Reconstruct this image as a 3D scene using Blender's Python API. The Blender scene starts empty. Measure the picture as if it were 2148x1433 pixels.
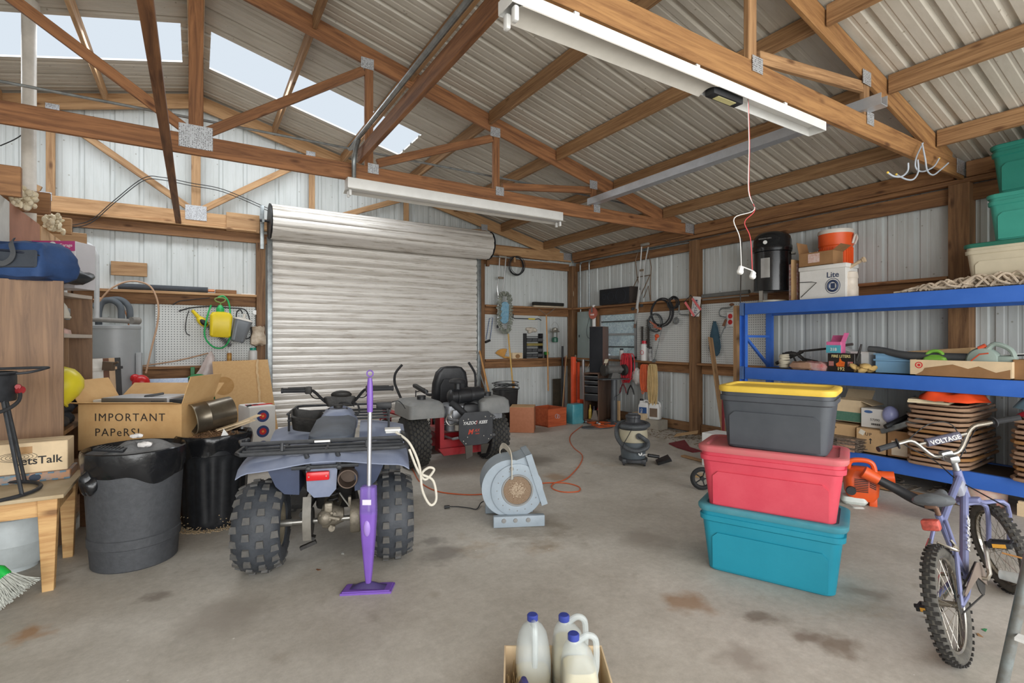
import bpy, bmesh, math, random
from mathutils import Vector, Matrix, Euler
PI = math.pi
random.seed(7)
C = bpy.context.scene.collection
sc = bpy.context.scene

# ---------------- camera ----------------
F_PX, CXP, CYP, CAMH, YAW = 1069.0, 1074.0, 714.0, 1.45, math.radians(31.8)
SY, CY_ = math.sin(YAW), math.cos(YAW)
cam_d = bpy.data.cameras.new('camera'); cam = bpy.data.objects.new('camera', cam_d); C.objects.link(cam)
cam.location = (0, 0, CAMH); cam.rotation_euler = (PI/2, 0, -YAW)
cam_d.sensor_width = 36.0; cam_d.lens = 36.0*F_PX/2148.0; cam_d.shift_y = -(716.5-CYP)/2148.0
cam_d.clip_start = 0.05; cam_d.clip_end = 200
sc.camera = cam

# ---------------- light ----------------
sc.view_settings.view_transform = 'Standard'; sc.view_settings.look = 'None'
sc.view_settings.exposure = 0.18; sc.view_settings.gamma = 1.0
try: sc.view_settings.use_curve_mapping = False
except Exception: pass
world = bpy.data.worlds.new('world'); sc.world = world; world.use_nodes = True
wn = world.node_tree.nodes; wl = world.node_tree.links
bg = wn['Background']; bg.inputs[0].default_value = (0.86, 0.94, 1.0, 1); bg.inputs[1].default_value = 1.5
def area(name, loc, rot, sx, sy, power, col=(1, 1, 1)):
    d = bpy.data.lights.new(name, 'AREA'); d.shape = 'RECTANGLE'; d.size = sx; d.size_y = sy; d.energy = power; d.color = col
    o = bpy.data.objects.new(name, d); C.objects.link(o); o.location = loc; o.rotation_euler = rot; return o
# added unseen fill lamp at the open front; daylight from the two roof skylights
area('fill_open_front', (0.6, -3.4, 1.75), (PI/2, 0, 0), 10.5, 3.2, 450, (1.0, 0.98, 0.95))
area('daylight_skylight_east', (1.36, 6.9, 4.42), (0, math.atan(.25), 0), 2.3, .8, 42, (0.93, 0.97, 1.0))
area('daylight_skylight_west', (-1.3, 6.9, 4.42), (0, -math.atan(.25), 0), 2.3, .8, 42, (0.93, 0.97, 1.0))

# ---------------- helpers ----------------
def W(u, v, X=None, Y=None, Z=None, T=None):
    """world point where the sight line of a photo pixel meets a real plane of the building"""
    a = (u-CXP)/F_PX; b = (CYP-v)/F_PX
    d = (SY+CY_*a, CY_-SY*a, b)
    t = X/d[0] if X is not None else Y/d[1] if Y is not None else (Z-CAMH)/d[2] if Z is not None else T
    return Vector((t*d[0], t*d[1], CAMH+t*d[2]))
def V(*a): return Vector(a)
MATS = {}
def _nodes(m):
    m.use_nodes = True; nt = m.node_tree; return nt, nt.nodes, nt.links, nt.nodes['Principled BSDF']
def s2l(c):
    return tuple((x/12.92 if x <= .04045 else ((x+.055)/1.055)**2.4) for x in [q/255.0 for q in c[:3]]) + (1.0,)
def mat(name, rgb, rough=.55, metal=0, var=.10, scale=6, bump=0.0, bscale=60, alpha=1, trans=0, emit=0, rgb2=None, coat=0, ior=None, stretch=None, randomize=0):
    """rgb in 0-255 sRGB; noise variation of colour, optional second colour as blotches"""
    if name in MATS: return MATS[name]
    m = bpy.data.materials.new(name); nt, n, l, p = _nodes(m)
    p.inputs['Roughness'].default_value = rough; p.inputs['Metallic'].default_value = metal
    if ior: p.inputs['IOR'].default_value = ior
    if coat: p.inputs['Coat Weight'].default_value = coat
    if trans: p.inputs['Transmission Weight'].default_value = trans
    if alpha < 1: p.inputs['Alpha'].default_value = alpha
    c = s2l(rgb); p.inputs['Base Color'].default_value = c
    if var > 0 or bump or rgb2:
        tc = n.new('ShaderNodeTexCoord'); mp = n.new('ShaderNodeMapping'); l.new(tc.outputs['Object'], mp.inputs[0])
        if stretch: mp.inputs['Scale'].default_value = stretch
        vec = mp.outputs[0]
    if var > 0 or rgb2:
        t = n.new('ShaderNodeTexNoise'); t.inputs['Scale'].default_value = scale; t.inputs['Detail'].default_value = 6; t.inputs['Roughness'].default_value = .65
        l.new(vec, t.inputs[0])
        r = n.new('ShaderNodeValToRGB'); e = r.color_ramp.elements
        e[0].position = .32; e[1].position = .68
        if rgb2: e[0].color = c; e[1].color = s2l(rgb2)
        else:
            e[0].color = tuple(x*(1-var*1.6) for x in c[:3])+(1,); e[1].color = tuple(min(1, x*(1+var*1.1)+.004) for x in c[:3])+(1,)
        l.new(t.outputs[0], r.inputs[0]); col = r.outputs[0]
        if randomize:
            oi = n.new('ShaderNodeObjectInfo'); hsv = n.new('ShaderNodeHueSaturation'); mr = n.new('ShaderNodeMapRange')
            mr.inputs[3].default_value = 1-randomize; mr.inputs[4].default_value = 1+randomize
            l.new(oi.outputs['Random'], mr.inputs[0]); l.new(mr.outputs[0], hsv.inputs['Value']); l.new(col, hsv.inputs['Color']); col = hsv.outputs[0]
        l.new(col, p.inputs['Base Color'])
    if bump:
        t2 = n.new('ShaderNodeTexNoise'); t2.inputs['Scale'].default_value = bscale; t2.inputs['Detail'].default_value = 4; l.new(vec, t2.inputs[0])
        b = n.new('ShaderNodeBump'); b.inputs['Strength'].default_value = bump; b.inputs['Distance'].default_value = .01
        l.new(t2.outputs[0], b.inputs['Height']); l.new(b.outputs[0], p.inputs['Normal'])
    if emit:
        p.inputs['Emission Color'].default_value = c; p.inputs['Emission Strength'].default_value = emit
    MATS[name] = m; return m
def wood(name, light, dark, rough=.7, sc_=1.0, axis=0, knots=True, rnd=.16, ring=14):
    """long grain along local axis, rings, knots"""
    if name in MATS: return MATS[name]
    def ds(c, k=.10): g = .3*c[0]+.59*c[1]+.11*c[2]; return tuple(x*(1-k)+g*k for x in c)
    light, dark = ds(light), ds(dark)
    m = bpy.data.materials.new(name); nt, n, l, p = _nodes(m); p.inputs['Roughness'].default_value = rough
    tc = n.new('ShaderNodeTexCoord'); oi = n.new('ShaderNodeObjectInfo')
    add = n.new('ShaderNodeVectorMath'); add.operation = 'ADD'; mul = n.new('ShaderNodeMath'); mul.operation = 'MULTIPLY'; mul.inputs[1].default_value = 37
    l.new(oi.outputs['Random'], mul.inputs[0]); l.new(tc.outputs['Object'], add.inputs[0]); l.new(mul.outputs[0], add.inputs[1])
    mp = n.new('ShaderNodeMapping'); s = [ring*sc_]*3; s[axis] = .9*sc_; mp.inputs['Scale'].default_value = s; l.new(add.outputs[0], mp.inputs[0])
    t = n.new('ShaderNodeTexNoise'); t.inputs['Scale'].default_value = 1.6; t.inputs['Detail'].default_value = 8; t.inputs['Roughness'].default_value = .7; t.inputs['Distortion'].default_value = .7
    l.new(mp.outputs[0], t.inputs[0])
    r = n.new('ShaderNodeValToRGB'); e = r.color_ramp.elements
    e[0].position = .34; e[0].color = s2l(dark); e[1].position = .62; e[1].color = s2l(light)
    l.new(t.outputs[0], r.inputs[0]); col = r.outputs[0]
    if knots:
        mk = n.new('ShaderNodeMapping'); k = [7*sc_]*3; k[axis] = 2.6*sc_; mk.inputs['Scale'].default_value = k; l.new(add.outputs[0], mk.inputs[0])
        v = n.new('ShaderNodeTexVoronoi'); v.inputs['Scale'].default_value = 1.0; l.new(mk.outputs[0], v.inputs[0])
        kr = n.new('ShaderNodeValToRGB'); ke = kr.color_ramp.elements; ke[0].position = .06; ke[0].color = (.25, .16, .1, 1); ke[1].position = .17; ke[1].color = (1, 1, 1, 1)
        l.new(v.outputs['Distance'], kr.inputs[0])
        mx = n.new('ShaderNodeMix'); mx.data_type = 'RGBA'; mx.blend_type = 'MULTIPLY'; mx.inputs[0].default_value = .8
        l.new(col, mx.inputs[6]); l.new(kr.outputs[0], mx.inputs[7]); col = mx.outputs[2]
    hsv = n.new('ShaderNodeHueSaturation'); mr = n.new('ShaderNodeMapRange'); mr.inputs[3].default_value = 1-rnd; mr.inputs[4].default_value = 1+rnd
    l.new(oi.outputs['Random'], mr.inputs[0]); l.new(mr.outputs[0], hsv.inputs['Value']); l.new(col, hsv.inputs['Color']); l.new(hsv.outputs[0], p.inputs['Base Color'])
    b = n.new('ShaderNodeBump'); b.inputs['Strength'].default_value = .25; b.inputs['Distance'].default_value = .004; l.new(t.outputs[0], b.inputs['Height']); l.new(b.outputs[0], p.inputs['Normal'])
    MATS[name] = m; return m

def orient(p0, p1, up=(0, 0, 1)):
    """matrix whose local x runs from p0 to p1, local z nearest to up"""
    x = (Vector(p1)-Vector(p0)).normalized(); u = Vector(up)
    if abs(x.dot(u)) > .999: u = Vector((0, 1, 0)) if abs(x.y) < .9 else Vector((1, 0, 0))
    y = u.cross(x).normalized(); z = x.cross(y)
    M = Matrix((x, y, z)).transposed().to_4x4(); M.translation = Vector(p0); return M
def R(x=0, y=0, z=0): return Euler((math.radians(x), math.radians(y), math.radians(z))).to_matrix().to_4x4()
def T_(x, y=None, z=None): return Matrix.Translation(Vector(x) if y is None else Vector((x, y, z)))
def catmull(pts, n=6, closed=False):
    P = [Vector(p) for p in pts]
    if len(P) < 3: return P
    out = []; N = len(P)
    rng = range(N if closed else N-1)
    for i in rng:
        if closed: a, b, c, d = P[i-1], P[i], P[(i+1) % N], P[(i+2) % N]
        else: a, b, c, d = P[max(i-1, 0)], P[i], P[i+1], P[min(i+2, N-1)]
        for k in range(n):
            t = k/n
            out.append(.5*((2*b)+(-a+c)*t+(2*a-5*b+4*c-d)*t*t+(-a+3*b-3*c+d)*t**3))
    if not closed: out.append(P[-1])
    return out
def crumple(b, amp, freq=6, cuts=2, seed=0):
    from mathutils import noise
    if cuts: bmesh.ops.subdivide_edges(b.bm, edges=[e for e in b.bm.edges if e.calc_length() > .03], cuts=cuts, use_grid_fill=True)
    for v in b.bm.verts:
        p = v.co*freq+Vector((seed, seed*2.3, 0)); q = noise.noise_vector(p); r_ = 1-abs(noise.noise(p*1.7))*2
        v.co += Vector((q.x, q.y, q.z))*amp+q.normalized()*r_*amp*.5
    return b
class MB:
    def __init__(s): s.bm = bmesh.new(); s.M = Matrix.Identity(4)
    def v(s, co): return s.bm.verts.new(s.M @ Vector(co))
    def f(s, vs):
        try: return s.bm.faces.new(vs)
        except ValueError: return None
    def rings(s, rings, cap0=True, cap1=True, closed=True):
        RV = [[s.v(p) for p in r] for r in rings]
        for a, b in zip(RV, RV[1:]):
            n = len(a)
            for i in range(n if closed else n-1): s.f([a[i], a[(i+1) % n], b[(i+1) % n], b[i]])
        if cap0: s.f(RV[0][::-1])
        if cap1: s.f(RV[-1])
        return s
    def box(s, c, d, M=None, bev=0, seg=2):
        if bev: return s.rbox(c, d, bev, M, seg)
        x, y, z = c; a, b, h = d[0]/2, d[1]/2, d[2]/2
        vs = []
        for q in ((-a, -b, -h), (a, -b, -h), (a, b, -h), (-a, b, -h), (-a, -b, h), (a, -b, h), (a, b, h), (-a, b, h)):
            p = Vector(q)
            if M is not None: p = M @ p
            vs.append(s.v((p.x+x, p.y+y, p.z+z)))
        for q in ((0, 3, 2, 1), (4, 5, 6, 7), (0, 1, 5, 4), (1, 2, 6, 5), (2, 3, 7, 6), (3, 0, 4, 7)): s.f([vs[i] for i in q])
        return s
    def rbox(s, c, d, r, M=None, seg=2):
        b = bmesh.new(); bmesh.ops.create_cube(b, size=1)
        for v in b.verts: v.co = Vector((v.co.x*d[0], v.co.y*d[1], v.co.z*d[2]))
        bmesh.ops.bevel(b, geom=b.edges[:]+b.verts[:], offset=min(r, min(d)*.49), segments=seg, affect='EDGES', profile=.5)
        mp = {}
        for v in b.verts:
            p = v.co.copy()
            if M is not None: p = M @ p
            mp[v.index] = s.v(p+Vector(c))
        for f in b.faces: s.f([mp[v.index] for v in f.verts])
        b.free(); return s
    def cyl(s, p0, p1, r0, r1=None, seg=14, cap=True):
        r1 = r0 if r1 is None else r1
        M = orient(p0, p1); L = (Vector(p1)-Vector(p0)).length
        rg = []
        for x, r in ((0, r0), (L, r1)):
            rg.append([M @ Vector((x, r*math.cos(2*PI*i/seg), r*math.sin(2*PI*i/seg))) for i in range(seg)])
        return s.rings(rg, cap, cap)
    def tube(s, pts, r, seg=8, n=0, closed=False, cap=True):
        P = catmull(pts, n, closed) if n else [Vector(p) for p in pts]
        N = len(P); rr = r if isinstance(r, (list, tuple)) else None
        def tan(i):
            if closed: return (P[(i+1) % N]-P[i-1]).normalized()
            return (P[min(i+1, N-1)]-P[max(i-1, 0)]).normalized()
        t0 = tan(0); u = Vector((0, 0, 1)) if abs(t0.z) < .9 else Vector((1, 0, 0))
        u = (u-t0*u.dot(t0)).normalized(); rg = []
        for i in range(N):
            t = tan(i)
            if t.length < 1e-6: t = t0
            u = u-t*u.dot(t)
            u = u.normalized() if u.length > 1e-6 else Vector((1, 0, 0)); w = t.cross(u)
            q = r if rr is None else rr[0]+(rr[-1]-rr[0])*i/(N-1)
            rg.append([P[i]+(u*math.cos(2*PI*k/seg)+w*math.sin(2*PI*k/seg))*q for k in range(seg)])
        if closed: rg.append(rg[0]); return s.rings(rg, False, False)
        return s.rings(rg, cap, cap)
    def lathe(s, prof, M=None, seg=24, cap0=True, cap1=True, sx=1, sy=1, arc=1.0):
        rg = []
        for r, z in prof:
            ring = []
            for i in range(seg):
                a = 2*PI*arc*i/seg; p = Vector((r*sx*math.cos(a), r*sy*math.sin(a), z))
                ring.append(M @ p if M is not None else p)
            rg.append(ring)
        return s.rings(rg, cap0, cap1)
    def prism(s, pts, z0, z1, M=None):
        rg = []
        for z in (z0, z1):
            rg.append([(M @ Vector((x, y, z))) if M is not None else Vector((x, y, z)) for x, y in pts])
        return s.rings(rg)
    def rrect(s, levels, M=None, seg=5, cap0=True, cap1=True):
        """loft of rounded rectangles: (z, half x, half y, radius[, cx, cy])"""
        rg = []
        for L in levels:
            z, hx, hy, r = L[:4]; cx, cy = (L[4], L[5]) if len(L) > 4 else (0, 0)
            r = max(1e-4, min(r, hx, hy)); ring = []
            for k, (qx, qy) in enumerate(((1, 1), (-1, 1), (-1, -1), (1, -1))):
                for i in range(seg+1):
                    a = PI/2*(k+i/seg); p = Vector((cx+qx*(hx-r)+r*math.cos(a), cy+qy*(hy-r)+r*math.sin(a), z))
                    ring.append(M @ p if M is not None else p)
            rg.append(ring)
        return s.rings(rg, cap0, cap1)
    def ell(s, c, rx, ry=None, rz=None, seg=16, ring=10, M=None):
        ry = rx if ry is None else ry; rz = rx if rz is None else rz; rg = []
        for j in range(ring+1):
            a = -PI/2+PI*j/ring; k = max(math.cos(a), 1e-3)
            row = []
            for i in range(seg):
                p = Vector((rx*k*math.cos(2*PI*i/seg), ry*k*math.sin(2*PI*i/seg), rz*math.sin(a)))
                if M is not None: p = M @ p
                row.append(p+Vector(c))
            rg.append(row)
        return s.rings(rg)
    def torus(s, c, R_, r, M=None, seg=32, tseg=10, sx=1, sy=1):
        pts = []
        for i in range(seg):
            a = 2*PI*i/seg; p = Vector((R_*sx*math.cos(a), R_*sy*math.sin(a), 0))
            if M is not None: p = M @ p
            pts.append(p+Vector(c))
        return s.tube(pts, r, tseg, closed=True)
    def sheet(s, fn, nu, nv, th=0):
        """surface fn(u,v)->point, u,v in 0..1; th gives thickness along -z"""
        g = [[s.v(fn(i/nu, j/nv)) for j in range(nv+1)] for i in range(nu+1)]
        for i in range(nu):
            for j in range(nv): s.f([g[i][j], g[i+1][j], g[i+1][j+1], g[i][j+1]])
        if th:
            h = [[s.v(Vector(fn(i/nu, j/nv))-Vector((0, 0, th))) for j in range(nv+1)] for i in range(nu+1)]
            for i in range(nu):
                for j in range(nv): s.f([h[i][j+1], h[i+1][j+1], h[i+1][j], h[i][j]])
            for i in range(nu):
                s.f([g[i][0], h[i][0], h[i+1][0], g[i+1][0]]); s.f([g[i+1][nv], h[i+1][nv], h[i][nv], g[i][nv]])
            for j in range(nv):
                s.f([g[0][j+1], h[0][j+1], h[0][j], g[0][j]]); s.f([g[nu][j], h[nu][j], h[nu][j+1], g[nu][j+1]])
        return s
BASE = {}
def _link(name, bm, m, parent=None, angle=35, world=False, recalc=True):
    if world and parent is not None:
        bm.transform(BASE[parent.name].inverted())
    if recalc: bmesh.ops.recalc_face_normals(bm, faces=bm.faces[:])
    me = bpy.data.meshes.new(name); bm.to_mesh(me); bm.free()
    for pl in me.polygons: pl.use_smooth = True
    try: me.set_sharp_from_angle(angle=math.radians(angle))
    except Exception: pass
    if m is not None: me.materials.append(m)
    o = bpy.data.objects.new(name, me); C.objects.link(o)
    if parent is not None:
        o.parent = parent; BASE[o.name] = BASE[parent.name].copy()
    return o
def obj(name, mb, m, parent=None, world=False, label=None, angle=35, recalc=True):
    o = _link(name, mb.bm, m, parent, angle, world, recalc)
    if label: o['label'] = label
    return o
def thing(name, label, cat, loc=(0, 0, 0), rot=0, group=None, M=None):
    o = bpy.data.objects.new(name, None); C.objects.link(o); o.empty_display_size = .05
    if M is None: M = T_(*loc) @ Matrix.Rotation(rot, 4, 'Z')
    o.matrix_world = M; BASE[o.name] = M.copy()
    o['label'] = label; o['category'] = cat
    if group: o['group'] = group
    return o
def solo(name, mb, m, label, cat, group=None, loc=None, rot=0, M=None, angle=35):
    """a thing that is one mesh; mesh given in local coords if loc/M given, else world coords re-based to its lowest centre"""
    if loc is None and M is None:
        vs = mb.bm.verts; n = max(1, len(vs)); cx = sum(v.co.x for v in vs)/n; cy = sum(v.co.y for v in vs)/n; cz = min(v.co.z for v in vs)
        mb.bm.transform(T_(-cx, -cy, -cz)); M = T_(cx, cy, cz)
    elif M is None: M = T_(*loc) @ Matrix.Rotation(rot, 4, 'Z')
    o = _link(name, mb.bm, m, None, angle); o.matrix_world = M; BASE[o.name] = M.copy()
    o['label'] = label; o['category'] = cat
    if group: o['group'] = group
    return o
def struct(name, mb, m, parent=None, angle=35, world=False):
    o = _link(name, mb.bm, m, parent, angle, world)
    if parent is None: o['kind'] = 'structure'; BASE[o.name] = Matrix.Identity(4)
    return o
def beam(name, p0, p1, w, h, m, parent=None, up=(0, 0, 1), label=None, cat=None, group=None, kind=None, bev=.004):
    """a timber: local x along its length, w across, h deep (along up)"""
    M = orient(p0, p1, up); L = (Vector(p1)-Vector(p0)).length
    b = MB(); b.box((L/2, 0, 0), (L, w, h), bev=bev, seg=1)
    o = _link(name, b.bm, m, None, 35)
    if parent is not None:
        o.parent = parent; o.matrix_local = BASE[parent.name].inverted() @ M
    else: o.matrix_world = M
    BASE[o.name] = M.copy()
    if label: o['label'] = label
    if cat: o['category'] = cat
    if group: o['group'] = group
    if kind: o['kind'] = kind
    return o
def dup(root, M, label=None, group=None):
    r = root.copy(); C.objects.link(r); r.matrix_world = M; BASE[r.name] = M.copy()
    if label: r['label'] = label
    if group: r['group'] = group
    for ch in list(root.children):
        c = ch.copy(); C.objects.link(c); c.parent = r
        for g in ch.children:
            d = g.copy(); C.objects.link(d); d.parent = c
    return r
def text(name, s, size, m, M, parent=None, world=True, ext=.0008, align='CENTER', bold=0, sx=1.0, spacing=1.0, shear=0):
    """raised lettering as mesh; M places its xy plane, +z outward"""
    cu = bpy.data.curves.new(name, 'FONT'); cu.body = s; cu.size = size; cu.extrude = ext; cu.align_x = align; cu.align_y = 'CENTER'; cu.space_character = spacing; cu.shear = shear
    cu.resolution_u = 3
    if bold: cu.offset = bold*size
    tmp = bpy.data.objects.new('tmp_text', cu); C.objects.link(tmp)
    me = bpy.data.meshes.new_from_object(tmp.evaluated_get(bpy.context.evaluated_depsgraph_get()))
    C.objects.unlink(tmp); bpy.data.objects.remove(tmp); bpy.data.curves.remove(cu)
    me.name = name
    if sx != 1.0:
        for v in me.vertices: v.co.x *= sx
    me.materials.clear(); me.materials.append(m)
    o = bpy.data.objects.new(name, me); C.objects.link(o)
    if parent is not None:
        o.parent = parent; o.matrix_local = (BASE[parent.name].inverted() @ M) if world else M
    else: o.matrix_world = M
    return o
def frame(p, xdir, zdir):
    """matrix at p: local x = xdir, z = zdir (outward normal)"""
    z = Vector(zdir).normalized(); x = Vector(xdir); x = (x-z*x.dot(z)).normalized(); y = z.cross(x)
    M = Matrix((x, y, z)).transposed().to_4x4(); M.translation = Vector(p); return M
# facing frames of the two visible walls
def onback(p): return frame(p, (1, 0, 0), (0, -1, 0))
def onright(p): return frame(p, (0, -1, 0), (-1, 0, 0))
# ---------------- building shell ----------------
XR, YB, RIDGE, PITCH, EDGE_Y = 6.66, 8.32, 4.85, .25, -3.2
XL = -5.6
def roofz(x): return RIDGE-PITCH*abs(x)
post_m = wood('post_wood', (146, 106, 68), (96, 64, 40))
truss_m = wood('truss_wood', (160, 106, 64), (102, 62, 36))
pine_m = wood('pine_wood', (194, 152, 106), (150, 108, 68))
purlin_m = wood('purlin_wood', (176, 134, 90), (122, 84, 50), ring=26)
girt_m = wood('girt_wood', (164, 116, 72), (108, 70, 42))
def concrete():
    m = bpy.data.materials.new('concrete'); nt, n, l, p = _nodes(m); p.inputs['Roughness'].default_value = .62
    tc = n.new('ShaderNodeTexCoord')
    def noise(scale, det=6, rgh=.6, dist=0, st=None):
        mp = n.new('ShaderNodeMapping'); l.new(tc.outputs['Object'], mp.inputs[0])
        if st: mp.inputs['Scale'].default_value = st
        t = n.new('ShaderNodeTexNoise'); t.inputs['Scale'].default_value = scale; t.inputs['Detail'].default_value = det; t.inputs['Roughness'].default_value = rgh; t.inputs['Distortion'].default_value = dist
        l.new(mp.outputs[0], t.inputs[0]); return t.outputs[0]
    def ramp(src, a, b, ca, cb):
        r = n.new('ShaderNodeValToRGB'); e = r.color_ramp.elements; e[0].position = a; e[0].color = ca; e[1].position = b; e[1].color = cb; l.new(src, r.inputs[0]); return r.outputs[0]
    def mul(a, b, f=1, mode='MULTIPLY'):
        x = n.new('ShaderNodeMix'); x.data_type = 'RGBA'; x.blend_type = mode; x.inputs[0].default_value = f; l.new(a, x.inputs[6]); l.new(b, x.inputs[7]); return x.outputs[2]
    base = ramp(noise(1.5, 10, .68, .1), .32, .68, s2l((174, 168, 158)), s2l((204, 199, 190)))
    blot = ramp(noise(1.1, 9, .62, .2), .33, .40, (.60, .56, .51, 1), (1, 1, 1, 1))
    stain = ramp(noise(.8, 10, .66, .3, (1, 1.3, 1)), .60, .70, (1, 1, 1, 1), (.80, .68, .55, 1))
    fine = ramp(noise(22, 10, .82), .32, .68, (.74, .73, .72, 1), (1.1, 1.1, 1.1, 1))
    spots = n.new('ShaderNodeTexVoronoi'); spots.inputs['Scale'].default_value = 2.3; spots.inputs['Randomness'].default_value = 1.0; l.new(tc.outputs['Object'], spots.inputs[0])
    sp = ramp(spots.outputs['Distance'], .035, .12, (.66, .61, .56, 1), (1, 1, 1, 1))
    fl = n.new('ShaderNodeTexVoronoi'); fl.inputs['Scale'].default_value = 5.5; l.new(tc.outputs['Object'], fl.inputs[0])
    fk = ramp(fl.outputs['Distance'], .028, .034, (1, 1, 1, 1), (0, 0, 0, 1))
    col = mul(mul(mul(mul(base, blot, .7), stain, .9), fine, .8), sp, .55)
    x = n.new('ShaderNodeMix'); x.data_type = 'RGBA'; l.new(fk, x.inputs[0]); l.new(col, x.inputs[6]); x.inputs[7].default_value = s2l((214, 212, 206))
    res = x.outputs[2]
    # individual oil and rust stains on the slab, plus the mower's painted shadow
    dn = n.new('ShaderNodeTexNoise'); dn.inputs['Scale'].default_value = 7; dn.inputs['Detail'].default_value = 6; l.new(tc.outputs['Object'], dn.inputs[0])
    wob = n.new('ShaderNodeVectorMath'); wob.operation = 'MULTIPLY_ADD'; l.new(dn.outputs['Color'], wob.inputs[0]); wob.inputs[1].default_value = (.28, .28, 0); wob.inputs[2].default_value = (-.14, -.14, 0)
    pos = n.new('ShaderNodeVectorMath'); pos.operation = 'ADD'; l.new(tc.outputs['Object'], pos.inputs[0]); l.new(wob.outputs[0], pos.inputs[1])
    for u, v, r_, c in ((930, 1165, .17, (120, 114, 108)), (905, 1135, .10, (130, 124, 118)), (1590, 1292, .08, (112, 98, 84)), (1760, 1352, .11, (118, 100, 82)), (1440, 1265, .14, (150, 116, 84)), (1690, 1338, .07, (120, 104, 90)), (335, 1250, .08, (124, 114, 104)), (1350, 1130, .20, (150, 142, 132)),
                        (860, 905, .5, (128, 122, 114)), (700, 940, .45, (122, 116, 110)), (1165, 1000, .16, (160, 132, 104)), (60, 1330, .10, (166, 120, 72)), (1120, 965, .30, (140, 134, 126)), (470, 1290, .22, (150, 142, 132)), (1820, 1245, .12, (138, 128, 116)), (1560, 1380, .13, (150, 140, 130))):  # first two in this row: mower's shade painted into the floor colour
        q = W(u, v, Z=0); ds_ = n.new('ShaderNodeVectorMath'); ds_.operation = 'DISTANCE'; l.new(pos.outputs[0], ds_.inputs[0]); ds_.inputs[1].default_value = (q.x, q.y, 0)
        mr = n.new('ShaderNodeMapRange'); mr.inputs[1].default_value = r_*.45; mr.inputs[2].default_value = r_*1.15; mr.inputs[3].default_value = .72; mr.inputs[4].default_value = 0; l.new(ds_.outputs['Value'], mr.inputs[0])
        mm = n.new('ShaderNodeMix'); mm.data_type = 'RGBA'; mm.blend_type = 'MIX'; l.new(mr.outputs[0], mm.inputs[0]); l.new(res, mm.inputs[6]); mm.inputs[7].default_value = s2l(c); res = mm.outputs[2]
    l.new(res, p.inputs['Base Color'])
    b = n.new('ShaderNodeBump'); b.inputs['Strength'].default_value = .18; b.inputs['Distance'].default_value = .006; l.new(noise(28, 6, .65), b.inputs['Height']); l.new(b.outputs[0], p.inputs['Normal'])
    return m
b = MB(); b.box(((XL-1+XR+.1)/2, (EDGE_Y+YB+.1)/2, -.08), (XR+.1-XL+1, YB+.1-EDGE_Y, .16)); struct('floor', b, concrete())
b = MB(); b.box((0, 2, -.4), (60, 60, .1)); struct('ground', b, mat('outside_grass', (120, 128, 96), .95, var=.2))

def ribs(L, pitch=.3048, depth=.020):
    """profile of a ribbed steel sheet: list of (s, d) with d the recess"""
    out = [(0, 0)]; s = .10
    while s < L-.04:
        out += [(s-.032, 0), (s-.016, depth), (s+.016, depth), (s+.032, 0)]
        for k in (.10, .20):
            q = s+k
            if q < L-.02: out += [(q-.018, 0), (q-.010, .003), (q+.010, .003), (q+.018, 0)]
        s += pitch
    out.append((L, 0)); return [o for o in out if 0 <= o[0] <= L]
def sheet_mat(name, rgb, dirt, streak_axis):
    m = bpy.data.materials.new(name); nt, n, l, p = _nodes(m); p.inputs['Roughness'].default_value = .5
    tc = n.new('ShaderNodeTexCoord'); mp = n.new('ShaderNodeMapping'); l.new(tc.outputs['Object'], mp.inputs[0])
    s = [5, 5, 5]; s[streak_axis] = .7; mp.inputs['Scale'].default_value = s
    t = n.new('ShaderNodeTexNoise'); t.inputs['Scale'].default_value = 1.3; t.inputs['Detail'].default_value = 8; t.inputs['Roughness'].default_value = .7; l.new(mp.outputs[0], t.inputs[0])
    r = n.new('ShaderNodeValToRGB'); e = r.color_ramp.elements; e[0].position = .30; e[0].color = s2l(dirt); e[1].position = .56; e[1].color = s2l(rgb); l.new(t.outputs[0], r.inputs[0])
    v = n.new('ShaderNodeTexVoronoi'); v.inputs['Scale'].default_value = 9; l.new(tc.outputs['Object'], v.inputs[0])
    r2 = n.new('ShaderNodeValToRGB'); e = r2.color_ramp.elements; e[0].position = .06; e[0].color = (.5, .46, .4, 1); e[1].position = .10; e[1].color = (1, 1, 1, 1); l.new(v.outputs['Distance'], r2.inputs[0])
    x = n.new('ShaderNodeMix'); x.data_type = 'RGBA'; x.blend_type = 'MULTIPLY'; x.inputs[0].default_value = .75; l.new(r.outputs[0], x.inputs[6]); l.new(r2.outputs[0], x.inputs[7]); l.new(x.outputs[2], p.inputs['Base Color'])
    return m
wall_m = sheet_mat('white_wall_steel', (206, 211, 211), (190, 195, 193), 2)
ceil_m = sheet_mat('white_roof_steel', (196, 190, 179), (178, 171, 158), 0)
# back wall with the door opening
DX0, DX1, DZ = .93, 4.33, 3.0
def wall_sheet(mb, fn, s0, s1, z0, z1, zt=None):
    """vertical ribbed sheet between s0 and s1; fn(s, d, z) -> point, zt(s) top edge"""
    pr = [(s0+s, d) for s, d in ribs(s1-s0)]
    prev = None
    for s, d in pr:
        a = mb.v(fn(s, d, z0)); c = mb.v(fn(s, d, (zt(s) if zt else z1)))
        if prev: mb.f([prev[0], a, c, prev[1]])
        prev = (a, c)
def backpt(s, d, z): return (s, YB+d, z)
b = MB()
wall_sheet(b, backpt, XL-.6, DX0, 0, 0, roofz); wall_sheet(b, backpt, DX0, DX1, DZ, 0, roofz); wall_sheet(b, backpt, DX1, XR, 0, 0, roofz)
struct('wall_back', b, wall_m, angle=20)
WY0, WY1, WZ0, WZ1 = 6.50, 7.46, 1.12, 2.02
def rightpt(s, d, z): return (XR+d, s, z)
b = MB()
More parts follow.
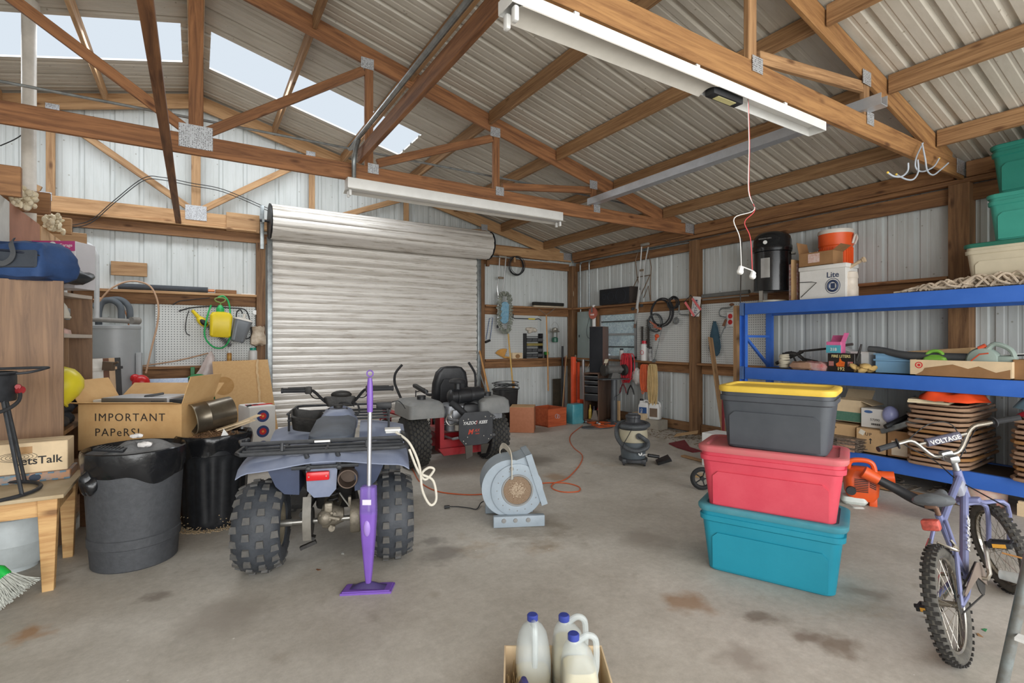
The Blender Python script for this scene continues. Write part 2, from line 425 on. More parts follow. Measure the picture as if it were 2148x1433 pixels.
wall_sheet(b, rightpt, EDGE_Y, WY0, .0, roofz(XR)); wall_sheet(b, rightpt, WY0, WY1, 0, WZ0); wall_sheet(b, rightpt, WY0, WY1, WZ1, roofz(XR)); wall_sheet(b, rightpt, WY1, YB, 0, roofz(XR))
struct('wall_right', b, wall_m, angle=20)
b = MB(); wall_sheet(b, lambda s, d, z: (XL-d, s, z), EDGE_Y, YB, 0, roofz(XL)); struct('wall_left', b, wall_m, angle=20)
# roof, with the skylight strip left open on both slopes
SK0, SK1, SKX0, SKX1 = 6.45, 7.34, .14, 2.57
def roof_strip(mb, y0, y1, x0, x1, sgn):
    pr = [(y0+s, d*1.5) for s, d in ribs(y1-y0)]
    prev = None
    for y, d in pr:
        a = mb.v((sgn*x0, y, RIDGE-PITCH*x0+d)); c = mb.v((sgn*x1, y, RIDGE-PITCH*x1+d))
        if prev: mb.f([prev[0], a, c, prev[1]])
        prev = (a, c)
b = MB()
for sg in (1, -1):
    xe = 6.9 if sg > 0 else 6.2
    roof_strip(b, EDGE_Y, SK0, 0, xe, sg); roof_strip(b, SK1, YB+.1, 0, xe, sg)
    roof_strip(b, SK0, SK1, 0, SKX0, sg); roof_strip(b, SK0, SK1, SKX1, xe, sg)
struct('ceiling', b, ceil_m, angle=20)
sky_m = bpy.data.materials.new('fibreglass_skylight'); nt, n, l, p = _nodes(sky_m)
tr = n.new('ShaderNodeBsdfTranslucent'); tr.inputs[0].default_value = (.46, .47, .49, 1); tp = n.new('ShaderNodeBsdfTransparent'); tp.inputs[0].default_value = (.6, .6, .62, 1); mx = n.new('ShaderNodeMixShader'); mx.inputs[0].default_value = .25
l.new(tr.outputs[0], mx.inputs[1]); l.new(tp.outputs[0], mx.inputs[2]); l.new(mx.outputs[0], n['Material Output'].inputs[0])
for i, sg in enumerate((1, -1)):
    b = MB(); x0, x1 = SKX0, SKX1
    b.sheet(lambda u, v: (sg*(x0+(x1-x0)*u), SK0+(SK1-SK0)*v, RIDGE-PITCH*(x0+(x1-x0)*u)+.02), 2, 2)
    struct('window_%d' % (i+2), b, sky_m)

# ---------------- posts, plates, girts ----------------
def post(x, y, w, d, z1, label, m=post_m):
    beam('post', (x, y, 0), (x, y, z1), w, d, m, label=label, cat='post', up=(1, 0, 0))
post(6.56, 8.22, .15, .15, 2.96, 'brown square corner post where the back wall meets the right wall')
post(6.57, 5.20, .14, .15, 2.99, 'brown square wall post right of the rear pegboard with the hanging cables')
post(6.57, 1.98, .17, .17, 3.02, 'brown square wall post behind the blue shelving')
post(DX0-.13, 8.24, .12, .12, 2.86, 'brown post left of the roll-up door')
post(DX1+.10, 8.24, .12, .12, 2.86, 'dark brown post right of the roll-up door')
post(-1.36, 8.26, .12, .10, 2.86, 'brown back wall post behind the water heater')
def plank(name, p0, p1, w, h, label, m=girt_m, up=(0, 0, 1), cat='beam', group=None):
    return beam(name, p0, p1, w, h, m, label=label, cat=cat, up=up, group=group)
# back wall
plank('header_beam', (-4, 8.25, 2.93), (6.48, 8.25, 2.93), .04, .14, 'long header board along the back wall above the roll-up door')
plank('ledge_board', (-3.5, 8.215, 3.018), (DX0-.19, 8.215, 3.018), .14, .03, 'pale flat ledge on top of the header board, under the back wall truss', cat='board', m=pine_m)
for z, k in ((2.0, 'middle'), (1.0, 'lower')):
    for x0, x1, side in ((-1.3, DX0-.19, 'left of the roll-up door'), (DX1+.16, 6.48, 'right of the roll-up door')):
        plank('wall_girt', (x0, 8.28, z), (x1, 8.28, z), .04, .14, '%s wooden girt on the back wall %s' % (k, side))
        plank('ledge_board', (x0, 8.225, z+.085), (x1, 8.225, z+.085), .16, .035, 'flat ledge on the %s back wall girt %s' % (k, side), cat='board', m=pine_m if (x0 < 0 and z > 1.5) else girt_m)
plank('short_header', (4.45, 8.22, 3.13), (5.95, 8.22, 3.13), .04, .2, 'short dark board above the header right of the roll-up door')
# right wall
Ysegs = [(5.28, 8.14), (2.07, 5.12), (-3.1, 1.89)]
wh = ['between the corner post and the rear post', 'behind the left end of the blue shelving', 'behind the right end of the blue shelving']
for i, (y0, y1) in enumerate(Ysegs):
    for z, k in ((2.0, 'middle'), (1.0, 'lower')):
        if z > 1.5 or i > 0:
            plank('wall_girt', (6.62, y0, z), (6.62, y1, z), .04, .14, '%s girt on the right wall %s' % (k, wh[i]))
            plank('ledge_board', (6.56, y0, z+.085), (6.56, y1, z+.085), .16, .035, 'flat ledge on the %s right wall girt %s' % (k, wh[i]), cat='board')
        else:
            for (q0, q1), kk in (((y0, WY0-.05), 'right of the window'), ((WY1+.05, y1), 'left of the window')):
                plank('wall_girt', (6.62, q0, z), (6.62, q1, z), .04, .14, 'lower girt on the right wall %s' % kk)
            plank('ledge_board', (6.56, y0, z+.085), (6.56, y1, z+.085), .16, .035, 'flat ledge board on the lower right wall girt below the window', cat='board')
    plank('base_board', (6.60, y0, .09), (6.60, y1, .09), .04, .14, 'dusty base board on the right wall %s' % wh[i], m=post_m)
plank('eave_beam', (6.60, -3.1, 2.93), (6.60, 8.14, 2.93), .04, .16, 'long lower eave beam along the right wall')
plank('eave_ledger', (6.55, -3.1, 3.045), (6.55, 8.12, 3.045), .10, .045, 'projecting eave ledger board along the right wall')
for i, (y0, y1) in enumerate([(5.24, 8.14), (2.02, 5.16), (-3.1, 1.92)]):
    plank('eave_block', (6.50, y0, 3.145), (6.50, y1, 3.145), .04, .15, 'upper eave board under the roof edge, %s' % ['nearest the back corner', 'between the two wall posts', 'above the green bins'][i])
b = MB(); b.box((0, YB-.02, .02), (1, .02, .02)); b.bm.free()

# ---------------- trusses ----------------
plate_m = bpy.data.materials.new('perforated_steel'); nt, n, l, p = _nodes(plate_m); p.inputs['Metallic'].default_value = .6; p.inputs['Roughness'].default_value = .4
tc = n.new('ShaderNodeTexCoord'); v = n.new('ShaderNodeTexVoronoi'); v.inputs['Scale'].default_value = 75; v.inputs['Randomness'].default_value = .25; l.new(tc.outputs['Object'], v.inputs[0])
r = n.new('ShaderNodeValToRGB'); e = r.color_ramp.elements; e[0].position = .28; e[0].color = s2l((96, 96, 98)); e[1].position = .42; e[1].color = s2l((212, 216, 222)); l.new(v.outputs['Distance'], r.inputs[0]); l.new(r.outputs[0], p.inputs['Base Color'])
def truss(y, label, m, mw, xs, heel=True, z0=3.055, lo=-6.3, hi=6.50, ch=.17):
    t = thing('roof_truss', label, 'truss', (0, y, z0))
    beam('bottom_chord', (lo, y, z0+ch/2), (hi, y, z0+ch/2), .04, ch, m, t)
    def topz(x): return roofz(x)-.012
    for sg, xe in ((1, hi), (-1, -lo)):
        d = .19
        beam('top_chord', (sg*.0, y, topz(0)-d/2-.02), (sg*(xe-.30), y, topz(xe-.30)-d/2-.02), .036, d, m, t)
    def ztop(x): return topz(x)-.22
    for x in xs:
        zt = ztop(x); w = .11 if x == 0 else .085
        if zt-z0-ch > .03: beam('web_post', (x, y, z0+ch), (x, y, zt), .038 if x else .04, w, mw, t, up=(1, 0, 0))
    for sg in (1, -1):
        for a, c in ((0, 1.5), (1.5, 3.0), (3.0, 4.5)):
            xa, xc = a+.09, c-.05
            if sg*c in xs or -sg*c in xs:
                beam('web_brace', (sg*xa, y+.001, z0+ch+.05), (sg*xc, y+.001, ztop(c)-.05), .036, .085, mw, t)
    for sg in (1, -1):
        for x in (0, 1.5, 3.0, 4.5):
            if sg < 0 and x == 0: continue
            s = (.25, .20) if x == 0 else (.11, .10)
            q = MB(); q.box((sg*x+(.0 if x == 0 else sg*.04), y-.026, z0+ch-.02), (s[0], .004, s[1])); obj('gusset_plate', q, plate_m, t, world=True)
            if x:
                q = MB(); q.box((sg*x-sg*.02, y-.026, ztop(x)+.02), (.13, .004, .11)); obj('gusset_plate', q, plate_m, t, world=True)
    q = MB(); q.box((hi-.10, y-.026, z0+.10), (.2, .004, .14)); obj('gusset_plate', q, plate_m, t, world=True)
    return t
truss(5.20, 'brown timber roof truss in the middle of the room, carrying the second strip light', truss_m, truss_m, (-4.5, -3, -1.5, 0, 1.5, 3, 4.5))
truss(1.96, 'honey brown timber roof truss nearest the camera, carrying the open white strip light', wood('near_truss_wood', (186, 134, 78), (132, 84, 44)), purlin_m, (-4.5, -3, 0, 3, 4.5, 1.5))
truss(8.21, 'pale pine roof truss against the back wall gable', pine_m, pine_m, (-4.5, -3, -1.5, 0, 1.5, 3, 4.5), z0=3.04)
# purlins between the trusses (parallel to the right wall)
bays = [(5.23, 8.18, 'between the middle truss and the back wall'), (1.99, 5.17, 'between the two nearer trusses'), (-3.1, 1.93, 'over the camera side of the nearest truss')]
for bi, (y0, y1, bl) in enumerate(bays):
    for k in range(-6, 7):
        if k == 0: continue
        x = k*.97; z = roofz(x)-.085
        beam('purlin', (x, y0, z), (x, y1, z), .04, .15, purlin_m if k > 0 else pine_m, label='%s purlin %s the ridge, %s' % (['first', 'second', 'third', 'fourth', 'fifth', 'sixth'][abs(k)-1], 'right of' if k > 0 else 'left of', bl), cat='purlin', up=(0, 0, 1))
for s, k in ((-.055, 'left'), (.055, 'right')):
    beam('ridge_board', (s, -3.1, RIDGE-.10), (s, 8.2, RIDGE-.10), .035, .14, pine_m, label='%s ridge board of the paired boards under the roof peak' % k, cat='board')
# long braces running the length of the room
beam('lateral_brace', (-.20, -1.5, 3.03), (-.20, 8.18, 3.03), .066, .038, truss_m, label='long lateral brace under the truss chords, running to the back wall at the ridge', cat='brace')
beam('lateral_brace', (1.40, -2.5, 3.30), (1.40, 5.17, 3.30), .04, .14, truss_m, label='long lateral brace with a steel conduit strapped to it', cat='brace')
# ---------------- roll-up door ----------------
galv = mat('galvanised_steel', (150, 156, 158), .38, .7, var=.18, scale=14)
white_paint = mat('white_paint', (226, 226, 224), .4, var=.04)
black_pl = mat('black_plastic', (34, 35, 38), .5, var=.2, scale=12)
black_rub = mat('black_rubber', (40, 41, 44), .75, var=.2)
slat_m = bpy.data.materials.new('door_steel'); nt, n, l, p = _nodes(slat_m); p.inputs['Roughness'].default_value = .42; p.inputs['Metallic'].default_value = .25
tc = n.new('ShaderNodeTexCoord'); mp = n.new('ShaderNodeMapping'); mp.inputs['Scale'].default_value = (.8, 1, 14); l.new(tc.outputs['Object'], mp.inputs[0])
t = n.new('ShaderNodeTexNoise'); t.inputs['Scale'].default_value = 2.2; t.inputs['Detail'].default_value = 8; t.inputs['Roughness'].default_value = .7; l.new(mp.outputs[0], t.inputs[0])
r = n.new('ShaderNodeValToRGB'); e = r.color_ramp.elements; e[0].position = .28; e[0].color = s2l((150, 138, 122)); e[1].position = .5; e[1].color = s2l((226, 222, 216)); l.new(t.outputs[0], r.inputs[0]); l.new(r.outputs[0], p.inputs['Base Color'])
door = bpy.data.objects.new('door_1', None); C.objects.link(door); door['kind'] = 'structure'; BASE['door_1'] = Matrix.Identity(4)
def curtain_profile(z0, z1, pitch=.131):
    out = []; z = z0
    while z < z1-.001:
        for f, d in ((0, .012), (.10, -.006), (.30, -.016), (.42, -.018), (.46, -.014), (.62, -.018), (.78, -.014), (.92, 0)):
            if z+f*pitch < z1: out.append((z+f*pitch, d))
        z += pitch
    return out
b = MB(); prev = None
for z, d in curtain_profile(.05, 3.02):
    a = b.v((DX0+.01, 8.19+d, z)); c = b.v((DX1-.01, 8.19+d, z))
    if prev: b.f([prev[0], prev[1], c, a])
    prev = (a, c)
b.box(((DX0+DX1)/2, 8.19, .03), (DX1-DX0, .05, .06))
obj('curtain', b, slat_m, door, angle=18)
b = MB()
rg = []
for x in (.90, 4.40):
    ring = []
    for i in range(96):
        a = 2*PI*i/96; f = (i % 8)/8
        rr = .235+(.012*math.sin(PI*f) if f < .86 else -.004)
        ring.append((x, 7.92+rr*math.cos(a), 3.13+rr*math.sin(a)))
    rg.append(ring)
b.rings(rg); obj('coil', b, slat_m, door, angle=15)
# run of curtain from the roll down into the guides
b = MB(); b.sheet(lambda u, v: (DX0+.02+(DX1-DX0-.04)*u, 8.12+.06*v, 3.22-.26*v), 1, 6, .006); obj('curtain_top', b, slat_m, door)
for x, w in ((DX0-.02, .07), (DX1+.02, .06)):
    b = MB(); b.box((x, 8.17, 1.48), (w, .10, 2.96), bev=.006); obj('door_guide', b, galv, door)
for x in (.88, 4.42):
    b = MB(); b.lathe([(.25, -.006), (.25, .006)], M=T_(x, 7.92, 3.13) @ R(0, 90, 0), seg=40); b.cyl((x-.12, 7.92, 3.13), (x+.02, 7.92, 3.13), .018); obj('coil_end_plate', b, black_pl, door)
b = MB(); b.box((.80, 8.05, 3.06), (.05, .03, .62), bev=.004); b.box((.80, 7.97, 3.13), (.03, .16, .05)); obj('bracket', b, galv, door)
b = MB(); b.box((4.50, 8.1, 3.02), (.05, .06, .45)); b.box((4.50, 8.0, 3.12), (.03, .2, .05)); obj('bracket', b, mat('rusty_bracket', (120, 84, 52), .7), door)
beam('jamb_block', (.36, 8.19, 3.12), (.78, 8.19, 3.12), .04, .26, pine_m, label='short pine block beside the roll-up door roller', cat='block')

# ---------------- window in the right wall ----------------
win = bpy.data.objects.new('window_1', None); C.objects.link(win); win['kind'] = 'structure'; BASE['window_1'] = Matrix.Identity(4)
alu = mat('window_aluminium', (176, 180, 182), .4, .5)
b = MB(); t_ = .045
for y in (WY0+t_/2, WY1-t_/2): b.box((6.64, y, (WZ0+WZ1)/2), (.06, t_, WZ1-WZ0), bev=.004)
for z in (WZ0+t_/2, WZ1-t_/2): b.box((6.64, (WY0+WY1)/2, z), (.06, WY1-WY0, t_), bev=.004)
obj('window_frame', b, alu, win)
for k, z in enumerate((1.33, 1.56, 1.80)):
    b = MB(); b.box((6.635, (WY0+WY1)/2, z), (.04, WY1-WY0-.09, .022 if k != 1 else .04)); obj('rail', b, alu if k == 1 else mat('dark_rail', (70, 74, 76), .5), win)
gl = bpy.data.materials.new('dirty_glass'); nt, n, l, p = _nodes(gl)
p.inputs['Roughness'].default_value = .25; tc = n.new('ShaderNodeTexCoord')
mp = n.new('ShaderNodeMapping'); mp.inputs['Scale'].default_value = (3, 3, 3); l.new(tc.outputs['Object'], mp.inputs[0])
t = n.new('ShaderNodeTexNoise'); t.inputs['Scale'].default_value = 5; t.inputs['Detail'].default_value = 9; t.inputs['Roughness'].default_value = .75; t.inputs['Distortion'].default_value = 2.2; l.new(mp.outputs[0], t.inputs[0])
r = n.new('ShaderNodeValToRGB'); e = r.color_ramp.elements; e[0].position = .40; e[0].color = s2l((156, 174, 190)); e[1].position = .66; e[1].color = s2l((232, 240, 248)); l.new(t.outputs[0], r.inputs[0]); l.new(r.outputs[0], p.inputs['Base Color'])
p.inputs['Alpha'].default_value = .6; p.inputs['Emission Strength'].default_value = 0
for z0, z1 in ((WZ0+.045, 1.32), (1.34, 1.54), (1.58, 1.79), (1.81, WZ1-.045)):
    b = MB(); b.box((6.65, (WY0+WY1)/2, (z0+z1)/2), (.006, WY1-WY0-.09, z1-z0)); obj('pane', b, gl, win)
beam('window_stud', (6.60, WY1+.06, 1.1), (6.60, WY1+.06, 2.0), .09, .05, girt_m, label='upright stud left of the window on the right wall', cat='stud', up=(1, 0, 0))
# exterior shrubbery beyond the window and the door opening
b = MB()
for i in range(26):
    b.ell((10.5+random.uniform(-1, 2), 4.6+i*.28, .35+random.random()*2.5), .9, .7, .8, 7, 5)
o = obj('shrubbery', b, mat('far_leaves', (150, 166, 150), .9, var=.3), None); o['kind'] = 'stuff'; o['label'] = 'blurred shrubbery outside the window'; o['category'] = 'shrubs'

# ---------------- pegboards ----------------
peg = bpy.data.materials.new('pegboard'); nt, n, l, p = _nodes(peg); p.inputs['Roughness'].default_value = .55
tc = n.new('ShaderNodeTexCoord'); sp = n.new('ShaderNodeSeparateXYZ'); l.new(tc.outputs['Object'], sp.inputs[0])
def M_(op, a, b_=None, c=None):
    q = n.new('ShaderNodeMath'); q.operation = op
    for i, x in enumerate((a, b_, c)):
        if x is None: continue
        if isinstance(x, (int, float)): q.inputs[i].default_value = x
        else: l.new(x, q.inputs[i])
    return q.outputs[0]
def fr(s): return M_('SUBTRACT', M_('FRACT', M_('MULTIPLY', s, 30.0)), .5)
d2 = M_('ADD', M_('POWER', M_('ABSOLUTE', fr(sp.outputs[0])), 2.0), M_('POWER', M_('ABSOLUTE', fr(sp.outputs[1])), 2.0))
hole = M_('LESS_THAN', d2, .034)
mx = n.new('ShaderNodeMix'); mx.data_type = 'RGBA'; l.new(hole, mx.inputs[0]); mx.inputs[6].default_value = s2l((206, 208, 206)); mx.inputs[7].default_value = s2l((78, 82, 84)); l.new(mx.outputs[2], p.inputs['Base Color'])
def pegboard(p0, p1, z0, z1, wall, label, mm=None):
    """p0..p1 along the wall"""
    c = (p0+p1)/2; w = abs(p1-p0); h = z1-z0
    M = onback((c, 8.235, (z0+z1)/2)) if wall == 'back' else onright((6.575, c, (z0+z1)/2))
    b = MB(); b.box((0, 0, 0), (w, h, .006)); return solo('pegboard', b, mm or peg, label, 'pegboard', M=M)
xL = W(326, 700, Y=8.235).x
pegboard(xL, DX0-.20, 1.10, 1.93, 'back', 'white pegboard left of the roll-up door, under the ledge with the black pipe')
pegboard(DX1+.17, W(1128, 700, Y=8.235).x, 1.10, 1.93, 'back', 'white pegboard right of the roll-up door, behind the dust mop')
pegboard(5.30, WY0-.06, 1.10, 1.93, 'right', 'white pegboard between the window and the brown wall post')
pegboard(3.95, 5.10, 1.10, 2.0, 'right', 'white pegboard right of the rear wall post, behind the blue shelf end')
# ---------------- overhead services ----------------
def pipe(name, pts, r, m, label, cat='conduit', n_=6, group=None, seg=10):
    b = MB(); b.tube(pts, r, seg, n=n_ if len(pts) > 2 else 0); return solo(name, b, m, label, cat, group)
pipe('conduit', [(-3.6, 5.36, 3.42), (4.9, 5.36, 3.42), (5.95, 5.36, 3.25)], .012, galv, 'long thin steel conduit crossing the room behind the middle truss')
pipe('conduit', [(1.33, -2.2, 3.40), (1.33, 4.7, 3.40), (1.33, 4.95, 3.38), (1.33, 5.10, 3.25), (1.33, 5.12, 3.06)], .022, galv, 'steel conduit strapped along the lateral brace, bending down at the middle truss')
b = MB(); b.cyl((-1.28, 6.2, 2.1), (-1.28, 6.2, 4.52), .052, seg=20); b.cyl((-1.28, 6.2, 4.42), (-1.28, 6.2, 4.5), .075, seg=20)
solo('vent_pipe', b, mat('white_vent', (220, 216, 208), .4), 'white vertical vent pipe rising through the roof beside the skylight', 'pipe')
# strip lights
t = thing('strip_light', 'open white fluorescent strip light under the nearest truss, with exposed black ballast', 'light fixture', (1.18, 1.96, 2.935))
L = 2.62
b = MB(); b.box((L/2, 0, .064), (L, .12, .004)); b.box((L/2, -.06, .034), (L, .004, .062)); b.box((L/2, .06, .034), (L, .004, .062))
for x in (.4, 1.3, 2.2): b.box((x, 0, .09), (.03, .03, .056))
for x in (0, L): b.box((x, 0, .034), (.004, .12, .062))
obj('housing', b, white_paint, t)
b = MB(); b.sheet(lambda u, v: (.05+1.36*u, -.07+.14*v, -.005+.022*math.sin(PI*v)), 2, 10, .003); obj('cover', b, mat('cover_white', (206, 202, 194), .45, var=.05), t)
for y in (-.035, .035):
    b = MB(); b.box((.03, y, -.03), (.025, .035, .07), bev=.008); obj('lamp_holder', b, white_paint, t)
bl = None
b = MB(); b.box((1.56, .0, .0), (.28, .065, .045), bev=.004); bl = obj('ballast', b, black_pl, t)
b = MB(); b.box((1.56, .0, -.024), (.17, .042, .002)); obj('ballast_label', b, mat('label_cream', (214, 206, 150), .6), bl)
t = thing('strip_light', 'closed white fluorescent strip light under the middle truss above the roll-up door', 'light fixture', (1.25, 5.10, 2.93))
L = 2.62
b = MB(); b.box((L/2, 0, .055), (L, .13, .105), bev=.004); obj('housing', b, white_paint, t)
b = MB(); b.sheet(lambda u, v: (L*u, -.11+.22*v, -.012+.03*math.sin(PI*v)), 2, 10, .003); obj('cover', b, MATS['cover_white'], t)
for x in (.03, L-.03):
    for y in (-.035, .035): b = MB(); b.box((x, y, -.035), (.025, .035, .06), bev=.008); obj('lamp_holder', b, white_paint, t)
b = MB(); b.box((4.47, 3.52, 3.25), (.10, 3.42, .006)); b.box((4.42, 3.52, 3.29), (.005, 3.42, .085)); b.box((4.52, 3.52, 3.29), (.005, 3.42, .085))
solo('metal_channel', b, mat('channel_steel', (186, 190, 196), .35, .4, var=.08), 'long galvanized channel running between the two nearer trusses', 'channel')
# hanging wires with lamp sockets
t = thing('hanging_wires', 'red and white wires hanging from the ballast with two white lamp sockets', 'wires', (2.95, 1.94, 1.9))
Yw = 1.94
wp = [W(1568, 206, Y=Yw), W(1571, 300, Y=Yw), W(1570, 400, Y=Yw), W(1582, 440, Y=Yw)]
b = MB(); b.tube(wp+[W(1540, 458, Y=Yw), W(1552, 500, Y=Yw), W(1555, 560, Y=Yw)], .0028, 6, n=6); obj('white_wire', b, white_paint, t, world=True, label='white wire')
b = MB(); b.tube([q+V(.006, 0, 0) for q in wp]+[W(1562, 466, Y=Yw), W(1574, 500, Y=Yw), W(1578, 570, Y=Yw)], .0028, 6, n=6); obj('red_wire', b, mat('red_wire', (214, 78, 84), .5), t, world=True, label='red wire')
for u, v in ((1553, 567), (1579, 577)):
    q = W(u, v, Y=Yw); b = MB(); b.box(q, (.035, .02, .05), M=R(0, 25, 0), bev=.006); b.cyl(q+V(0, -.012, -.008), q+V(0, .014, -.008), .016); obj('socket', b, white_paint, t, world=True)
b = MB(); b.tube([W(1553, 558, Y=Yw), W(1579, 568, Y=Yw)], .004, 6); obj('socket_link', b, white_paint, t, world=True)
# ladder / bicycle hooks
t = thing('utility_hook', 'grey double bicycle hook with yellow tips screwed to the nearest truss', 'hook', W(1930, 340, Y=1.9))
hk = mat('grey_vinyl', (176, 184, 194), .4)
paths = [[(1936, 300), (1922, 330), (1921, 352), (1935, 360), (1958, 350), (1970, 332)], [(1934, 300), (1941, 335), (1945, 358), (1957, 367), (1972, 357), (1989, 342)],
         [(1925, 335), (1926, 360), (1916, 376), (1900, 376), (1880, 366)], [(1905, 342), (1904, 358), (1892, 370), (1875, 370), (1862, 362)]]
for k, pa in enumerate(paths):
    b = MB(); b.tube([W(u, v, Y=1.90-.05*k) for u, v in pa], .0065, 8, n=5); obj('hook_arm', b, hk, t, world=True)
for (u, v), k in (((1970, 332), 0), ((1880, 366), 2), ((1862, 362), 3)):
    b = MB(); b.ell(W(u, v, Y=1.90-.05*k), .009, seg=8, ring=6); obj('tip', b, mat('yellow_tip', (224, 190, 80), .5), t, world=True, label='yellow rubber tip')
# cables slung on the back wall gable
for dz, lab in ((0, 'upper'), (-.035, 'lower')):
    pipe('cable', [W(u, v, Y=8.12)+V(0, 0, dz) for u, v in ((140, 474), (190, 462), (240, 420), (300, 374), (340, 372), (400, 384), (470, 398), (562, 437))], .005, black_rub, '%s of the two black cables drooping from the loft to the door roller' % lab, 'cable', group='slung cables')
pipe('cable', [W(0, 306, Y=6.6), W(35, 290, Y=6.6), W(68, 266, Y=6.6)], .005, MATS['black_rubber'], 'short grey wire sloping up to the vent pipe', 'cable')
# conduits to the breaker panel

for y, z0, lab in ((7.93, 2.02, 'left'), (7.66, 2.02, 'right')):
    pipe('conduit', [(6.56, 5.3, 2.98+(.05 if lab == 'left' else 0)), (6.50, y-.3, 3.0), (6.50, y-.06, 2.98), (6.52, y, 2.86), (6.53, y, z0)], .014, galv, '%s of the two steel conduits bending down the right wall to the breaker panel' % lab)
# ================= left side of the room =================
card = mat('cardboard', (202, 166, 122), .8, var=.08, scale=5, bump=.1, bscale=30)
card_d = mat('cardboard_dark', (150, 112, 74), .8, var=.10, scale=5)
card_l = mat('cardboard_light', (222, 198, 162), .8, var=.08, scale=5)
ink = mat('marker_ink', (52, 44, 38), .8, var=0)
lam = wood('walnut_laminate', (150, 112, 78), (110, 78, 52), .5, .8, axis=2, knots=False, rnd=.05)
lam_edge = mat('laminate_edge', (190, 178, 166), .5, var=.06)
def bframe(u0, v0, u1, v1, z):
    p0 = W(u0, v0, Z=z); p1 = W(u1, v1, Z=z); x = (p1-p0); w = x.length
    return orient(p0, p1), w
def carton(name, label, M, w, d, h, m=card, closed=True, flaps=(), cat='box', group=None, th=.006, inner=None):
    """cardboard box; local origin front-left-bottom corner, x right, y back. flaps: (side, degrees, length)"""
    t = thing(name, label, cat, M=M, group=group)
    b = MB()
    if closed:
        b.box((w/2, d/2, h/2), (w, d, h), bev=.004, seg=1)
        b.box((w/2, d/2, h+.001), (w*.98, .05, .001))
    else:
        b.box((w/2, d/2, th/2), (w, d, th)); b.box((w/2, th/2, h/2), (w, th, h)); b.box((w/2, d-th/2, h/2), (w, th, h))
        b.box((th/2, d/2, h/2), (th, d-2*th, h)); b.box((w-th/2, d/2, h/2), (th, d-2*th, h))
    obj('body', b, m, t)
    for s, ang, ln in flaps:
        b = MB(); L = w if s in 'fb' else d
        b.box((0, ln/2, 0), (L-.004, ln, .005))
        o = obj('flap', b, m, t)
        base = {'f': T_(w/2, 0, h) @ R(0, 0, 180), 'b': T_(w/2, d, h), 'l': T_(0, d/2, h) @ R(0, 0, 90), 'r': T_(w, d/2, h) @ R(0, 0, -90)}[s]
        o.matrix_local = base @ R(ang, 0, 0)
    return t
# --- interior partition with leaning sheet goods and the joist ends of the loft ---
PXW = -1.15
b = MB(); b.box((PXW-.20, 5.92, 1.22), (.08, 2.55, 2.44)); o = struct('wall_partition', b, mat('osb_wall', (176, 150, 116), .8, var=.15))
sheets = [(4.66, 5.14, (214, 214, 208), 'white wall panel at the left edge, leaning below the loft'), (5.17, 6.02, (172, 120, 96), 'reddish brown hardboard panel between the white and tan panels'),
          (6.08, 6.78, (208, 170, 128), 'tan particle board panel at the end of the row of leaning panels'), (6.82, 7.2, (222, 222, 220), 'white panel end beside the bent pipe under the loft')]
for i, (y0, y1, c, lb) in enumerate(sheets):
    b = MB(); b.box((PXW-.03-.004*i, (y0+y1)/2, 1.24), (.025, y1-y0, 2.46)); solo('wall_panel', b, mat('panel_%d' % i, c, .6, var=.06, scale=9), lb, 'panel')
for i, (y, zt, zb, xe) in enumerate([(5.04, 2.71, 2.49, -1.08), (5.80, 2.71, 2.53, -1.06), (6.62, 2.66, 2.50, -1.05), (7.22, 2.62, 2.47, -1.02)]):
    lb = ['topmost and nearest', 'second', 'third', 'farthest'][i]
    beam('joist', (-5.3, y, (zt+zb)/2), (xe, y, (zt+zb)/2), .04, zt-zb, girt_m if i < 2 else pine_m, label='%s of the four joist ends sticking out over the leaning panels' % lb, cat='joist')
ins = mat('insulation', (226, 214, 186), .95, var=.15, bump=.6)
for k, (y, z, sc_k) in enumerate([(5.35, 2.56, 1.0), (6.30, 2.55, .8)]):
    b = MB()
    for i in range(44): b.ell((-1.13+random.uniform(-.05, .05), y+random.uniform(-.17, .17)*sc_k, z+random.uniform(-.08, .07)*sc_k), random.uniform(.012, .03), random.uniform(.012, .04), random.uniform(.012, .035), 7, 5, M=R(random.uniform(0, 90), 0, random.uniform(0, 90)))
    solo('insulation_tuft', b, ins, '%s tuft of pale insulation between the joist ends' % ['larger nearer', 'smaller farther'][k], 'insulation')
b = MB(); pts = [(-1.06, 7.3, 2.52), (-1.0, 7.3, 2.50), (-.955, 7.3, 2.43), (-.945, 7.3, 2.3), (-.945, 7.3, 1.7)]; b.tube(pts, .025, 12, n=6); solo('bent_pipe', b, mat('grey_pipe', (196, 200, 202), .4), 'bent light grey conduit elbow at the end of the partition', 'pipe')
beam('pine_scrap', (-.93, 8.29, 2.38), (-.55, 8.29, 2.38), .04, .18, pine_m, label='short knotty pine board scrap on the back wall above the box', cat='board')
# --- bookcase ---
t = thing('bookcase', 'tall walnut laminate corner bookcase with curved shelves and a duffel bag on top', 'bookcase', (-1.0, 4.76, 0))
z1 = 1.87; y0, y1, x0, x1 = 4.75, 5.95, -1.165, -.80
b = MB(); b.box(((x0+x1)/2, y0+.011, z1/2), (x1-x0, .022, z1)); obj('side_panel', b, lam, t, world=True)
b = MB(); b.box(((x0+x1)/2, y1-.011, z1/2-.01), (x1-x0, .022, z1-.02)); obj('side_panel', b, lam, t, world=True)
b = MB(); b.box((x0+.006, (y0+y1)/2, z1/2), (.008, y1-y0, z1-.02)); obj('back_panel', b, lam, t, world=True)
def curved_shelf(z, dip, m):
    pts = [(x0+.012, y0+.024), (x1, y0+.024)]+[(x1-dip*math.sin(PI*k/8)**.8, y0+.024+(y1-y0-.048)*k/8) for k in range(1, 8)]+[(x1, y1-.024), (x0+.012, y1-.024)]
    b = MB(); b.prism(pts, z-.03, z); return b
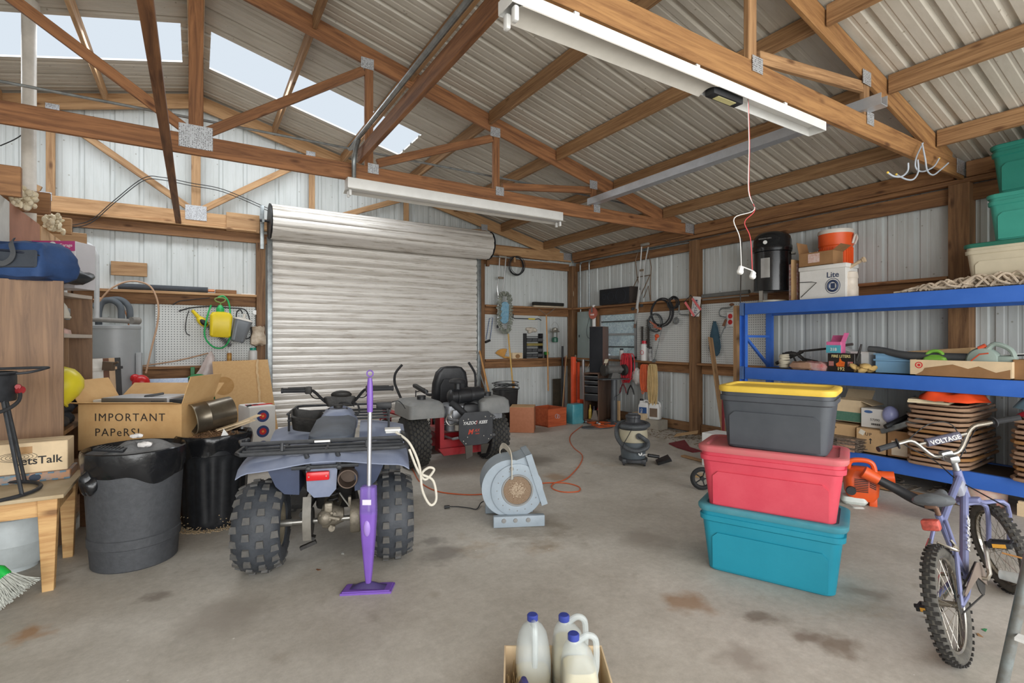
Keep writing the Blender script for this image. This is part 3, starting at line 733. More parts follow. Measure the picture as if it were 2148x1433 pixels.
for z, dip in ((1.85, .14), (1.50, .04), (.80, .0), (.40, 0), (.08, 0)): obj('shelf', curved_shelf(z, dip, 0), lam_edge if z > 1.2 else lam, t, world=True)
b = MB(); b.box(((x0+x1)/2-.03, 5.36, 1.135), (x1-x0-.08, .02, .67)); obj('divider', b, lam, t, world=True)
# respirator / fan helmet
t = thing('respirator_helmet', 'white plastic headgear on the middle shelf of the bookcase', 'helmet', (-.93, 5.05, 1.50))
hm = mat('aged_white_plastic', (206, 200, 186), .45, var=.06)
b = MB(); b.lathe([(.075, .02), (.08, .07), (.07, .12)], seg=20); obj('neck', b, mat('grey_plastic', (120, 124, 126), .5), t)
b = MB(); b.lathe([(.115, .12), (.118, .15), (.10, .21), (.07, .255), (.02, .275)], seg=24); b.torus((0, 0, .125), .115, .012, seg=24, tseg=6); obj('shell', b, hm, t)
b = MB(); b.box((.10, .02, .15), (.03, .05, .09), bev=.008); obj('filter', b, MATS['grey_plastic'], t)
b = MB(); b.rrect([(0, .09, .10, .03), (.03, .085, .095, .03), (.045, .05, .06, .02)], M=T_(-.93, 5.22, 1.50)); solo('folded_packet', b, mat('pink_wrap', (206, 170, 160), .5, var=.2), 'crumpled plastic wrapped packet beside the white headgear', 'packet')
# yellow hard hat and black jacket on the lower shelf
b = MB(); b.lathe([(.15, 0), (.145, .03), (.13, .10), (.10, .16), (.05, .195), (.01, .20)], M=T_(-.91, 5.0, 1.08) @ R(0, 55, 12), seg=28); b.torus((-.91, 5.0, 1.08), .152, .01, R(0, 55, 12), 28, 6)
solo('hard_hat', b, mat('yellow_gloss', (222, 206, 48), .35, var=.05), 'yellow hard hat tucked in the lower part of the bookcase', 'hard hat')
b = MB(); random.seed(3)
for i in range(16):
    b.ell((-.96+random.uniform(-.06, .06), 5.06+random.uniform(-.2, .22), .84+random.random()*.14), .09+random.random()*.05, .09, .055, 12, 8, M=R(random.uniform(-40, 40), random.uniform(-30, 30), random.uniform(0, 90)))
crumple(b, .012, 16, 1)
solo('black_jacket', b, mat('black_fabric', (48, 48, 52), .8, var=.3, bump=.5, bscale=24), 'crumpled black jacket heaped under the yellow hard hat', 'jacket')
# duffel bag on top of the bookcase
dm = mat('blue_canvas', (44, 74, 122), .75, var=.12, bump=.3, bscale=18); strap = mat('grey_webbing', (86, 88, 92), .8)
M = orient(W(-62, 588, T=3.42), W(88, 588, T=3.42)); M.translation.z = 1.872
t = thing('duffel_bag', 'blue canvas duffel bag with grey straps lying on the bookcase', 'bag', M=M)
b = MB(); w_ = .44
def bag_ring(z, hx, hy, cx=0): return (z, hx, hy, .055, w_/2+cx, .17)
b.rrect([bag_ring(0, .20, .13), bag_ring(.02, .235, .16), bag_ring(.10, .245, .17, .01), bag_ring(.18, .235, .155), bag_ring(.235, .215, .12), bag_ring(.255, .19, .09)], seg=7)
crumple(b, .016, 9, 3)
obj('body', b, dm, t)
b = MB(); b.tube([(.0, -.005, .17), (.12, -.012, .185), (.24, -.014, .18), (.36, -.01, .165), (.44, .03, .15)], .008, 6, n=5); obj('zip', b, mat('navy_dark', (26, 34, 52), .6), t)
b = MB(); b.rrect([(0, .23, .06, .02), (.012, .225, .055, .02)], M=T_(.22, -.002, .125) @ R(88, 0, 0)); obj('pocket', b, mat('charcoal_canvas', (66, 72, 82), .8), t)
def ribbon(b, pts, w, n_=6, th=.003, up=(0, 0, 1)):
    P_ = catmull(pts, n_); prev = None
    for i, q in enumerate(P_):
        tg = (P_[min(i+1, len(P_)-1)]-P_[max(i-1, 0)]).normalized(); s_ = tg.cross(Vector(up)); s_ = (s_ if s_.length > .05 else Vector((1, 0, 0))).normalized()*w/2
        nn = s_.cross(tg).normalized()*th/2
        cur = [b.v(q-s_-nn), b.v(q+s_-nn), b.v(q+s_+nn), b.v(q-s_+nn)]
        if prev:
            for k in range(4): b.f([prev[k], prev[(k+1) % 4], cur[(k+1) % 4], cur[k]])
        else: b.f(cur[::-1])
        prev = cur
    b.f(prev); return b
b = MB(); ribbon(b, [(.245, .05, .262), (.28, -.01, .235), (.315, -.03, .16), (.30, -.035, .115), (.25, -.03, .09), (.21, -.03, .10), (.19, -.03, .125)], .035, up=(0, 1, 0)); obj('shoulder_strap', b, strap, t)
b = MB(); b.tube([(.115, -.01, .21), (.115, -.035, .20), (.175, -.035, .20), (.175, -.01, .21)], .007, 6, n=4); obj('carry_handle', b, strap, t)
b = MB(); b.box((.115, -.012, .06), (.12, .008, .075), bev=.003); q = obj('tag_holder', b, MATS['navy_dark'], t)
b = MB(); b.box((.115, -.018, .06), (.085, .004, .05), bev=.002); obj('tag_window', b, mat('clear_vinyl', (150, 162, 176), .2), q)
b = MB(); b.ell((0, 0, .065), .20, .10, .06, 18, 10, M=R(0, 0, 30)); b.ell((-.1, -.06, .09), .08, .06, .05, 12, 8)
for v in b.bm.verts: v.co.z += .012*math.sin(v.co.x*30+v.co.y*40)
solo('black_bag', b, mat('black_leather', (46, 50, 54), .35, var=.2), 'small shiny black bag slumped between the duffel and the pink carton', 'bag', loc=(-.86, 5.12, 1.878))
# pink/grey retail carton
M, w = bframe(118, 607, 168, 609, 1.872) if False else (orient(V(-1.13, 5.52, 1.872), V(-.83, 5.36, 1.872)), .34)
t = carton('retail_carton', 'light grey retail carton with a magenta band reading Garage behind the duffel bag', M, .34, .22, .38, mat('pale_grey_card', (206, 204, 208), .5, var=.03))
b = MB(); b.prism([(.0, .38), (.34, .38), (.34, .30), (.27, .295), (.18, .31), (.10, .335), (.03, .365)], 0, .001, M=T_(0, -.0012, 0) @ R(90, 0, 0)); obj('magenta_band', b, mat('magenta', (176, 66, 122), .5), t)
text('lettering', 'Garage', .035, white_paint, M @ T_(.27, -.0025, .345) @ R(90, 0, 0), t)
b = MB(); b.lathe([(.028, 0), (.028, .001)], M=T_(.17, -.003, .345) @ R(90, 0, 0), seg=20); obj('round_logo', b, white_paint, t)
b = MB(); b.box((.27, -.002, .10), (.10, .002, .12)); b.box((.15, -.002, .06), (.07, .002, .05)); obj('printed_picture', b, mat('print_dark', (70, 64, 70), .6, var=.5, scale=30), t)
# --- water heater ---
c = W(238, 760, Y=7.82); cx, cy = c.x, 7.82
t = thing('water_heater', 'grey cylindrical water heater standing against the back wall', 'water heater', (cx, cy, 0))
gm = mat('heater_grey', (158, 162, 164), .4, var=.03)
b = MB(); b.lathe([(.27, 0), (.27, 1.585), (.275, 1.59), (.275, 1.62), (.262, 1.628), (.05, 1.64)], seg=40); obj('tank', b, gm, t)
b = MB(); b.box((.26, -.10, .95), (.06, .14, .70), M=None, bev=.01); obj('access_panel', b, gm, t)
pipe_i = mat('pipe_insulation', (92, 98, 104), .85, var=.1)
for k, pa in enumerate([[(-.14, 0, 1.62), (-.14, 0, 1.80), (-.10, 0, 1.92), (0, -.02, 1.93), (.07, -.03, 1.86), (.08, -.03, 1.74), (.08, -.03, 1.66)], [(-.2, .05, 1.84), (-.08, .05, 1.93), (.06, .05, 1.95), (.15, .02, 1.86), (.16, .02, 1.70)]]):
    b = MB(); b.tube(pa, .035, 12, n=6); obj('insulated_pipe', b, pipe_i, t)
b = MB(); b.cyl((-.2, -.06, 1.70), (.22, -.06, 1.68), .03); b.cyl((.18, -.10, 1.69), (.25, -.02, 1.69), .045); obj('vent_fitting', b, mat('foil_grey', (130, 126, 120), .5), t)
cop = mat('copper_tube', (206, 142, 102), .35, .5, var=.08)
pipe('copper_tube', [W(196, 629, Y=7.9), W(212, 626, Y=7.9), W(240, 636, Y=7.9), W(258, 648, Y=7.9), W(267, 665, Y=7.9), W(270, 682, Y=7.9)], .009, cop, 'short orange copper tube curving down onto the water heater', 'tube')
pipe('siphon_tube', [W(202, 640, Y=7.5), W(230, 608, Y=7.5), W(262, 592, Y=7.5), W(292, 591, Y=7.5), W(318, 604, Y=7.5), W(332, 640, Y=7.5), W(330, 680, Y=7.5), W(318, 730, Y=7.5), W(306, 783, Y=7.5)], .010, mat('tan_tube', (186, 150, 120), .4), 'long tan tube arching over the water heater and down to the red bottle', 'tube')
# red bottle on a shelf board
b = MB(); b.ell((0, 0, .1), .09, .08, .10, 14, 10); b.ell((.05, 0, .02), .08, .07, .05); b.ell((-.06, .02, .16), .05, .05, .05)
solo('red_bottle', b, mat('red_gloss', (196, 30, 34), .3), 'red plastic container at the foot of the long tan tube', 'container', M=T_(W(296, 818, Y=7.5)) @ T_(0, 0, -.02))
b = MB(); b.box((0, 0, .3), (.22, .22, .60), bev=.01); solo('pedestal_box', b, card, 'cardboard box under the red container behind the important papers box', 'box', M=T_(W(296, 818, Y=7.5).x, 7.5, 0) @ Matrix.Scale((W(296, 818, Y=7.5).z-.02)/.6, 4, (0, 0, 1)))
# things leaning by the heater: boards and frames
b0 = W(228, 812, T=5.4)
fr_c = [((226, 222, 214), 'white'), ((112, 74, 56), 'dark brown'), ((206, 174, 140), 'tan'), ((60, 60, 62), 'black')]
for i, (col, nm) in enumerate(fr_c):
    p = W(203+i*12, 830, T=5.2+.10*i); b = MB(); b.box((0, 0, .63), (.02+.01*i, .30, 1.26), bev=.004); b.box((.0, 0, 1.15), (.03+.01*i, .34, .03))
    solo('leaning_board', b, mat('board_'+nm.replace(' ', '_'), col, .6), '%s board edge in the cluster leaning between bookcase and water heater' % nm, 'board', M=T_(p.x, p.y, 0) @ R(0, -3, -31), group='boards leaning by the water heater')
b = MB(); b.box((0, 0, 0), (.10, .05, .09), bev=.004); b.cyl((.05, 0, .03), (.09, 0, .05), .012); solo('metal_latch', b, mat('rust_steel', (112, 98, 84), .6, .4), 'rusty metal latch box hooked over the leaning boards', 'latch', M=T_(W(228, 768, T=5.25)) @ R(0, 5, -30))
# --- brown bench carrying the important papers box ---
t = thing('work_bench', 'dark stained low bench under the important papers box', 'bench', (-.45, 5.05, 0))
bm_ = wood('dark_bench_wood', (120, 82, 52), (78, 50, 32), .7)
fm = orient(W(160, 950, Z=.58), W(372, 950, Z=.58)); fx = fm.to_3x3().col[0].to_4d(); BW = (W(160, 950, Z=.58)-W(372, 950, Z=.58)).length
def bl_(p): return (T_(-t.location.x, -t.location.y, -t.location.z) @ fm) @ Vector(p)
b = MB(); b.M = T_(.45, -5.05, 0) @ fm; b.box((BW/2, .24, .0), (BW, .46, .035), bev=.004); obj('bench_top', b, bm_, t)
for x in (.05, BW-.05):
    for y in (.05, .43):
        b = MB(); b.M = T_(.45, -5.05, 0) @ fm; b.box((x, y, -.30), (.08, .06, .56)); obj('leg', b, bm_, t)
b = MB(); b.M = T_(.45, -5.05, 0) @ fm; b.box((BW/2, .03, -.07), (BW-.1, .03, .10)); obj('apron', b, bm_, t)
# --- important papers box ---
M, w = bframe(164, 946, 381, 946, .60)
t = carton('cardboard_box', 'large open cardboard box lettered IMPORTANT PAPERS holding video players', M, w, .42, .36, mat('stained_cardboard', (214, 176, 124), .8, rgb2=(192, 150, 98), var=.1, scale=3), closed=False, flaps=(('f', 12, .11), ('b', 35, .2), ('l', 60, .2), ('r', 72, .22)))
text('lettering', 'IMPORTANT', .085, ink, M @ T_(w*.50, -.002, .255) @ R(90, 0, 0), t, spacing=1.2, ext=.0006)
text('lettering', 'PAPeRS!', .085, ink, M @ T_(w*.38, -.002, .14) @ R(90, 0, 0), t, spacing=1.2, ext=.0006)
def deck(label, off, dims, m, panel=None, gy=None, rz=0):
    Md = M @ T_(*off) @ R(0, 0, rz); t2 = thing('video_player', label, 'video player', M=Md)
    b = MB(); b.box((dims[0]/2, dims[1]/2, dims[2]/2), dims, bev=.004); obj('case', b, m, t2)
    if panel:
        b = MB(); b.box((dims[0]/2, -.004, dims[2]/2), (dims[0], .01, dims[2]*.94), bev=.002); f_ = obj('front_panel', b, panel, t2)
        b = MB()
        for i in range(9):
            for j in range(4): b.box((dims[0]*.78+i*.012, -.010, .018+j*.014), (.006, .002, .007))
        obj('vent_slots', b, black_pl, f_)
    return t2
alum = mat('brushed_alu', (206, 208, 212), .35, .3, var=.05); dk = mat('dark_bezel', (92, 88, 84), .5, var=.04)
deck('silver video player with a dark front panel lying in the papers box', (.16, .03, .32), (.50, .30, .085), alum, dk)
deck('white video player under the silver one in the papers box', (.03, .10, .30), (.40, .30, .08), white_paint)
deck('black video player with a silver lid at the right in the papers box', (w-.20, .06, .315), (.17, .28, .075), MATS['black_plastic'])
for (zz, off, dd) in ((.29, (.02, .02), (.70, .38)),): 
    b = MB(); b.box((w/2, .21, .145), (w-.03, .38, .285), bev=.005); solo('paper_stack', b, mat('paper', (226, 222, 212), .8, var=.05), 'stack of papers filling the important papers box under the players', 'papers', M=M @ T_(0, 0, .008))
b = MB(); b.box((0, 0, 0), (.13, .03, .018), bev=.006); solo('remote_control', b, black_pl, 'black remote control resting on the silver video player', 'remote', M=M @ T_(.50, .12, .417) @ R(0, -8, 30))
# --- front left pine table ---
t = thing('pine_table', 'low pine table at the left edge carrying the LetsTalk box', 'table', (-1.3, 4.2, 0))
tm = wood('table_pine', (212, 168, 108), (178, 126, 70), .6); TZ = .56
b = MB(); b.box((-1.325, 4.21, TZ-.011), (1.35, .68, .022), bev=.004); obj('table_top', b, mat('dusty_board', (190, 172, 142), .75, rgb2=(168, 148, 116), scale=3), t, world=True)
for x in (-1.85, -.74):
    for y in (3.94, 4.48):
        b = MB(); b.rrect([(0, .026, .026, .003), (TZ-.10, .043, .036, .004), (TZ-.022, .045, .036, .004)], M=T_(x+.012, y, 0)); obj('leg', b, tm, t, world=True)
b = MB(); b.box((-1.3, 3.935, TZ-.075), (1.06, .022, .10)); obj('apron', b, tm, t, world=True)
b = MB(); b.box((-1.3, 4.485, TZ-.075), (1.06, .022, .10)); obj('apron', b, tm, t, world=True)
b = MB(); b.box((-.712, 4.21, TZ-.075), (.022, .50, .10)); obj('apron', b, tm, t, world=True)
# flat box and LetsTalk carton
M = T_(-1.22, 4.30, TZ)
t = carton('flat_carton', 'flat brown and blue carton under the LetsTalk box on the pine table', M, .53, .24, .055, mat('orange_card', (190, 134, 86), .7, rgb2=(120, 140, 150), scale=14))
b = MB()
for i in range(9): b.box((.03+i*.058, -.002, .050), (.030, .003, .010)); b.box((.05+i*.058, -.002, .006), (.030, .003, .010))
obj('blue_border', b, mat('slate_blue', (96, 124, 142), .7), t)
b = MB(); b.lathe([(.022, 0), (.022, .002)], M=T_(.36, -.0, .028) @ R(90, 0, 0), seg=20, sx=1.3); obj('round_badge', b, mat('navy_badge', (44, 56, 74), .6), t)
M = orient(V(-1.06, 4.315, TZ+.056), V(-.705, 4.315, TZ+.056))
t = carton('cardboard_box', 'cardboard carton printed LetsTalk on the pine table', T_(-1.11, 4.315, TZ+.056), .405, .20, .19, card_l)
M = T_(-1.11, 4.315, TZ+.056)
text('lettering', 'LetsTalk', .068, mat('print_black', (44, 42, 42), .7, var=0), M @ T_(.262, -.002, .075) @ R(90, 0, 0), t, bold=.012)
b = MB()
for k in range(4): b.torus((.165, -.001, .105), .022+.012*k, .0012, R(90, 0, 0), 28, 4, sx=1.6, sy=.5)
obj('ripple_logo', b, MATS['print_black'], t)
b = MB(); b.box((.20, -.0015, .145), (.07, .001, .045)); obj('tape', b, mat('brown_tape', (176, 134, 84), .4), t)
# --- propane burner stand on the table ---
iron = mat('cast_iron', (52, 54, 58), .6, .3, var=.2, scale=20)
bc = V(-1.05, 4.06, TZ)
t = thing('propane_burner', 'black outdoor propane burner stand on the pine table', 'burner', bc)
b = MB(); b.lathe([(.155, .54), (.158, .55), (.158, .68), (.155, .69)], seg=28, cap0=False, cap1=False); b.lathe([(.150, .69), (.150, .54)], seg=28, cap0=False, cap1=False); obj('wind_shield', b, iron, t)
for k in range(4):
    a = math.radians(-35+90*k); b = MB(); b.tube([(.14*math.cos(a), .14*math.sin(a), .58), (.26*math.cos(a), .26*math.sin(a), .015)], .010, 8); obj('leg', b, iron, t)
b = MB(); b.torus((0, 0, .014), .26, .011, seg=36, tseg=8); obj('foot_ring', b, iron, t)
b = MB()
for k in range(4):
    a = math.radians(10+90*k); d = Vector((math.cos(a), math.sin(a), 0)); s_ = Vector((-d.y, d.x, 0))
    b.tube([d*.05+V(0, 0, .725), d*.27+s_*.02+V(0, 0, .725), d*.28+V(0, 0, .72), d*.2-s_*.05+V(0, 0, .70), d*.10-s_*.02+V(0, 0, .695)], .008, 8, n=4)
obj('pan_support', b, iron, t)
b = MB(); b.torus((0, 0, .70), .155, .008, seg=28, tseg=6); b.lathe([(.05, .60), (.06, .64), (.03, .66)], seg=16); obj('burner_head', b, iron, t)
b = MB(); b.tube([(-.05, -.1, .55), (.02, -.17, .50), (.12, -.14, .49), (.18, -.06, .54), (.165, .02, .62)], .010, 8, n=6); obj('gas_hose', b, black_rub, t)
b = MB(); b.cyl((.16, 0, .60), (.185, -.02, .60), .022); b.lathe([(.016, 0), (.014, .012)], M=T_(.17, -.02, .62) @ R(90, 0, 0), seg=14); obj('valve_knob', b, mat('valve_red', (150, 40, 44), .5), t, label='red valve knob')
b = MB(); b.cyl((-.02, -.1, .50), (-.02, -.1, .28), .03); b.cyl((-.0, -.14, .34), (-.0, -.10, .34), .05); b.lathe([(.02, .16), (.028, .20), (.018, .28)], M=T_(-.02, -.1, 0), seg=12); obj('regulator', b, black_pl, t)
# --- propane tank under the table ---
tc_ = W(30, 1190, Z=0)
t = thing('propane_tank', 'pale grey propane tank under the pine table', 'propane tank', tc_)
pt = mat('tank_white', (196, 204, 206), .45, var=.08)
b = MB(); b.lathe([(.10, .02), (.145, .035), (.163, .07), (.166, .17), (.168, .175), (.166, .18), (.163, .27), (.14, .33), (.09, .36), (.03, .37)], seg=36); obj('tank', b, pt, t)
b = MB(); b.lathe([(.115, 0), (.115, .03), (.10, .035)], seg=28, cap0=False, cap1=False); obj('foot_ring', b, pt, t)
b = MB(); b.lathe([(.105, .33), (.105, .40), (.11, .42), (.104, .43), (.10, .40), (.10, .33)], seg=28, cap0=False, cap1=False, arc=.8); obj('collar', b, pt, t)
b = MB(); b.cyl((0, 0, .36), (0, 0, .41), .016); b.lathe([(.025, .41), (.028, .42), (.02, .43)], seg=10); obj('valve', b, mat('brass', (170, 140, 80), .4, .7), t)
q = W(121, 1150, Z=0); b = MB(); b.rrect([(0, .055, .05, .02), (.20, .055, .05, .02), (.24, .03, .03, .02), (.27, .02, .02, .02)], M=T_(q.x-.06, q.y+.05, 0)); j_ = solo('label_jug', b, white_paint, 'white jug with a navy label behind the table leg', 'jug')
# --- green broom at the left edge ---
bp = W(22, 1290, Z=0); t = thing('broom', 'broom with green plastic head and grey bristles at the lower left edge', 'broom', M=T_(bp+V(-.02, 0, .05)) @ R(0, 0, -31.8) @ R(0, -38, 0))
gr = mat('green_plastic', (20, 176, 70), .4, var=.04)
b = MB(); b.M = T_(0, 0, .125) @ R(0, 0, 0)
b.rrect([(0, .13, .022, .02), (.05, .12, .022, .02), (.10, .07, .020, .02), (.14, .03, .02, .02), (.19, .016, .016, .016)], seg=5); obj('broom_head', b, gr, t)
b = MB(); b.cyl((0, 0, .30), (-.02, .02, 1.05), .012); obj('handle', b, galv, t)
b = MB(); random.seed(5)
for i in range(420):
    x = random.uniform(-.125, .125); y = random.uniform(-.02, .02); k = x/.125; e_ = random.uniform(.85, 1.05)
    b.tube([(x, y, .13), (x+.03*k+random.uniform(-.01, .01), y*1.6, .07), (x+.075*k*e_+random.uniform(-.012, .012), y*2.6+random.uniform(-.01, .01), .003+random.random()*.012)], .0017, 3, cap=False)
br_ = obj('bristles', b, mat('bristle_grey', (190, 192, 184), .8, var=.12, scale=40), t); br_['kind'] = 'stuff'
# ================= trash cans, target, leaning panel =================
liner = mat('bin_liner', (26, 27, 30), .22, var=.1, bump=.35, bscale=16)
grey_can = mat('charcoal_can', (62, 64, 68), .6, rgb2=(74, 76, 80), scale=30, bump=.2)
def wavy(b, amp, fx=9, seed=0):
    for v in b.bm.verts:
        a = math.atan2(v.co.y, v.co.x); k = math.sin(a*fx+v.co.z*31+seed)+.6*math.sin(a*(fx*2+3)-v.co.z*17+seed)
        v.co.x += math.cos(a)*amp*k; v.co.y += math.sin(a)*amp*k; v.co.z += amp*.6*math.sin(a*5+seed)
c1 = W(284, 1172, Z=0)
t = thing('trash_can', 'smooth charcoal trash can with a black liner, nearest the pine table', 'trash can', c1)
b = MB(); b.lathe([(.228, 0), (.236, .008), (.246, .14), (.254, .145), (.255, .20), (.249, .205), (.272, .66), (.276, .70), (.276, .72)], seg=56); b.lathe([(.250, .72), (.24, .6)], seg=56, cap0=False, cap1=False); obj('barrel', b, grey_can, t)
b = MB(); b.lathe([(.271, .575), (.276, .59), (.279, .62), (.284, .68), (.286, .72), (.284, .742), (.276, .748), (.266, .73), (.258, .68)], seg=72, cap0=False, cap1=False)
for v in b.bm.verts:
    a = math.atan2(v.co.y, v.co.x)
    if v.co.z < .6: v.co.z += .03*math.sin(a*3+1.2)+.012*math.sin(a*7)
wavy(b, .0022, 13); obj('liner', b, liner, t)
b = MB(); b.ell((-.225, -.155, .575), .045, .035, .075, 16, 12); b.ell((-.20, -.19, .555), .04, .03, .05, 14, 10)
for v in b.bm.verts: v.co += Vector((0, 0, .01*math.sin(v.co.x*90+v.co.y*70)))
obj('liner_bulge', b, liner, t)
# dusty grey bundle filling the top
b = MB()
b.sheet(lambda u, v: ((lambda a, r: (r*.262*math.cos(a)*.98, r*.262*math.sin(a)*.98, .70+.085*(1-r**3)+.02*math.sin(a*3+r*4)+.03*(math.cos(a-.3)*r)))(2*PI*u, max(.001, v))), 40, 12)
bmesh.ops.remove_doubles(b.bm, verts=b.bm.verts[:], dist=.0005)
b.bm.transform(T_(0, 0, -.025))
solo('grey_cloth', b, mat('dusty_cloth', (136, 136, 136), .9, rgb2=(96, 98, 100), scale=6, bump=.4), 'dusty grey cloth bundle filling the nearer trash can', 'cloth', loc=c1)
b = MB(); b.box((0, 0, 0), (.17, .06, .02), bev=.004)
for i in range(7): b.box((-.06+i*.02, -.0, .012), (.008, .05, .006))
solo('black_grille', b, black_pl, 'small black ribbed plastic strip on the grey cloth', 'grille', M=T_(c1+V(-.12, -.10, .758)) @ R(4, 6, -20))
for i, (dx, dy, dz, s_, lb) in enumerate([(.0, .10, .80, .035, 'pinkish white crumpled tissue at the back of the grey cloth'), (.06, -.13, .775, .04, 'white crumpled tissue at the front of the grey cloth')]):
    b = MB(); b.ell((0, 0, 0), s_, s_*.8, s_*.4, 12, 8)
    for v in b.bm.verts: v.co *= 1+.2*math.sin(v.co.x*160+v.co.y*190)
    solo('crumpled_tissue', b, mat('tissue', (226, 222, 220), .8), lb, 'tissue', M=T_(c1+V(dx, dy, dz)))
# second can: ribbed, black
c2 = W(450, 1092, Z=0)
t = thing('trash_can', 'ribbed black trash can with sawdust at its foot behind the smooth charcoal one', 'trash can', c2)
b = MB(); seg = 96; rg = []
for z, r, flu in ((0, .215, 0), (.03, .22, 0), (.06, .222, .8), (.30, .236, 1), (.50, .246, 1), (.535, .248, .5), (.56, .25, 0), (.565, .258, 0), (.60, .26, 0), (.605, .252, 0), (.66, .258, 0), (.68, .264, 0)):
    ring = []
    for i in range(seg):
        a = 2*PI*i/seg; f_ = (i % 6)/6; d = -.010*flu*(math.sin(PI*min(1, f_*1.5)) if f_ < .67 else 0)
        ring.append(((r+d)*math.cos(a), (r+d)*math.sin(a), z))
    rg.append(ring)
b.rings(rg); obj('barrel', b, mat('black_can', (34, 36, 40), .38, var=.2, scale=24), t)
b = MB(); b.lathe([(.262, .56), (.266, .60), (.275, .66), (.276, .70), (.268, .715), (.25, .70), (.24, .66)], seg=72, cap0=False, cap1=False)
for v in b.bm.verts:
    a = math.atan2(v.co.y, v.co.x)
    if v.co.z < .62: v.co.z += .03*math.sin(a*3)+.02*math.sin(a*8)
wavy(b, .005, 9, 2); obj('liner', b, liner, t)
b = MB(); random.seed(9); shav = mat('wood_shavings', (168, 132, 98), .9, rgb2=(112, 84, 60), scale=30)
for i in range(330):
    a = random.random()*6.28; r = .22*math.sqrt(random.random()); x, y = r*math.cos(a), r*math.sin(a); z = .655+.06*(1-r/.22)+random.random()*.02
    b.box((x, y, z), (.05*random.random()+.01, .006, .003), M=R(random.uniform(-50, 50), random.uniform(-50, 50), random.uniform(0, 180)))
b.lathe([(.24, .60), (.22, .65), (.12, .69), (.01, .71)], seg=30)
o = solo('wood_shavings', b, shav, 'wood shavings and debris filling the ribbed trash can', 'shavings', loc=c2); o['kind'] = 'stuff'
b = MB()
for i in range(500):
    a = math.radians(random.uniform(180, 380)); r = random.uniform(.222, .30)**1; z = random.random()**3*.10 if r < .236 else 0
    b.ell((r*math.cos(a), r*math.sin(a), z+.004), .006, .006, .004, 5, 3)
o = solo('sawdust', b, mat('sawdust', (196, 172, 138), .95), 'tan sawdust spilled around the foot of the ribbed trash can', 'sawdust', loc=c2); o['kind'] = 'stuff'
# metal canister lying on top
t = thing('metal_canister', 'open brown metal canister lying on its side in the ribbed trash can', 'canister', c2+V(.0, .02, .74), rot=math.radians(18))
cm = mat('dull_tin', (120, 112, 98), .3, .7, rgb2=(92, 82, 70), scale=5)
Mx = T_(-.16, 0, .09) @ R(0, 82, 0)
b = MB(); b.lathe([(.118, 0), (.121, .004), (.118, .01), (.118, .10), (.121, .105), (.118, .11), (.118, .29), (.0, .292)], M=Mx, seg=40, cap0=False, cap1=False); b.lathe([(.114, .28), (.114, .0), (.118, 0)], M=Mx, seg=40, cap0=True, cap1=False); obj('drum', b, cm, t)
b = MB(); b.torus(Mx @ Vector((0, 0, 0)), .118, .004, Mx.to_3x3().to_4x4(), 40, 6); obj('rim', b, mat('worn_rim', (160, 150, 130), .4, .6), t)
for i, (dx, dy, ang, L_) in enumerate([(.10, -.06, 20, .26), (.14, 0, 32, .30), (.06, -.12, 10, .24)]):
    b = MB(); b.box((L_/2, 0, 0), (L_, .06, .006)); solo('wood_strip', b, card_l, '%s of the pale strips sticking out of the ribbed trash can' % ['middle', 'upper', 'lowest'][i], 'strip', M=T_(c2+V(dx-.05, dy, .72+.012*i)) @ R(0, -14, ang), group='pale strips in the ribbed can')
b = MB(); b.prism([(0, 0), (.06, .02), (.03, .07)], 0, .001, M=R(70, 0, 10)); solo('plastic_scrap', b, white_paint, 'torn white plastic scrap on the rim of the ribbed trash can', 'scrap', M=T_(c2+V(.03, -.255, .70)))
# --- archery target block ---
foam = mat('foam_white', (222, 220, 216), .7, var=.04, bump=.15)
M, w = bframe(521, 1000, 580, 1000, 0)
P0 = W(523, 860, T=5.55); P0.z = 0; P1 = W(579, 860, T=5.75); P1.z = 0
M = orient(P0, P1); w = (P1-P0).length
t = thing('archery_target', 'white foam archery target block with blue and red roundels', 'archery target', M=M)
b = MB(); b.box((w/2, .19, .36), (w, .38, .72), bev=.02); obj('block', b, foam, t)
nav = mat('target_navy', (48, 66, 120), .6, var=0); redt = mat('target_red', (204, 40, 44), .6, var=0); orr = mat('target_orange', (244, 150, 60), .6, var=0)
for i, (x, z) in enumerate([(w*.50, .61), (w*.50, .44), (w*.5, .27), (w*.5, .10)]):
    for k, (r_, m_) in enumerate(((.066, nav), (.037, redt), (.013, orr))):
        b = MB(); b.lathe([(r_, 0), (r_, .001)], M=T_(x, -.0005-.0012*k, z) @ R(90, 0, 0), seg=28); o = obj('roundel', b, m_, t)
for k, (r_, m_) in enumerate(((.05, nav), (.028, redt))):
    for z in (.60, .43):
        b = MB(); b.lathe([(r_, 0), (r_, .001)], M=T_(-.0005-.0012*k, .30, z-.14) @ R(0, -90, 0), seg=24); obj('side_roundel', b, m_, t)
b = MB(); b.tube([(.02, .14, .724), (.10, .08, .728), (w, .10, .727)], .004, 6, n=4); b.tube([(.02, .2, .724), (.15, .15, .727), (w, .13, .727)], .004, 6, n=4); obj('carry_strap', b, redt, t)
b = MB(); b.ell((.03, .1, .728), .045, .02, .010, 10, 6, M=R(0, 0, 30)); b.ell((.10, .12, .728), .04, .018, .010, 10, 6); obj('strap_pad', b, black_pl, t)
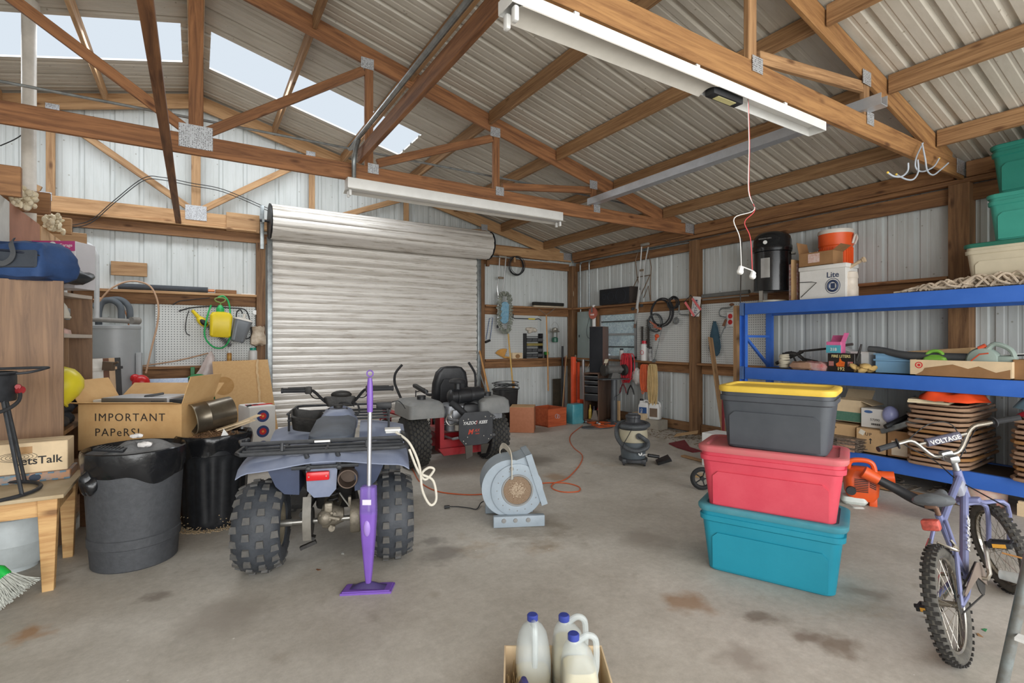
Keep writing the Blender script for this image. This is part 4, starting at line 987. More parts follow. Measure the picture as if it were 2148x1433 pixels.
# --- tan leaning board ---
P0 = W(462, 905, T=6.05); P1 = W(556, 905, T=6.5)
M = frame(V(W(445, 800, Y=7.75).x, 7.56, 0.0), (1, 0, 0), (0, -1, .16))
b = MB(); b.prism([(0.08, 0), (.80, 0), (.66, 1.20), (0, 1.185)], 0, .012); t = thing('fibreboard_sheet', 'tan fibreboard panel with round water stains leaning beside the roll-up door', 'panel', M=M)
tanp = mat('tan_fibreboard', (198, 162, 114), .85, rgb2=(188, 150, 102), scale=40)
obj('board', b, tanp, t)
for (x, y, r_) in ((.13, .86, .12), (.13, .60, .07)):
    b = MB(); b.lathe([(r_, 0), (r_, .0008)], M=T_(x, y, .0122), seg=30); obj('water_stain', b, mat('stain_brown', (164, 124, 72), .85, rgb2=(176, 136, 86), scale=14), t)
b = MB(); b.tube([(.53, 1.20, .02), (.525, 1.05, .022), (.535, .93, .02), (.55, .70, .02), (.56, .25, .02)], .016, 6, n=5)
for v in b.bm.verts: v.co.x += .004*math.sin(v.co.y*60)
solo('stick', b, mat('bark_tan', (206, 176, 134), .8), 'crooked peeled stick standing in front of the tan panel', 'stick', M=M)
# --- hanging plastic bag, green hose, shelf bottle things on the back wall left ---
b = MB(); bx = W(432, 800, Y=8.0)
rg = []
for z, w1, dx in ((1.30, .008, .06), (1.22, .05, .05), (1.05, .09, .02), (.90, .14, -.05), (.80, .11, -.10), (.74, .05, -.12)):
    rg.append([(bx.x+dx+w1*math.cos(2*PI*i/20)*(1+.15*math.sin(i*2.1+z*9)), 8.05+.35*w1*math.sin(2*PI*i/20), z) for i in range(20)])
b.rings(rg); solo('plastic_bag', b, mat('clear_bag', (206, 190, 184), .25, var=.15, alpha=.75), 'thin clear plastic bag hanging beside the tan panel', 'bag')
gh = mat('hose_green', (30, 120, 62), .4); hc = W(415, 835, Y=7.95)
b = MB()
for i in range(7): b.torus((hc.x+random.uniform(-.02, .02), 8.0-.012*i, hc.z+random.uniform(-.015, .015)), .25+.012*random.random(), .010, R(90, 0, 0), 36, 6, sx=.85, sy=1.15)
solo('garden_hose', b, gh, 'coiled green garden hose hanging under the lower ledge', 'hose')
beam('hose_bracket', W(404, 770, Y=8.14), W(404, 800, Y=8.14), .05, .02, gh, label='dark green hose bracket on the lower girt', cat='bracket')
b = MB(); b.box((0, 0, 0), (.46, .012, .22), bev=.003); solo('window_pane', b, mat('frosted_blue', (170, 192, 224), .4, rgb2=(208, 220, 238), scale=60), 'pale blue speckled sheet behind the important papers box', 'sheet', M=T_(W(350, 812, Y=7.9)))
b = MB(); b.box((0, 0, 0), (.42, .30, .06), M=R(0, 0, 0), bev=.01); solo('grey_case', b, mat('case_grey', (178, 180, 178), .5), 'grey flat appliance case tilted behind the metal canister', 'case', M=T_(W(418, 862, T=5.3)) @ R(20, 40, -20))
b = MB(); b.box((0, 0, .45), (.42, .35, .90)); solo('storage_crate', b, card_d, 'brown crate standing behind the important papers box', 'crate', M=T_(W(418, 900, T=5.6).x, W(418, 900, T=5.6).y, 0) @ Matrix.Scale(.8, 4, (0, 0, 1)))
# ================= things hung on the left pegboard =================
YP = 8.17
b = MB(); q0 = W(248, 603, Y=8.24); q1 = W(436, 609, Y=8.24); b.cyl((q0.x, 8.22, 2.145), (q1.x, 8.22, 2.145), .038, seg=16); solo('foam_pipe', b, mat('dark_foam', (70, 74, 80), .85), 'black foam covered pipe lying on the ledge above the left pegboard', 'pipe')
b = MB(); b.cyl((q1.x, 8.22, 2.14), (q1.x+.08, 8.22, 2.14), .02); solo('pipe_end', b, cop, 'short copper stub at the right end of the foam covered pipe', 'pipe')
b = MB(); b.box((0, 0, .03), (.26, .06, .05), bev=.004); solo('wood_offcut', b, girt_m, 'brown wood offcut on the ledge above the yellow sprayer', 'offcut', M=T_(W(474, 610, Y=8.22).x, 8.22, 2.103))
b = MB(); b.box((0, 0, .006), (.17, .05, .012)); solo('white_strip', b, white_paint, 'small white strip lying on the ledge right of the wood offcut', 'strip', M=T_(W(520, 615, Y=8.22).x, 8.20, 2.103))
ye = mat('sprayer_yellow', (226, 200, 36), .4, var=.05); gr2 = mat('sprayer_green', (42, 170, 96), .4)
t = thing('garden_sprayer', 'yellow garden sprayer with green pump and hose hanging on the left pegboard', 'sprayer', W(462, 700, Y=8.02))
o0 = t.location.copy()
def lp(u, v, y=8.02): return W(u, v, Y=y)-o0
px = 7.0/1069
b = MB(); b.rrect([(-.05, .11, .07, .04), (-.03, .125, .085, .04), (.24, .135, .09, .04), (.285, .11, .075, .05), (.30, .04, .04, .03)], M=R(0, 3, 0), seg=6)
for v in b.bm.verts:
    if abs(v.co.y) > .08: v.co.y += .003*math.sin(v.co.z*120)
obj('tank', b, ye, t)
b = MB(); b.lathe([(.045, .29), (.05, .30), (.05, .345), (.035, .36), (.022, .39)], seg=18); obj('pump_cap', b, gr2, t)
b = MB(); b.tube([(0, 0, .38), (0, 0, .42), (-.05, -.01, .44), (-.06, -.01, .475), (0, -.01, .49), (.06, -.01, .475), (.05, -.01, .44), (.01, 0, .42)], .009, 8, n=5); obj('pump_handle', b, mat('handle_olive', (120, 140, 70), .5), t)
b = MB(); b.tube([lp(457, 624), lp(470, 622), lp(481, 640), lp(484, 690), lp(480, 715), lp(468, 729), lp(450, 729), lp(434, 715), lp(429, 695), lp(436, 660), lp(443, 640)], .011, 8, n=6); obj('hose', b, gr2, t)
b = MB(); b.tube([lp(440, 625, 8.1), lp(400, 629, 8.15), lp(376, 632, 8.17), lp(362, 640, 8.17)], .006, 6, n=4); obj('spray_wand', b, black_rub, t)
# hedge trimmer
t = thing('hedge_trimmer', 'yellow and black hedge trimmer hanging diagonally on the left pegboard', 'hedge trimmer', W(425, 672, Y=8.14))
o0 = t.location.copy(); A0 = lp(403, 651, 8.14); A1 = lp(425, 675, 8.14); A2 = lp(436, 684, 8.14); A3 = lp(484, 726, 8.14)
b = MB(); b.cyl(A0, A1*1.0, .02, .035, seg=10); b.ell(A1, .09, .05, .055, 14, 8, M=R(0, 45, 0)); obj('housing', b, ye, t)
b = MB(); b.ell(A1+V(.01, -.03, -.01), .06, .03, .035, 12, 8, M=R(0, 45, 0)); obj('grip_panel', b, black_pl, t)
b = MB(); Mo = orient(A2, A3, (0, -1, 0)); L_ = (A3-A2).length; b.M = Mo; b.box((L_/2, 0, 0), (L_, .035, .008))
for i in range(16): b.box((L_*(i+.5)/16, 0, 0), (.010, .075, .006))
obj('blade', b, mat('blade_dark', (40, 38, 38), .4, .6), t)
# second pump sprayer (grey)
t = thing('pump_sprayer', 'grey pump sprayer with a black hose hanging right of the yellow one', 'sprayer', W(505, 690, Y=8.02))
o0 = t.location.copy()
gz = mat('sprayer_grey', (132, 138, 144), .3, .3, var=.05)
b = MB(); b.rrect([(-.19, .07, .07, .05), (-.17, .085, .085, .05), (.10, .115, .10, .05), (.12, .12, .105, .04)], M=R(0, 14, 0), seg=6); obj('tank', b, gz, t)
b = MB(); b.rrect([(.12, .12, .105, .04), (.14, .10, .09, .04), (.155, .05, .05, .03)], M=R(0, 14, 0), seg=6); b.cyl((.04, 0, .15), (.05, 0, .21), .018); obj('lid', b, mat('lid_cream', (206, 200, 190), .5), t)
b = MB(); b.tube([lp(375, 653, 8.14), lp(400, 646, 8.14), lp(440, 643, 8.14), lp(480, 646), lp(512, 649), lp(522, 665), lp(526, 690), lp(526, 706), lp(514, 710), lp(500, 696), lp(496, 670), lp(497, 655), lp(504, 650), lp(509, 658)], .0085, 8, n=6); obj('hose', b, black_rub, t)
# thin hooks, wire, glove bag, disc
pipe('thin_cable', [W(396, 652, Y=8.2), W(391, 670, Y=8.2), W(389, 690, Y=8.2), W(392, 700, Y=8.2), W(399, 704, Y=8.2)], .005, black_rub, 'thin black cable dangling on the left pegboard left of the hedge trimmer', 'cable')
b = MB(); b.lathe([(.032, 0), (.036, .01), (.03, .02), (.01, .022)], M=T_(W(535, 656, Y=8.22)) @ R(90, 0, 0), seg=20); solo('tape_roll', b, white_paint, 'small white roll on the pegboard near the post', 'roll')
b = MB(); rg = []
gc = W(541, 705, Y=8.02)
for z, rx, ry in ((-.13, .06, .05), (-.11, .10, .08), (-.02, .10, .075), (.05, .075, .06), (.09, .085, .07), (.13, .085, .07)):
    rg.append([gc+V(rx*math.cos(2*PI*i/20)*(1+.08*math.sin(i*1.7)), ry*math.sin(2*PI*i/20), z+.012*math.sin(i*1.3)) for i in range(20)])
b.rings(rg, True, False); solo('canvas_pouch', b, mat('dirty_canvas', (202, 190, 172), .9, rgb2=(150, 128, 104), scale=8, bump=.3), 'dirty cream canvas pouch hanging on the post left of the roll-up door', 'pouch')
def can(u, v0, r, h, z, label, m1, m2=None, y=8.2, name='spray_can', cat='can'):
    c = W(u, v0, Y=y); t = thing(name, label, cat, (c.x, y, z))
    b = MB(); b.lathe([(r, 0), (r, h*.8), (r*.7, h*.86)], seg=16); obj('body', b, m1, t)
    b = MB(); b.lathe([(r*.75, h*.84), (r*.75, h)], seg=14); obj('cap', b, m2 or white_paint, t); return t
can(481, 760, .030, .20, 1.103, 'small yellow and brown spray can standing behind the tan panel', mat('can_amber', (206, 160, 70), .4, rgb2=(150, 80, 50), scale=12), white_paint)
can(531, 760, .055, .24, 1.103, 'white jug with a teal trigger cap on the lower ledge by the post', white_paint, mat('teal', (36, 156, 132), .4), name='spray_jug', cat='jug')
pipe('dowel', [W(296, 768, Y=8.10), W(370, 757, Y=8.10), W(437, 741, Y=8.10)], .008, mat('dowel_tan', (170, 130, 96), .6), 'thin brown rod leaning along the lower edge of the left pegboard', 'rod')
# ================= quad bike (rear view) =================
qM = T_(.735, 3.445, 0) @ R(0, 0, -17)
t = atv = thing('quad_bike', 'faded blue four-wheel quad bike with black racks seen from behind', 'quad bike', M=qM)
fen = mat('faded_blue', (112, 122, 148), .45, rgb2=(138, 146, 166), scale=3); fen_d = mat('deep_blue', (44, 56, 84), .4, var=.1)
tyre = mat('tyre_rubber', (44, 48, 54), .6, rgb2=(66, 70, 76), scale=8, bump=.2); seatm = mat('dusty_seat', (96, 104, 116), .6, rgb2=(76, 82, 92), scale=5)
cast = mat('cast_alloy', (140, 132, 118), .5, .5, var=.2, scale=14, bump=.3); steel = mat('worn_steel', (168, 166, 160), .35, .8, var=.12); rackm = mat('rack_black', (56, 58, 62), .5, var=.2, scale=20)
grime = mat('grimy_black', (42, 40, 38), .6, var=.3, scale=16, bump=.3)
def tread(name, b, n0, m0, m1, parent):
    for i, f in enumerate(b.bm.faces):
        if i >= n0: f.material_index = 1
    o = obj(name, b, m0, parent); o.data.materials.append(m1); return o
def knob_tyre(name, parent, c, Rr, w, rimr, n_=19, rows=((-.40, 0), (-.14, .5), (.14, 0), (.40, .5)), kn=(.046, .040, .014)):
    """tyre round local x axis, centre c"""
    b = MB(); prof = [(rimr, -w*.40), (rimr+.01, -w*.46), ((Rr+rimr)/2, -w*.5), (Rr-.055, -w*.485), (Rr-.030, -w*.41), (Rr-.010, -w*.27), (Rr, 0), (Rr-.010, w*.27), (Rr-.030, w*.41), (Rr-.055, w*.485), ((Rr+rimr)/2, w*.5), (rimr+.01, w*.46), (rimr, w*.40)]
    b.lathe(prof, M=T_(*c) @ R(0, 90, 0), seg=56, cap0=False, cap1=False)
    n0 = len(b.bm.faces)
    for fx, ph in rows:
        for i in range(n_):
            a = 2*PI*(i+ph)/n_; rr = Rr-.003-.034*(abs(fx)/.4)**2.4
            Mk = R(math.degrees(a), 0, 0) @ T_(fx*w, 0, rr) @ R(0, fx*105*abs(fx)*1.2, 0)
            s_ = 1.0 if abs(fx) > .3 else .9
            pts = [(-kn[0]/2*s_, -kn[1]/2), (kn[0]/2*s_, -kn[1]/2), (kn[0]/2*.75, kn[1]/2), (-kn[0]/2*.75, kn[1]/2)]
            b.prism(pts, -.01, kn[2], M=T_(*c) @ Mk)
    return tread(name, b, n0, tyre, mat('tread_worn', (74, 75, 77), .8, rgb2=(98, 95, 90), scale=20), parent)
def rim(parent, c, r, w, m, sgn, hub=.05):
    b = MB(); Mx = T_(*c) @ R(0, 90 if sgn > 0 else -90, 0)
    b.lathe([(r, -w*.42), (r*.93, -w*.40), (r*.9, w*.0), (r*.9, w*.2), (r*.6, w*.12), (hub, w*.10), (hub, w*.2), (.004, w*.2)], M=Mx, seg=32, cap0=False)
    b.lathe([(r, w*.42), (r*.93, w*.40), (r*.9, w*.2)], M=Mx, seg=32, cap0=False, cap1=False)
    return obj('rim', b, m, parent)
rimm = mat('rim_tan', (150, 140, 120), .5, .4, var=.2)
for x in (-.395, .395):
    w_ = knob_tyre('wheel', t, (x, 0, .285), .275, .27, .13); rim(w_, (x, 0, .285), .132, .27, rimm, 1 if x > 0 else -1)
for x in (-.40, .40):
    w_ = knob_tyre('wheel', t, (x, 1.17, .275), .265, .19, .12, rows=((-.38, 0), (-.1, .5), (.1, 0), (.38, .5))); rim(w_, (x, 1.17, .275), .122, .19, rimm, 1 if x > 0 else -1)
b = MB(); b.cyl((-.42, 0, .285), (.42, 0, .285), .017); b.cyl((-.30, 0, .285), (-.22, 0, .285), .022); obj('rear_axle', b, steel, t)
b = MB(); b.lathe([(.04, -.05), (.075, -.04), (.08, 0), (.06, .05), (.045, .09)], M=T_(0, .03, .30) @ R(0, 90, 0), seg=18); b.ell((-.02, -.03, .31), .05, .05, .05); b.cyl((0, 0, .30), (0, .35, .31), .045, .06); b.box((0, -.02, .37), (.05, .06, .07), bev=.01); b.cyl((-.05, -.05, .33), (.07, -.06, .30), .014); b.cyl((.02, -.05, .24), (.02, 0, .24), .02)
for i in range(6): b.cyl((.03+.02*math.cos(i), -.055, .30+.05*math.sin(i)), (.03+.02*math.cos(i), -.07, .30+.05*math.sin(i)), .008, seg=6)
obj('final_drive', b, cast, t)
b = MB(); b.lathe([(.03, -.035), (.10, -.03), (.105, -.02), (.105, .02), (.10, .03), (.08, .035), (.03, .04)], M=T_(.165, 0, .295) @ R(0, 90, 0), seg=28); b.box((.13, -.03, .40), (.02, .04, .07), bev=.006); obj('brake_drum', b, cast, t)
b = MB(); b.tube([(.13, -.09, .39), (.10, -.08, .43), (.07, -.06, .47)], .005, 6, n=3); b.cyl((.22, 0, .285), (.25, 0, .285), .02, seg=6); obj('brake_cable', b, steel, t)
b = MB()
pts = [(-.02, .0), (.07, .035), (.12, .11), (.12, .17), (.05, .23), (-.02, .235)]
b.sheet(lambda u, v: (-.145+.05*v, -.10-.035*math.sin(PI*u), .20+.27*u), 10, 2, .004); obj('chain_guard', b, mat('guard_grey', (122, 118, 110), .5, var=.2), t)
b = MB(); b.lathe([(.03, -.006), (.085, -.004), (.085, .004), (.03, .006)], M=T_(-.10, 0, .285) @ R(0, 90, 0), seg=24); b.box((-.11, -.02, .19), (.06, .05, .02), M=R(0, 20, 0)); b.box((-.12, -.05, .15), (.10, .03, .02), M=R(0, -20, 0)); obj('sprocket', b, grime, t)
b = MB()
for x in (-.16, .16): b.tube([(x, .02, .32), (x*.95, .35, .30), (x*.8, .55, .32)], .026, 8, n=3)
b.tube([(-.15, .0, .62), (-.14, .1, .55), (-.12, .4, .42), (-.10, .6, .30)], .016, 8, n=3); b.tube([(.15, .0, .62), (.14, .1, .55), (.12, .4, .42), (.10, .6, .30)], .016, 8, n=3)
b.box((0, .62, .36), (.26, .36, .30), bev=.03); b.box((0, .30, .50), (.34, .3, .12), bev=.02); b.cyl((-.05, .12, .48), (-.06, .3, .60), .03); b.cyl((0, .05, .48), (0, .05, .60), .016); b.box((.25, .50, .30), (.10, .45, .03)); b.box((-.25, .50, .30), (.10, .45, .03))
b.tube([(-.2, 1.1, .3), (-.1, 1.0, .45), (0, .9, .7)], .02, 8, n=3); b.tube([(.2, 1.1, .3), (.1, 1.0, .45), (0, .9, .7)], .02, 8, n=3); b.cyl((-.38, 1.17, .275), (.38, 1.17, .275), .02)
obj('chassis', b, grime, t)
# shock springs
b = MB(); pts = [(.02+.032*math.cos(k*.8), .06+.1*k/60+.032*math.sin(k*.8), .38+.20*k/60) for k in range(60)]; b.tube(pts, .007, 6); obj('shock_spring', b, grime, t)
# rear fenders
def fend(u, v):
    x = -.50+1.0*u; y = -.235+.62*v; ax = abs(x)
    z = .715+.03*math.exp(-((ax-.02)/.2)**2)-.02*max(0, (ax-.20)/.3)**1.2+.035*math.sin(PI*min(1, v*1.1))*(1 if ax > .18 else .6)
    z -= .05*max(0, (ax-.42)/.08)**2*.6
    y += .05*max(0, ax-.38)*3*(1-v)
    if v == 0: z -= .028
    return (x, y, z)
b = MB(); b.sheet(fend, 30, 10, .006); obj('rear_fender', b, fen, t)
for sg in (-1, 1):
    b = MB(); b.prism([(sg*.165, .69), (sg*.36, .685), (sg*.30, .55), (sg*.25, .50), (sg*.165, .49)], -.012, .012, M=T_(0, -.10, 0) @ R(90, 0, 0))
    b.box((sg*.17, .05, .60), (.012, .32, .20)); obj('inner_fender', b, fen_d, t)
b = MB(); b.prism([(-.10, .70), (.09, .70), (.08, .52), (.04, .475), (-.05, .475), (-.09, .52)], -.006, .006, M=T_(-.025, -.14, 0) @ R(90, 0, 0)); obj('tail_panel', b, fen, t)
b = MB(); b.box((-.05, -.165, .615), (.135, .035, .055), bev=.008); tl = obj('tail_light', b, mat('tail_red', (206, 28, 36), .2, var=.05), t, label='red tail light')
b = MB()
for x in (-.10, 0): b.cyl((x, -.184, .615), (x, -.187, .615), .004, seg=8)
obj('screw', b, steel, tl)
b = MB(); b.lathe([(.058, 0), (.062, .01), (.062, .25), (.04, .3)], M=T_(.125, -.18, .585) @ R(-90, 0, 0), seg=28, cap0=False); b.lathe([(.058, 0), (.052, .0), (.05, .12), (.01, .12)], M=T_(.125, -.18, .585) @ R(-90, 0, 0), seg=28, cap0=False); obj('exhaust', b, mat('exhaust_brown', (98, 84, 74), .5, .6, var=.2), t)
# seat, tank, cowl
b = MB(); b.rrect([(.0, .13, .30, .08), (.05, .15, .32, .09), (.09, .145, .315, .09), (.115, .11, .28, .09)], M=T_(0, .42, .735) @ R(4, 0, 0), seg=6); obj('seat', b, seatm, t)
b = MB(); b.rrect([(0, .15, .20, .08), (.06, .13, .18, .08), (.11, .10, .14, .07), (.135, .06, .09, .05)], M=T_(0, .80, .775) @ R(4, 0, 0), seg=6); obj('fuel_tank', b, fen, t)
b = MB(); b.lathe([(.035, 0), (.035, .02), (.03, .025)], M=T_(0, .80, .91), seg=16); b.torus((0, .78, .905), .07, .006, seg=20, tseg=5, sy=.6); obj('fuel_cap', b, grime, t)
# front fenders + front rack
def ffend(sg):
    def f(u, v):
        x = sg*(.16+.37*u); y = .88+.62*v; z = .66+.08*math.sin(PI*v)-.05*u*u-.02*(v < .05)
        return (x, y, z)
    return f
for sg in (-1, 1): b = MB(); b.sheet(ffend(sg), 8, 12, .006); obj('front_fender', b, fen, t)
b = MB(); 
for z, (ya, yb), w_ in ((.79, (1.0, 1.55), .40), (.84, (1.02, 1.57), .41)):
    b.tube([(-w_, ya, z), (-w_, yb-.05, z), (-w_+.05, yb, z), (w_-.05, yb, z), (w_, yb-.05, z), (w_, ya, z)], .011, 8); 
for y in (1.0, 1.18, 1.36): b.tube([(-.40, y, .79), (.40, y, .79)], .010, 8)
for x in (-.4, .4):
    for y in (1.02, 1.5): b.cyl((x, y, .70), (x, y, .84), .009, seg=8)
obj('front_rack', b, rackm, t)
# rear rack
b = MB(); zl, zu = .775, .835
b.tube([(-.30, .10, zl), (-.46, .08, zl), (-.505, .0, zl), (-.505, -.16, zl), (-.475, -.21, zl), (.44, -.225, zl), (.485, -.18, zl), (.49, 0, zl), (.45, .08, zl), (.30, .10, zl)], .0125, 8, n=0)
b.tube([(-.48, .02, zu-.01), (-.50, -.10, zu), (-.475, -.19, zu), (.445, -.20, zu), (.475, -.12, zu), (.47, .05, zu-.01)], .0115, 8)
for x in (-.26, -.0, .26): b.tube([(x, .12, zl-.01), (x, -.20, zl)], .011, 8)
for y in (.10, -.03, -.13): b.tube([(-.48, y, zl), (.47, y, zl)], .010, 8)
for x in (-.25, .24): b.cyl((x, -.205, zl), (x, -.195, zu), .010, seg=8)
for x in (-.48, .46): b.cyl((x, -.03, zl), (x, -.05, zu), .010, seg=8)
for x in (-.12, .06): b.tube([(x, -.20, zl), (x+.01, -.19, .74), (x+.015, -.165, .675)], [.013, .018], 8); b.ell((x+.015, -.18, .665), .018, .012, .018, 8, 6)
b.tube([(-.20, -.175, .672), (.19, -.175, .672)], .013, 8)
obj('rear_rack', b, rackm, t)
b = MB(); b.box((-.02, -.212, zu+.0), (.09, .004, .012)); obj('rack_sticker', b, white_paint, t)
# handlebar
hb = mat('bar_black', (34, 34, 36), .5)
b = MB(); b.tube([(-.26, .90, 1.045), (-.20, .93, 1.035), (-.13, 1.0, .95), (-.08, 1.03, .92), (.08, 1.03, .92), (.13, 1.0, .95), (.20, .93, 1.035), (.26, .90, 1.045)], .012, 8, n=3); h_ = obj('handlebar', b, hb, t)
for sg in (-1, 1):
    b = MB(); b.tube([(sg*.25, .90, 1.045), (sg*.42, .87, 1.05)], .019, 10); b.cyl((sg*.42, .87, 1.05), (sg*.435, .868, 1.05), .022); obj('grip', b, black_rub, h_)
    b = MB(); b.box((sg*.235, .90, 1.045), (.05, .05, .06), bev=.01); b.tube([(sg*.235, .93, 1.07), (sg*.26, .99, 1.06), (sg*.40, .97, 1.06)], .006, 6, n=3); b.tube([(sg*.23, .93, 1.02), (sg*.20, .99, .97), (sg*.12, 1.02, .96), (sg*.02, 1.03, .93)], .005, 6, n=4); obj('brake_lever', b, grime, h_)
b = MB(); b.ell((.01, 1.03, .99), .085, .06, .035, 16, 10, M=R(-20, 0, 0)); b.rrect([(0, .10, .05, .03), (.07, .13, .06, .03), (.08, .12, .05, .03)], M=T_(0, 1.01, .895) @ R(-12, 0, 0)); obj('gauge_pod', b, grime, t)
b = MB(); b.box((-.01, .955, .90), (.06, .02, .03), bev=.005); obj('ignition_switch', b, mat('rust_red', (150, 72, 48), .5), t)
b = MB(); b.tube([(.06, 1.0, .93), (.14, .93, .92), (.16, .86, .86), (.12, .82, .84)], .008, 6, n=4); b.tube([(-.05, 1.0, .91), (.05, .93, .935), (.12, .92, .90)], .005, 6, n=4); obj('cable_bundle', b, black_rub, t)
b = MB(); b.rrect([(0, .10, .13, .05), (.10, .13, .15, .05), (.11, .12, .14, .05)], M=T_(-.24, .80, .76) @ R(6, 10, 10), cap1=False); b.rrect([(.11, .12, .14, .05), (.02, .09, .12, .05)], M=T_(-.24, .80, .76) @ R(6, 10, 10), cap0=False); solo_o = obj('mud_guard_scoop', b, grime, t)
# things on the racks
b = MB(); b.box((0, 0, .03), (.13, .09, .05), bev=.008); b.tube([(.06, 0, .05), (.12, .03, .06), (.16, 0, .03), (.18, -.05, .0)], .004, 6, n=4); solo('battery_charger', b, black_pl, 'small black box on the front rack of the quad bike', 'box', M=qM @ T_(.36, 1.10, .852))
b = MB(); b.box((0, 0, .02), (.09, .03, .03), bev=.005); b.box((.0, .0, .03), (.10, .09, .012), bev=.004); solo('rope_cleat', b, white_paint, 'white plastic buckle tied on the right end of the rear rack', 'buckle', M=qM @ T_(.40, -.12, .845))
rp = mat('white_rope', (214, 208, 194), .8, bump=.3, bscale=200)
pipe('tie_rope', [qM @ Vector(p) for p in ((.42, -.16, .86), (.50, -.22, .80), (.56, -.24, .66), (.58, -.24, .50), (.63, -.23, .40), (.67, -.22, .43), (.65, -.22, .55), (.58, -.23, .60), (.62, -.24, .64), (.655, -.23, .62), (.60, -.22, .56), (.55, -.24, .63), (.50, -.22, .76))], .008, rp, 'white cord knotted and hanging from the right end of the rear rack', 'rope')
# --- purple spray mop ---
t = thing('spray_mop', 'purple spray mop with silver pole standing in front of the quad bike', 'mop', M=T_(W(773, 1238, Z=0)) @ R(0, 0, -31.8))
pu = mat('purple_plastic', (122, 86, 178), .35, var=.05); pd = mat('dark_purple', (74, 62, 110), .4); tp = mat('purple_clear', (140, 110, 200), .15, alpha=.6)
b = MB(); b.prism([(-.150, -.055), (.135, -.055), (.145, .055), (-.135, .055)], 0, .012, M=R(0, 0, 6)); b.prism([(-.14, -.048), (.125, -.048), (.135, .048), (-.127, .048)], .012, .018, M=R(0, 0, 6)); hd = obj('mop_head', b, pu, t)
b = MB(); b.sheet(lambda u, v: ((-.10+.2*u), (-.035+.07*v), .020+.032*math.sin(PI*u)*math.sin(PI*max(.02, min(.98, v)))), 14, 6); obj('pad_grip', b, pd, hd)
b = MB(); b.rrect([(.03, .014, .014, .01), (.10, .022, .02, .014), (.30, .038, .034, .02), (.44, .046, .036, .02), (.46, .046, .036, .02)], M=T_(0, 0, 0), seg=6); obj('body', b, pu, t)
b = MB(); b.ell((0, -.03, .37), .022, .014, .05, 12, 8); obj('nozzle_panel', b, mat('lilac', (160, 130, 205), .4), t)
b = MB(); b.rrect([(.45, .047, .037, .02), (.54, .045, .035, .02), (.60, .043, .033, .015), (.605, .036, .028, .015)], seg=6); obj('bottle', b, tp, t)
b = MB(); b.box((0, -.034, .52), (.05, .006, .03)); obj('bottle_label', b, mat('white_label', (220, 214, 230), .5), t)
b = MB(); b.cyl((0, 0, .42), (.0, .03, 1.04), .0125, seg=16); obj('pole', b, mat('silver_pole', (186, 188, 194), .3, .7, var=.05), t)
b = MB(); b.rrect([(0, .016, .016, .015), (.08, .018, .017, .015), (.16, .016, .015, .014), (.20, .012, .010, .009)], M=T_(0, .03, 1.03), seg=6); b.torus((0, .03, 1.255), .018, .004, R(90, 0, 0), 20, 6); obj('handle', b, pu, t)
# ================= zero-turn mower (rear view) =================
mM = T_(2.605, 5.52, 0) @ R(0, 0, -3)
t = thing('riding_mower', 'red and grey zero-turn riding mower with a black rear guard plate', 'mower', M=mM)
mred = mat('mower_red', (168, 26, 36), .4, rgb2=(136, 30, 36), scale=4); turf = mat('turf_rubber', (60, 58, 54), .75, var=.15, scale=10); tank_g = mat('tank_grey', (140, 140, 138), .6, rgb2=(120, 122, 122), scale=5)
eng = mat('engine_black', (36, 37, 40), .45, var=.2, scale=12); alu_c = mat('engine_alloy', (134, 136, 140), .45, .5, var=.2, scale=10)
def turf_tyre(parent, c, Rr, w, rimr, n_=30, rows=7):
    b = MB(); b.lathe([(rimr, -w*.42), ((Rr+rimr)/2, -w*.5), (Rr-.03, -w*.47), (Rr-.012, -w*.36), (Rr-.008, 0), (Rr-.012, w*.36), (Rr-.03, w*.47), ((Rr+rimr)/2, w*.5), (rimr, w*.42)], M=T_(*c) @ R(0, 90, 0), seg=48, cap0=False, cap1=False)
    n0 = len(b.bm.faces)
    for r_ in range(rows):
        fx = -.42+.84*r_/(rows-1); dr = -.012*(abs(fx)/.42)**3
        for i in range(n_):
            a = 360*(i+(r_ % 2)*.5)/n_; k = w/rows*.46; L_ = 2*PI*Rr/n_*.40
            b.prism([(-k, -L_*.5), (0, -L_), (k, -L_*.5), (k, L_*.5), (0, L_), (-k, L_*.5)], -.004, .008, M=T_(*c) @ R(a, 0, 0) @ T_(fx*w, 0, Rr-.008+dr) @ R(0, -fx*30, 0))
    return tread('wheel', b, n0, black_rub, turf, parent)
for x in (-.49, .49):
    w_ = turf_tyre(t, (x, 0, .30), .302, .25, .15); rim(w_, (x, 0, .30), .155, .25, alu_c, 1 if x > 0 else -1)
for x in (-.36, .42):
    w_ = turf_tyre(t, (x, 1.72, .15), .15, .13, .07, 16, 4)
    b = MB(); b.tube([(x, 1.72, .30), (x, 1.74, .42)], .02, 8); b.box((x-.075, 1.72, .23), (.01, .06, .18)); b.box((x+.075, 1.72, .23), (.01, .06, .18)); b.box((x, 1.72, .32), (.17, .06, .012)); b.cyl((x, 1.74, .38), (x, 1.74, .47), .032); obj('caster_fork', b, mred, t)
b = MB(); b.tube([(-.36, 1.74, .43), (-.28, 1.3, .43), (-.25, .9, .40), (-.25, -.1, .40)], .03, 4); b.tube([(.42, 1.74, .43), (.30, 1.3, .43), (.25, .9, .40), (.25, -.1, .40)], .03, 4); b.box((.02, 1.35, .43), (.62, .06, .06)); b.box((-.245, -.18, .40), (.05, .16, .42)); b.box((.245, -.18, .40), (.05, .16, .42)); b.box((0, -.22, .26), (.52, .06, .14)); b.prism([(-.30, .24), (.30, .24), (.24, .16), (-.24, .16)], -.02, .02, M=T_(0, -.28, 0) @ R(90, 0, 0)); b.box((-.36, .02, .585), (.30, .34, .02)); b.box((.36, .02, .585), (.30, .34, .02)); b.box((0, .2, .34), (.5, .5, .05))
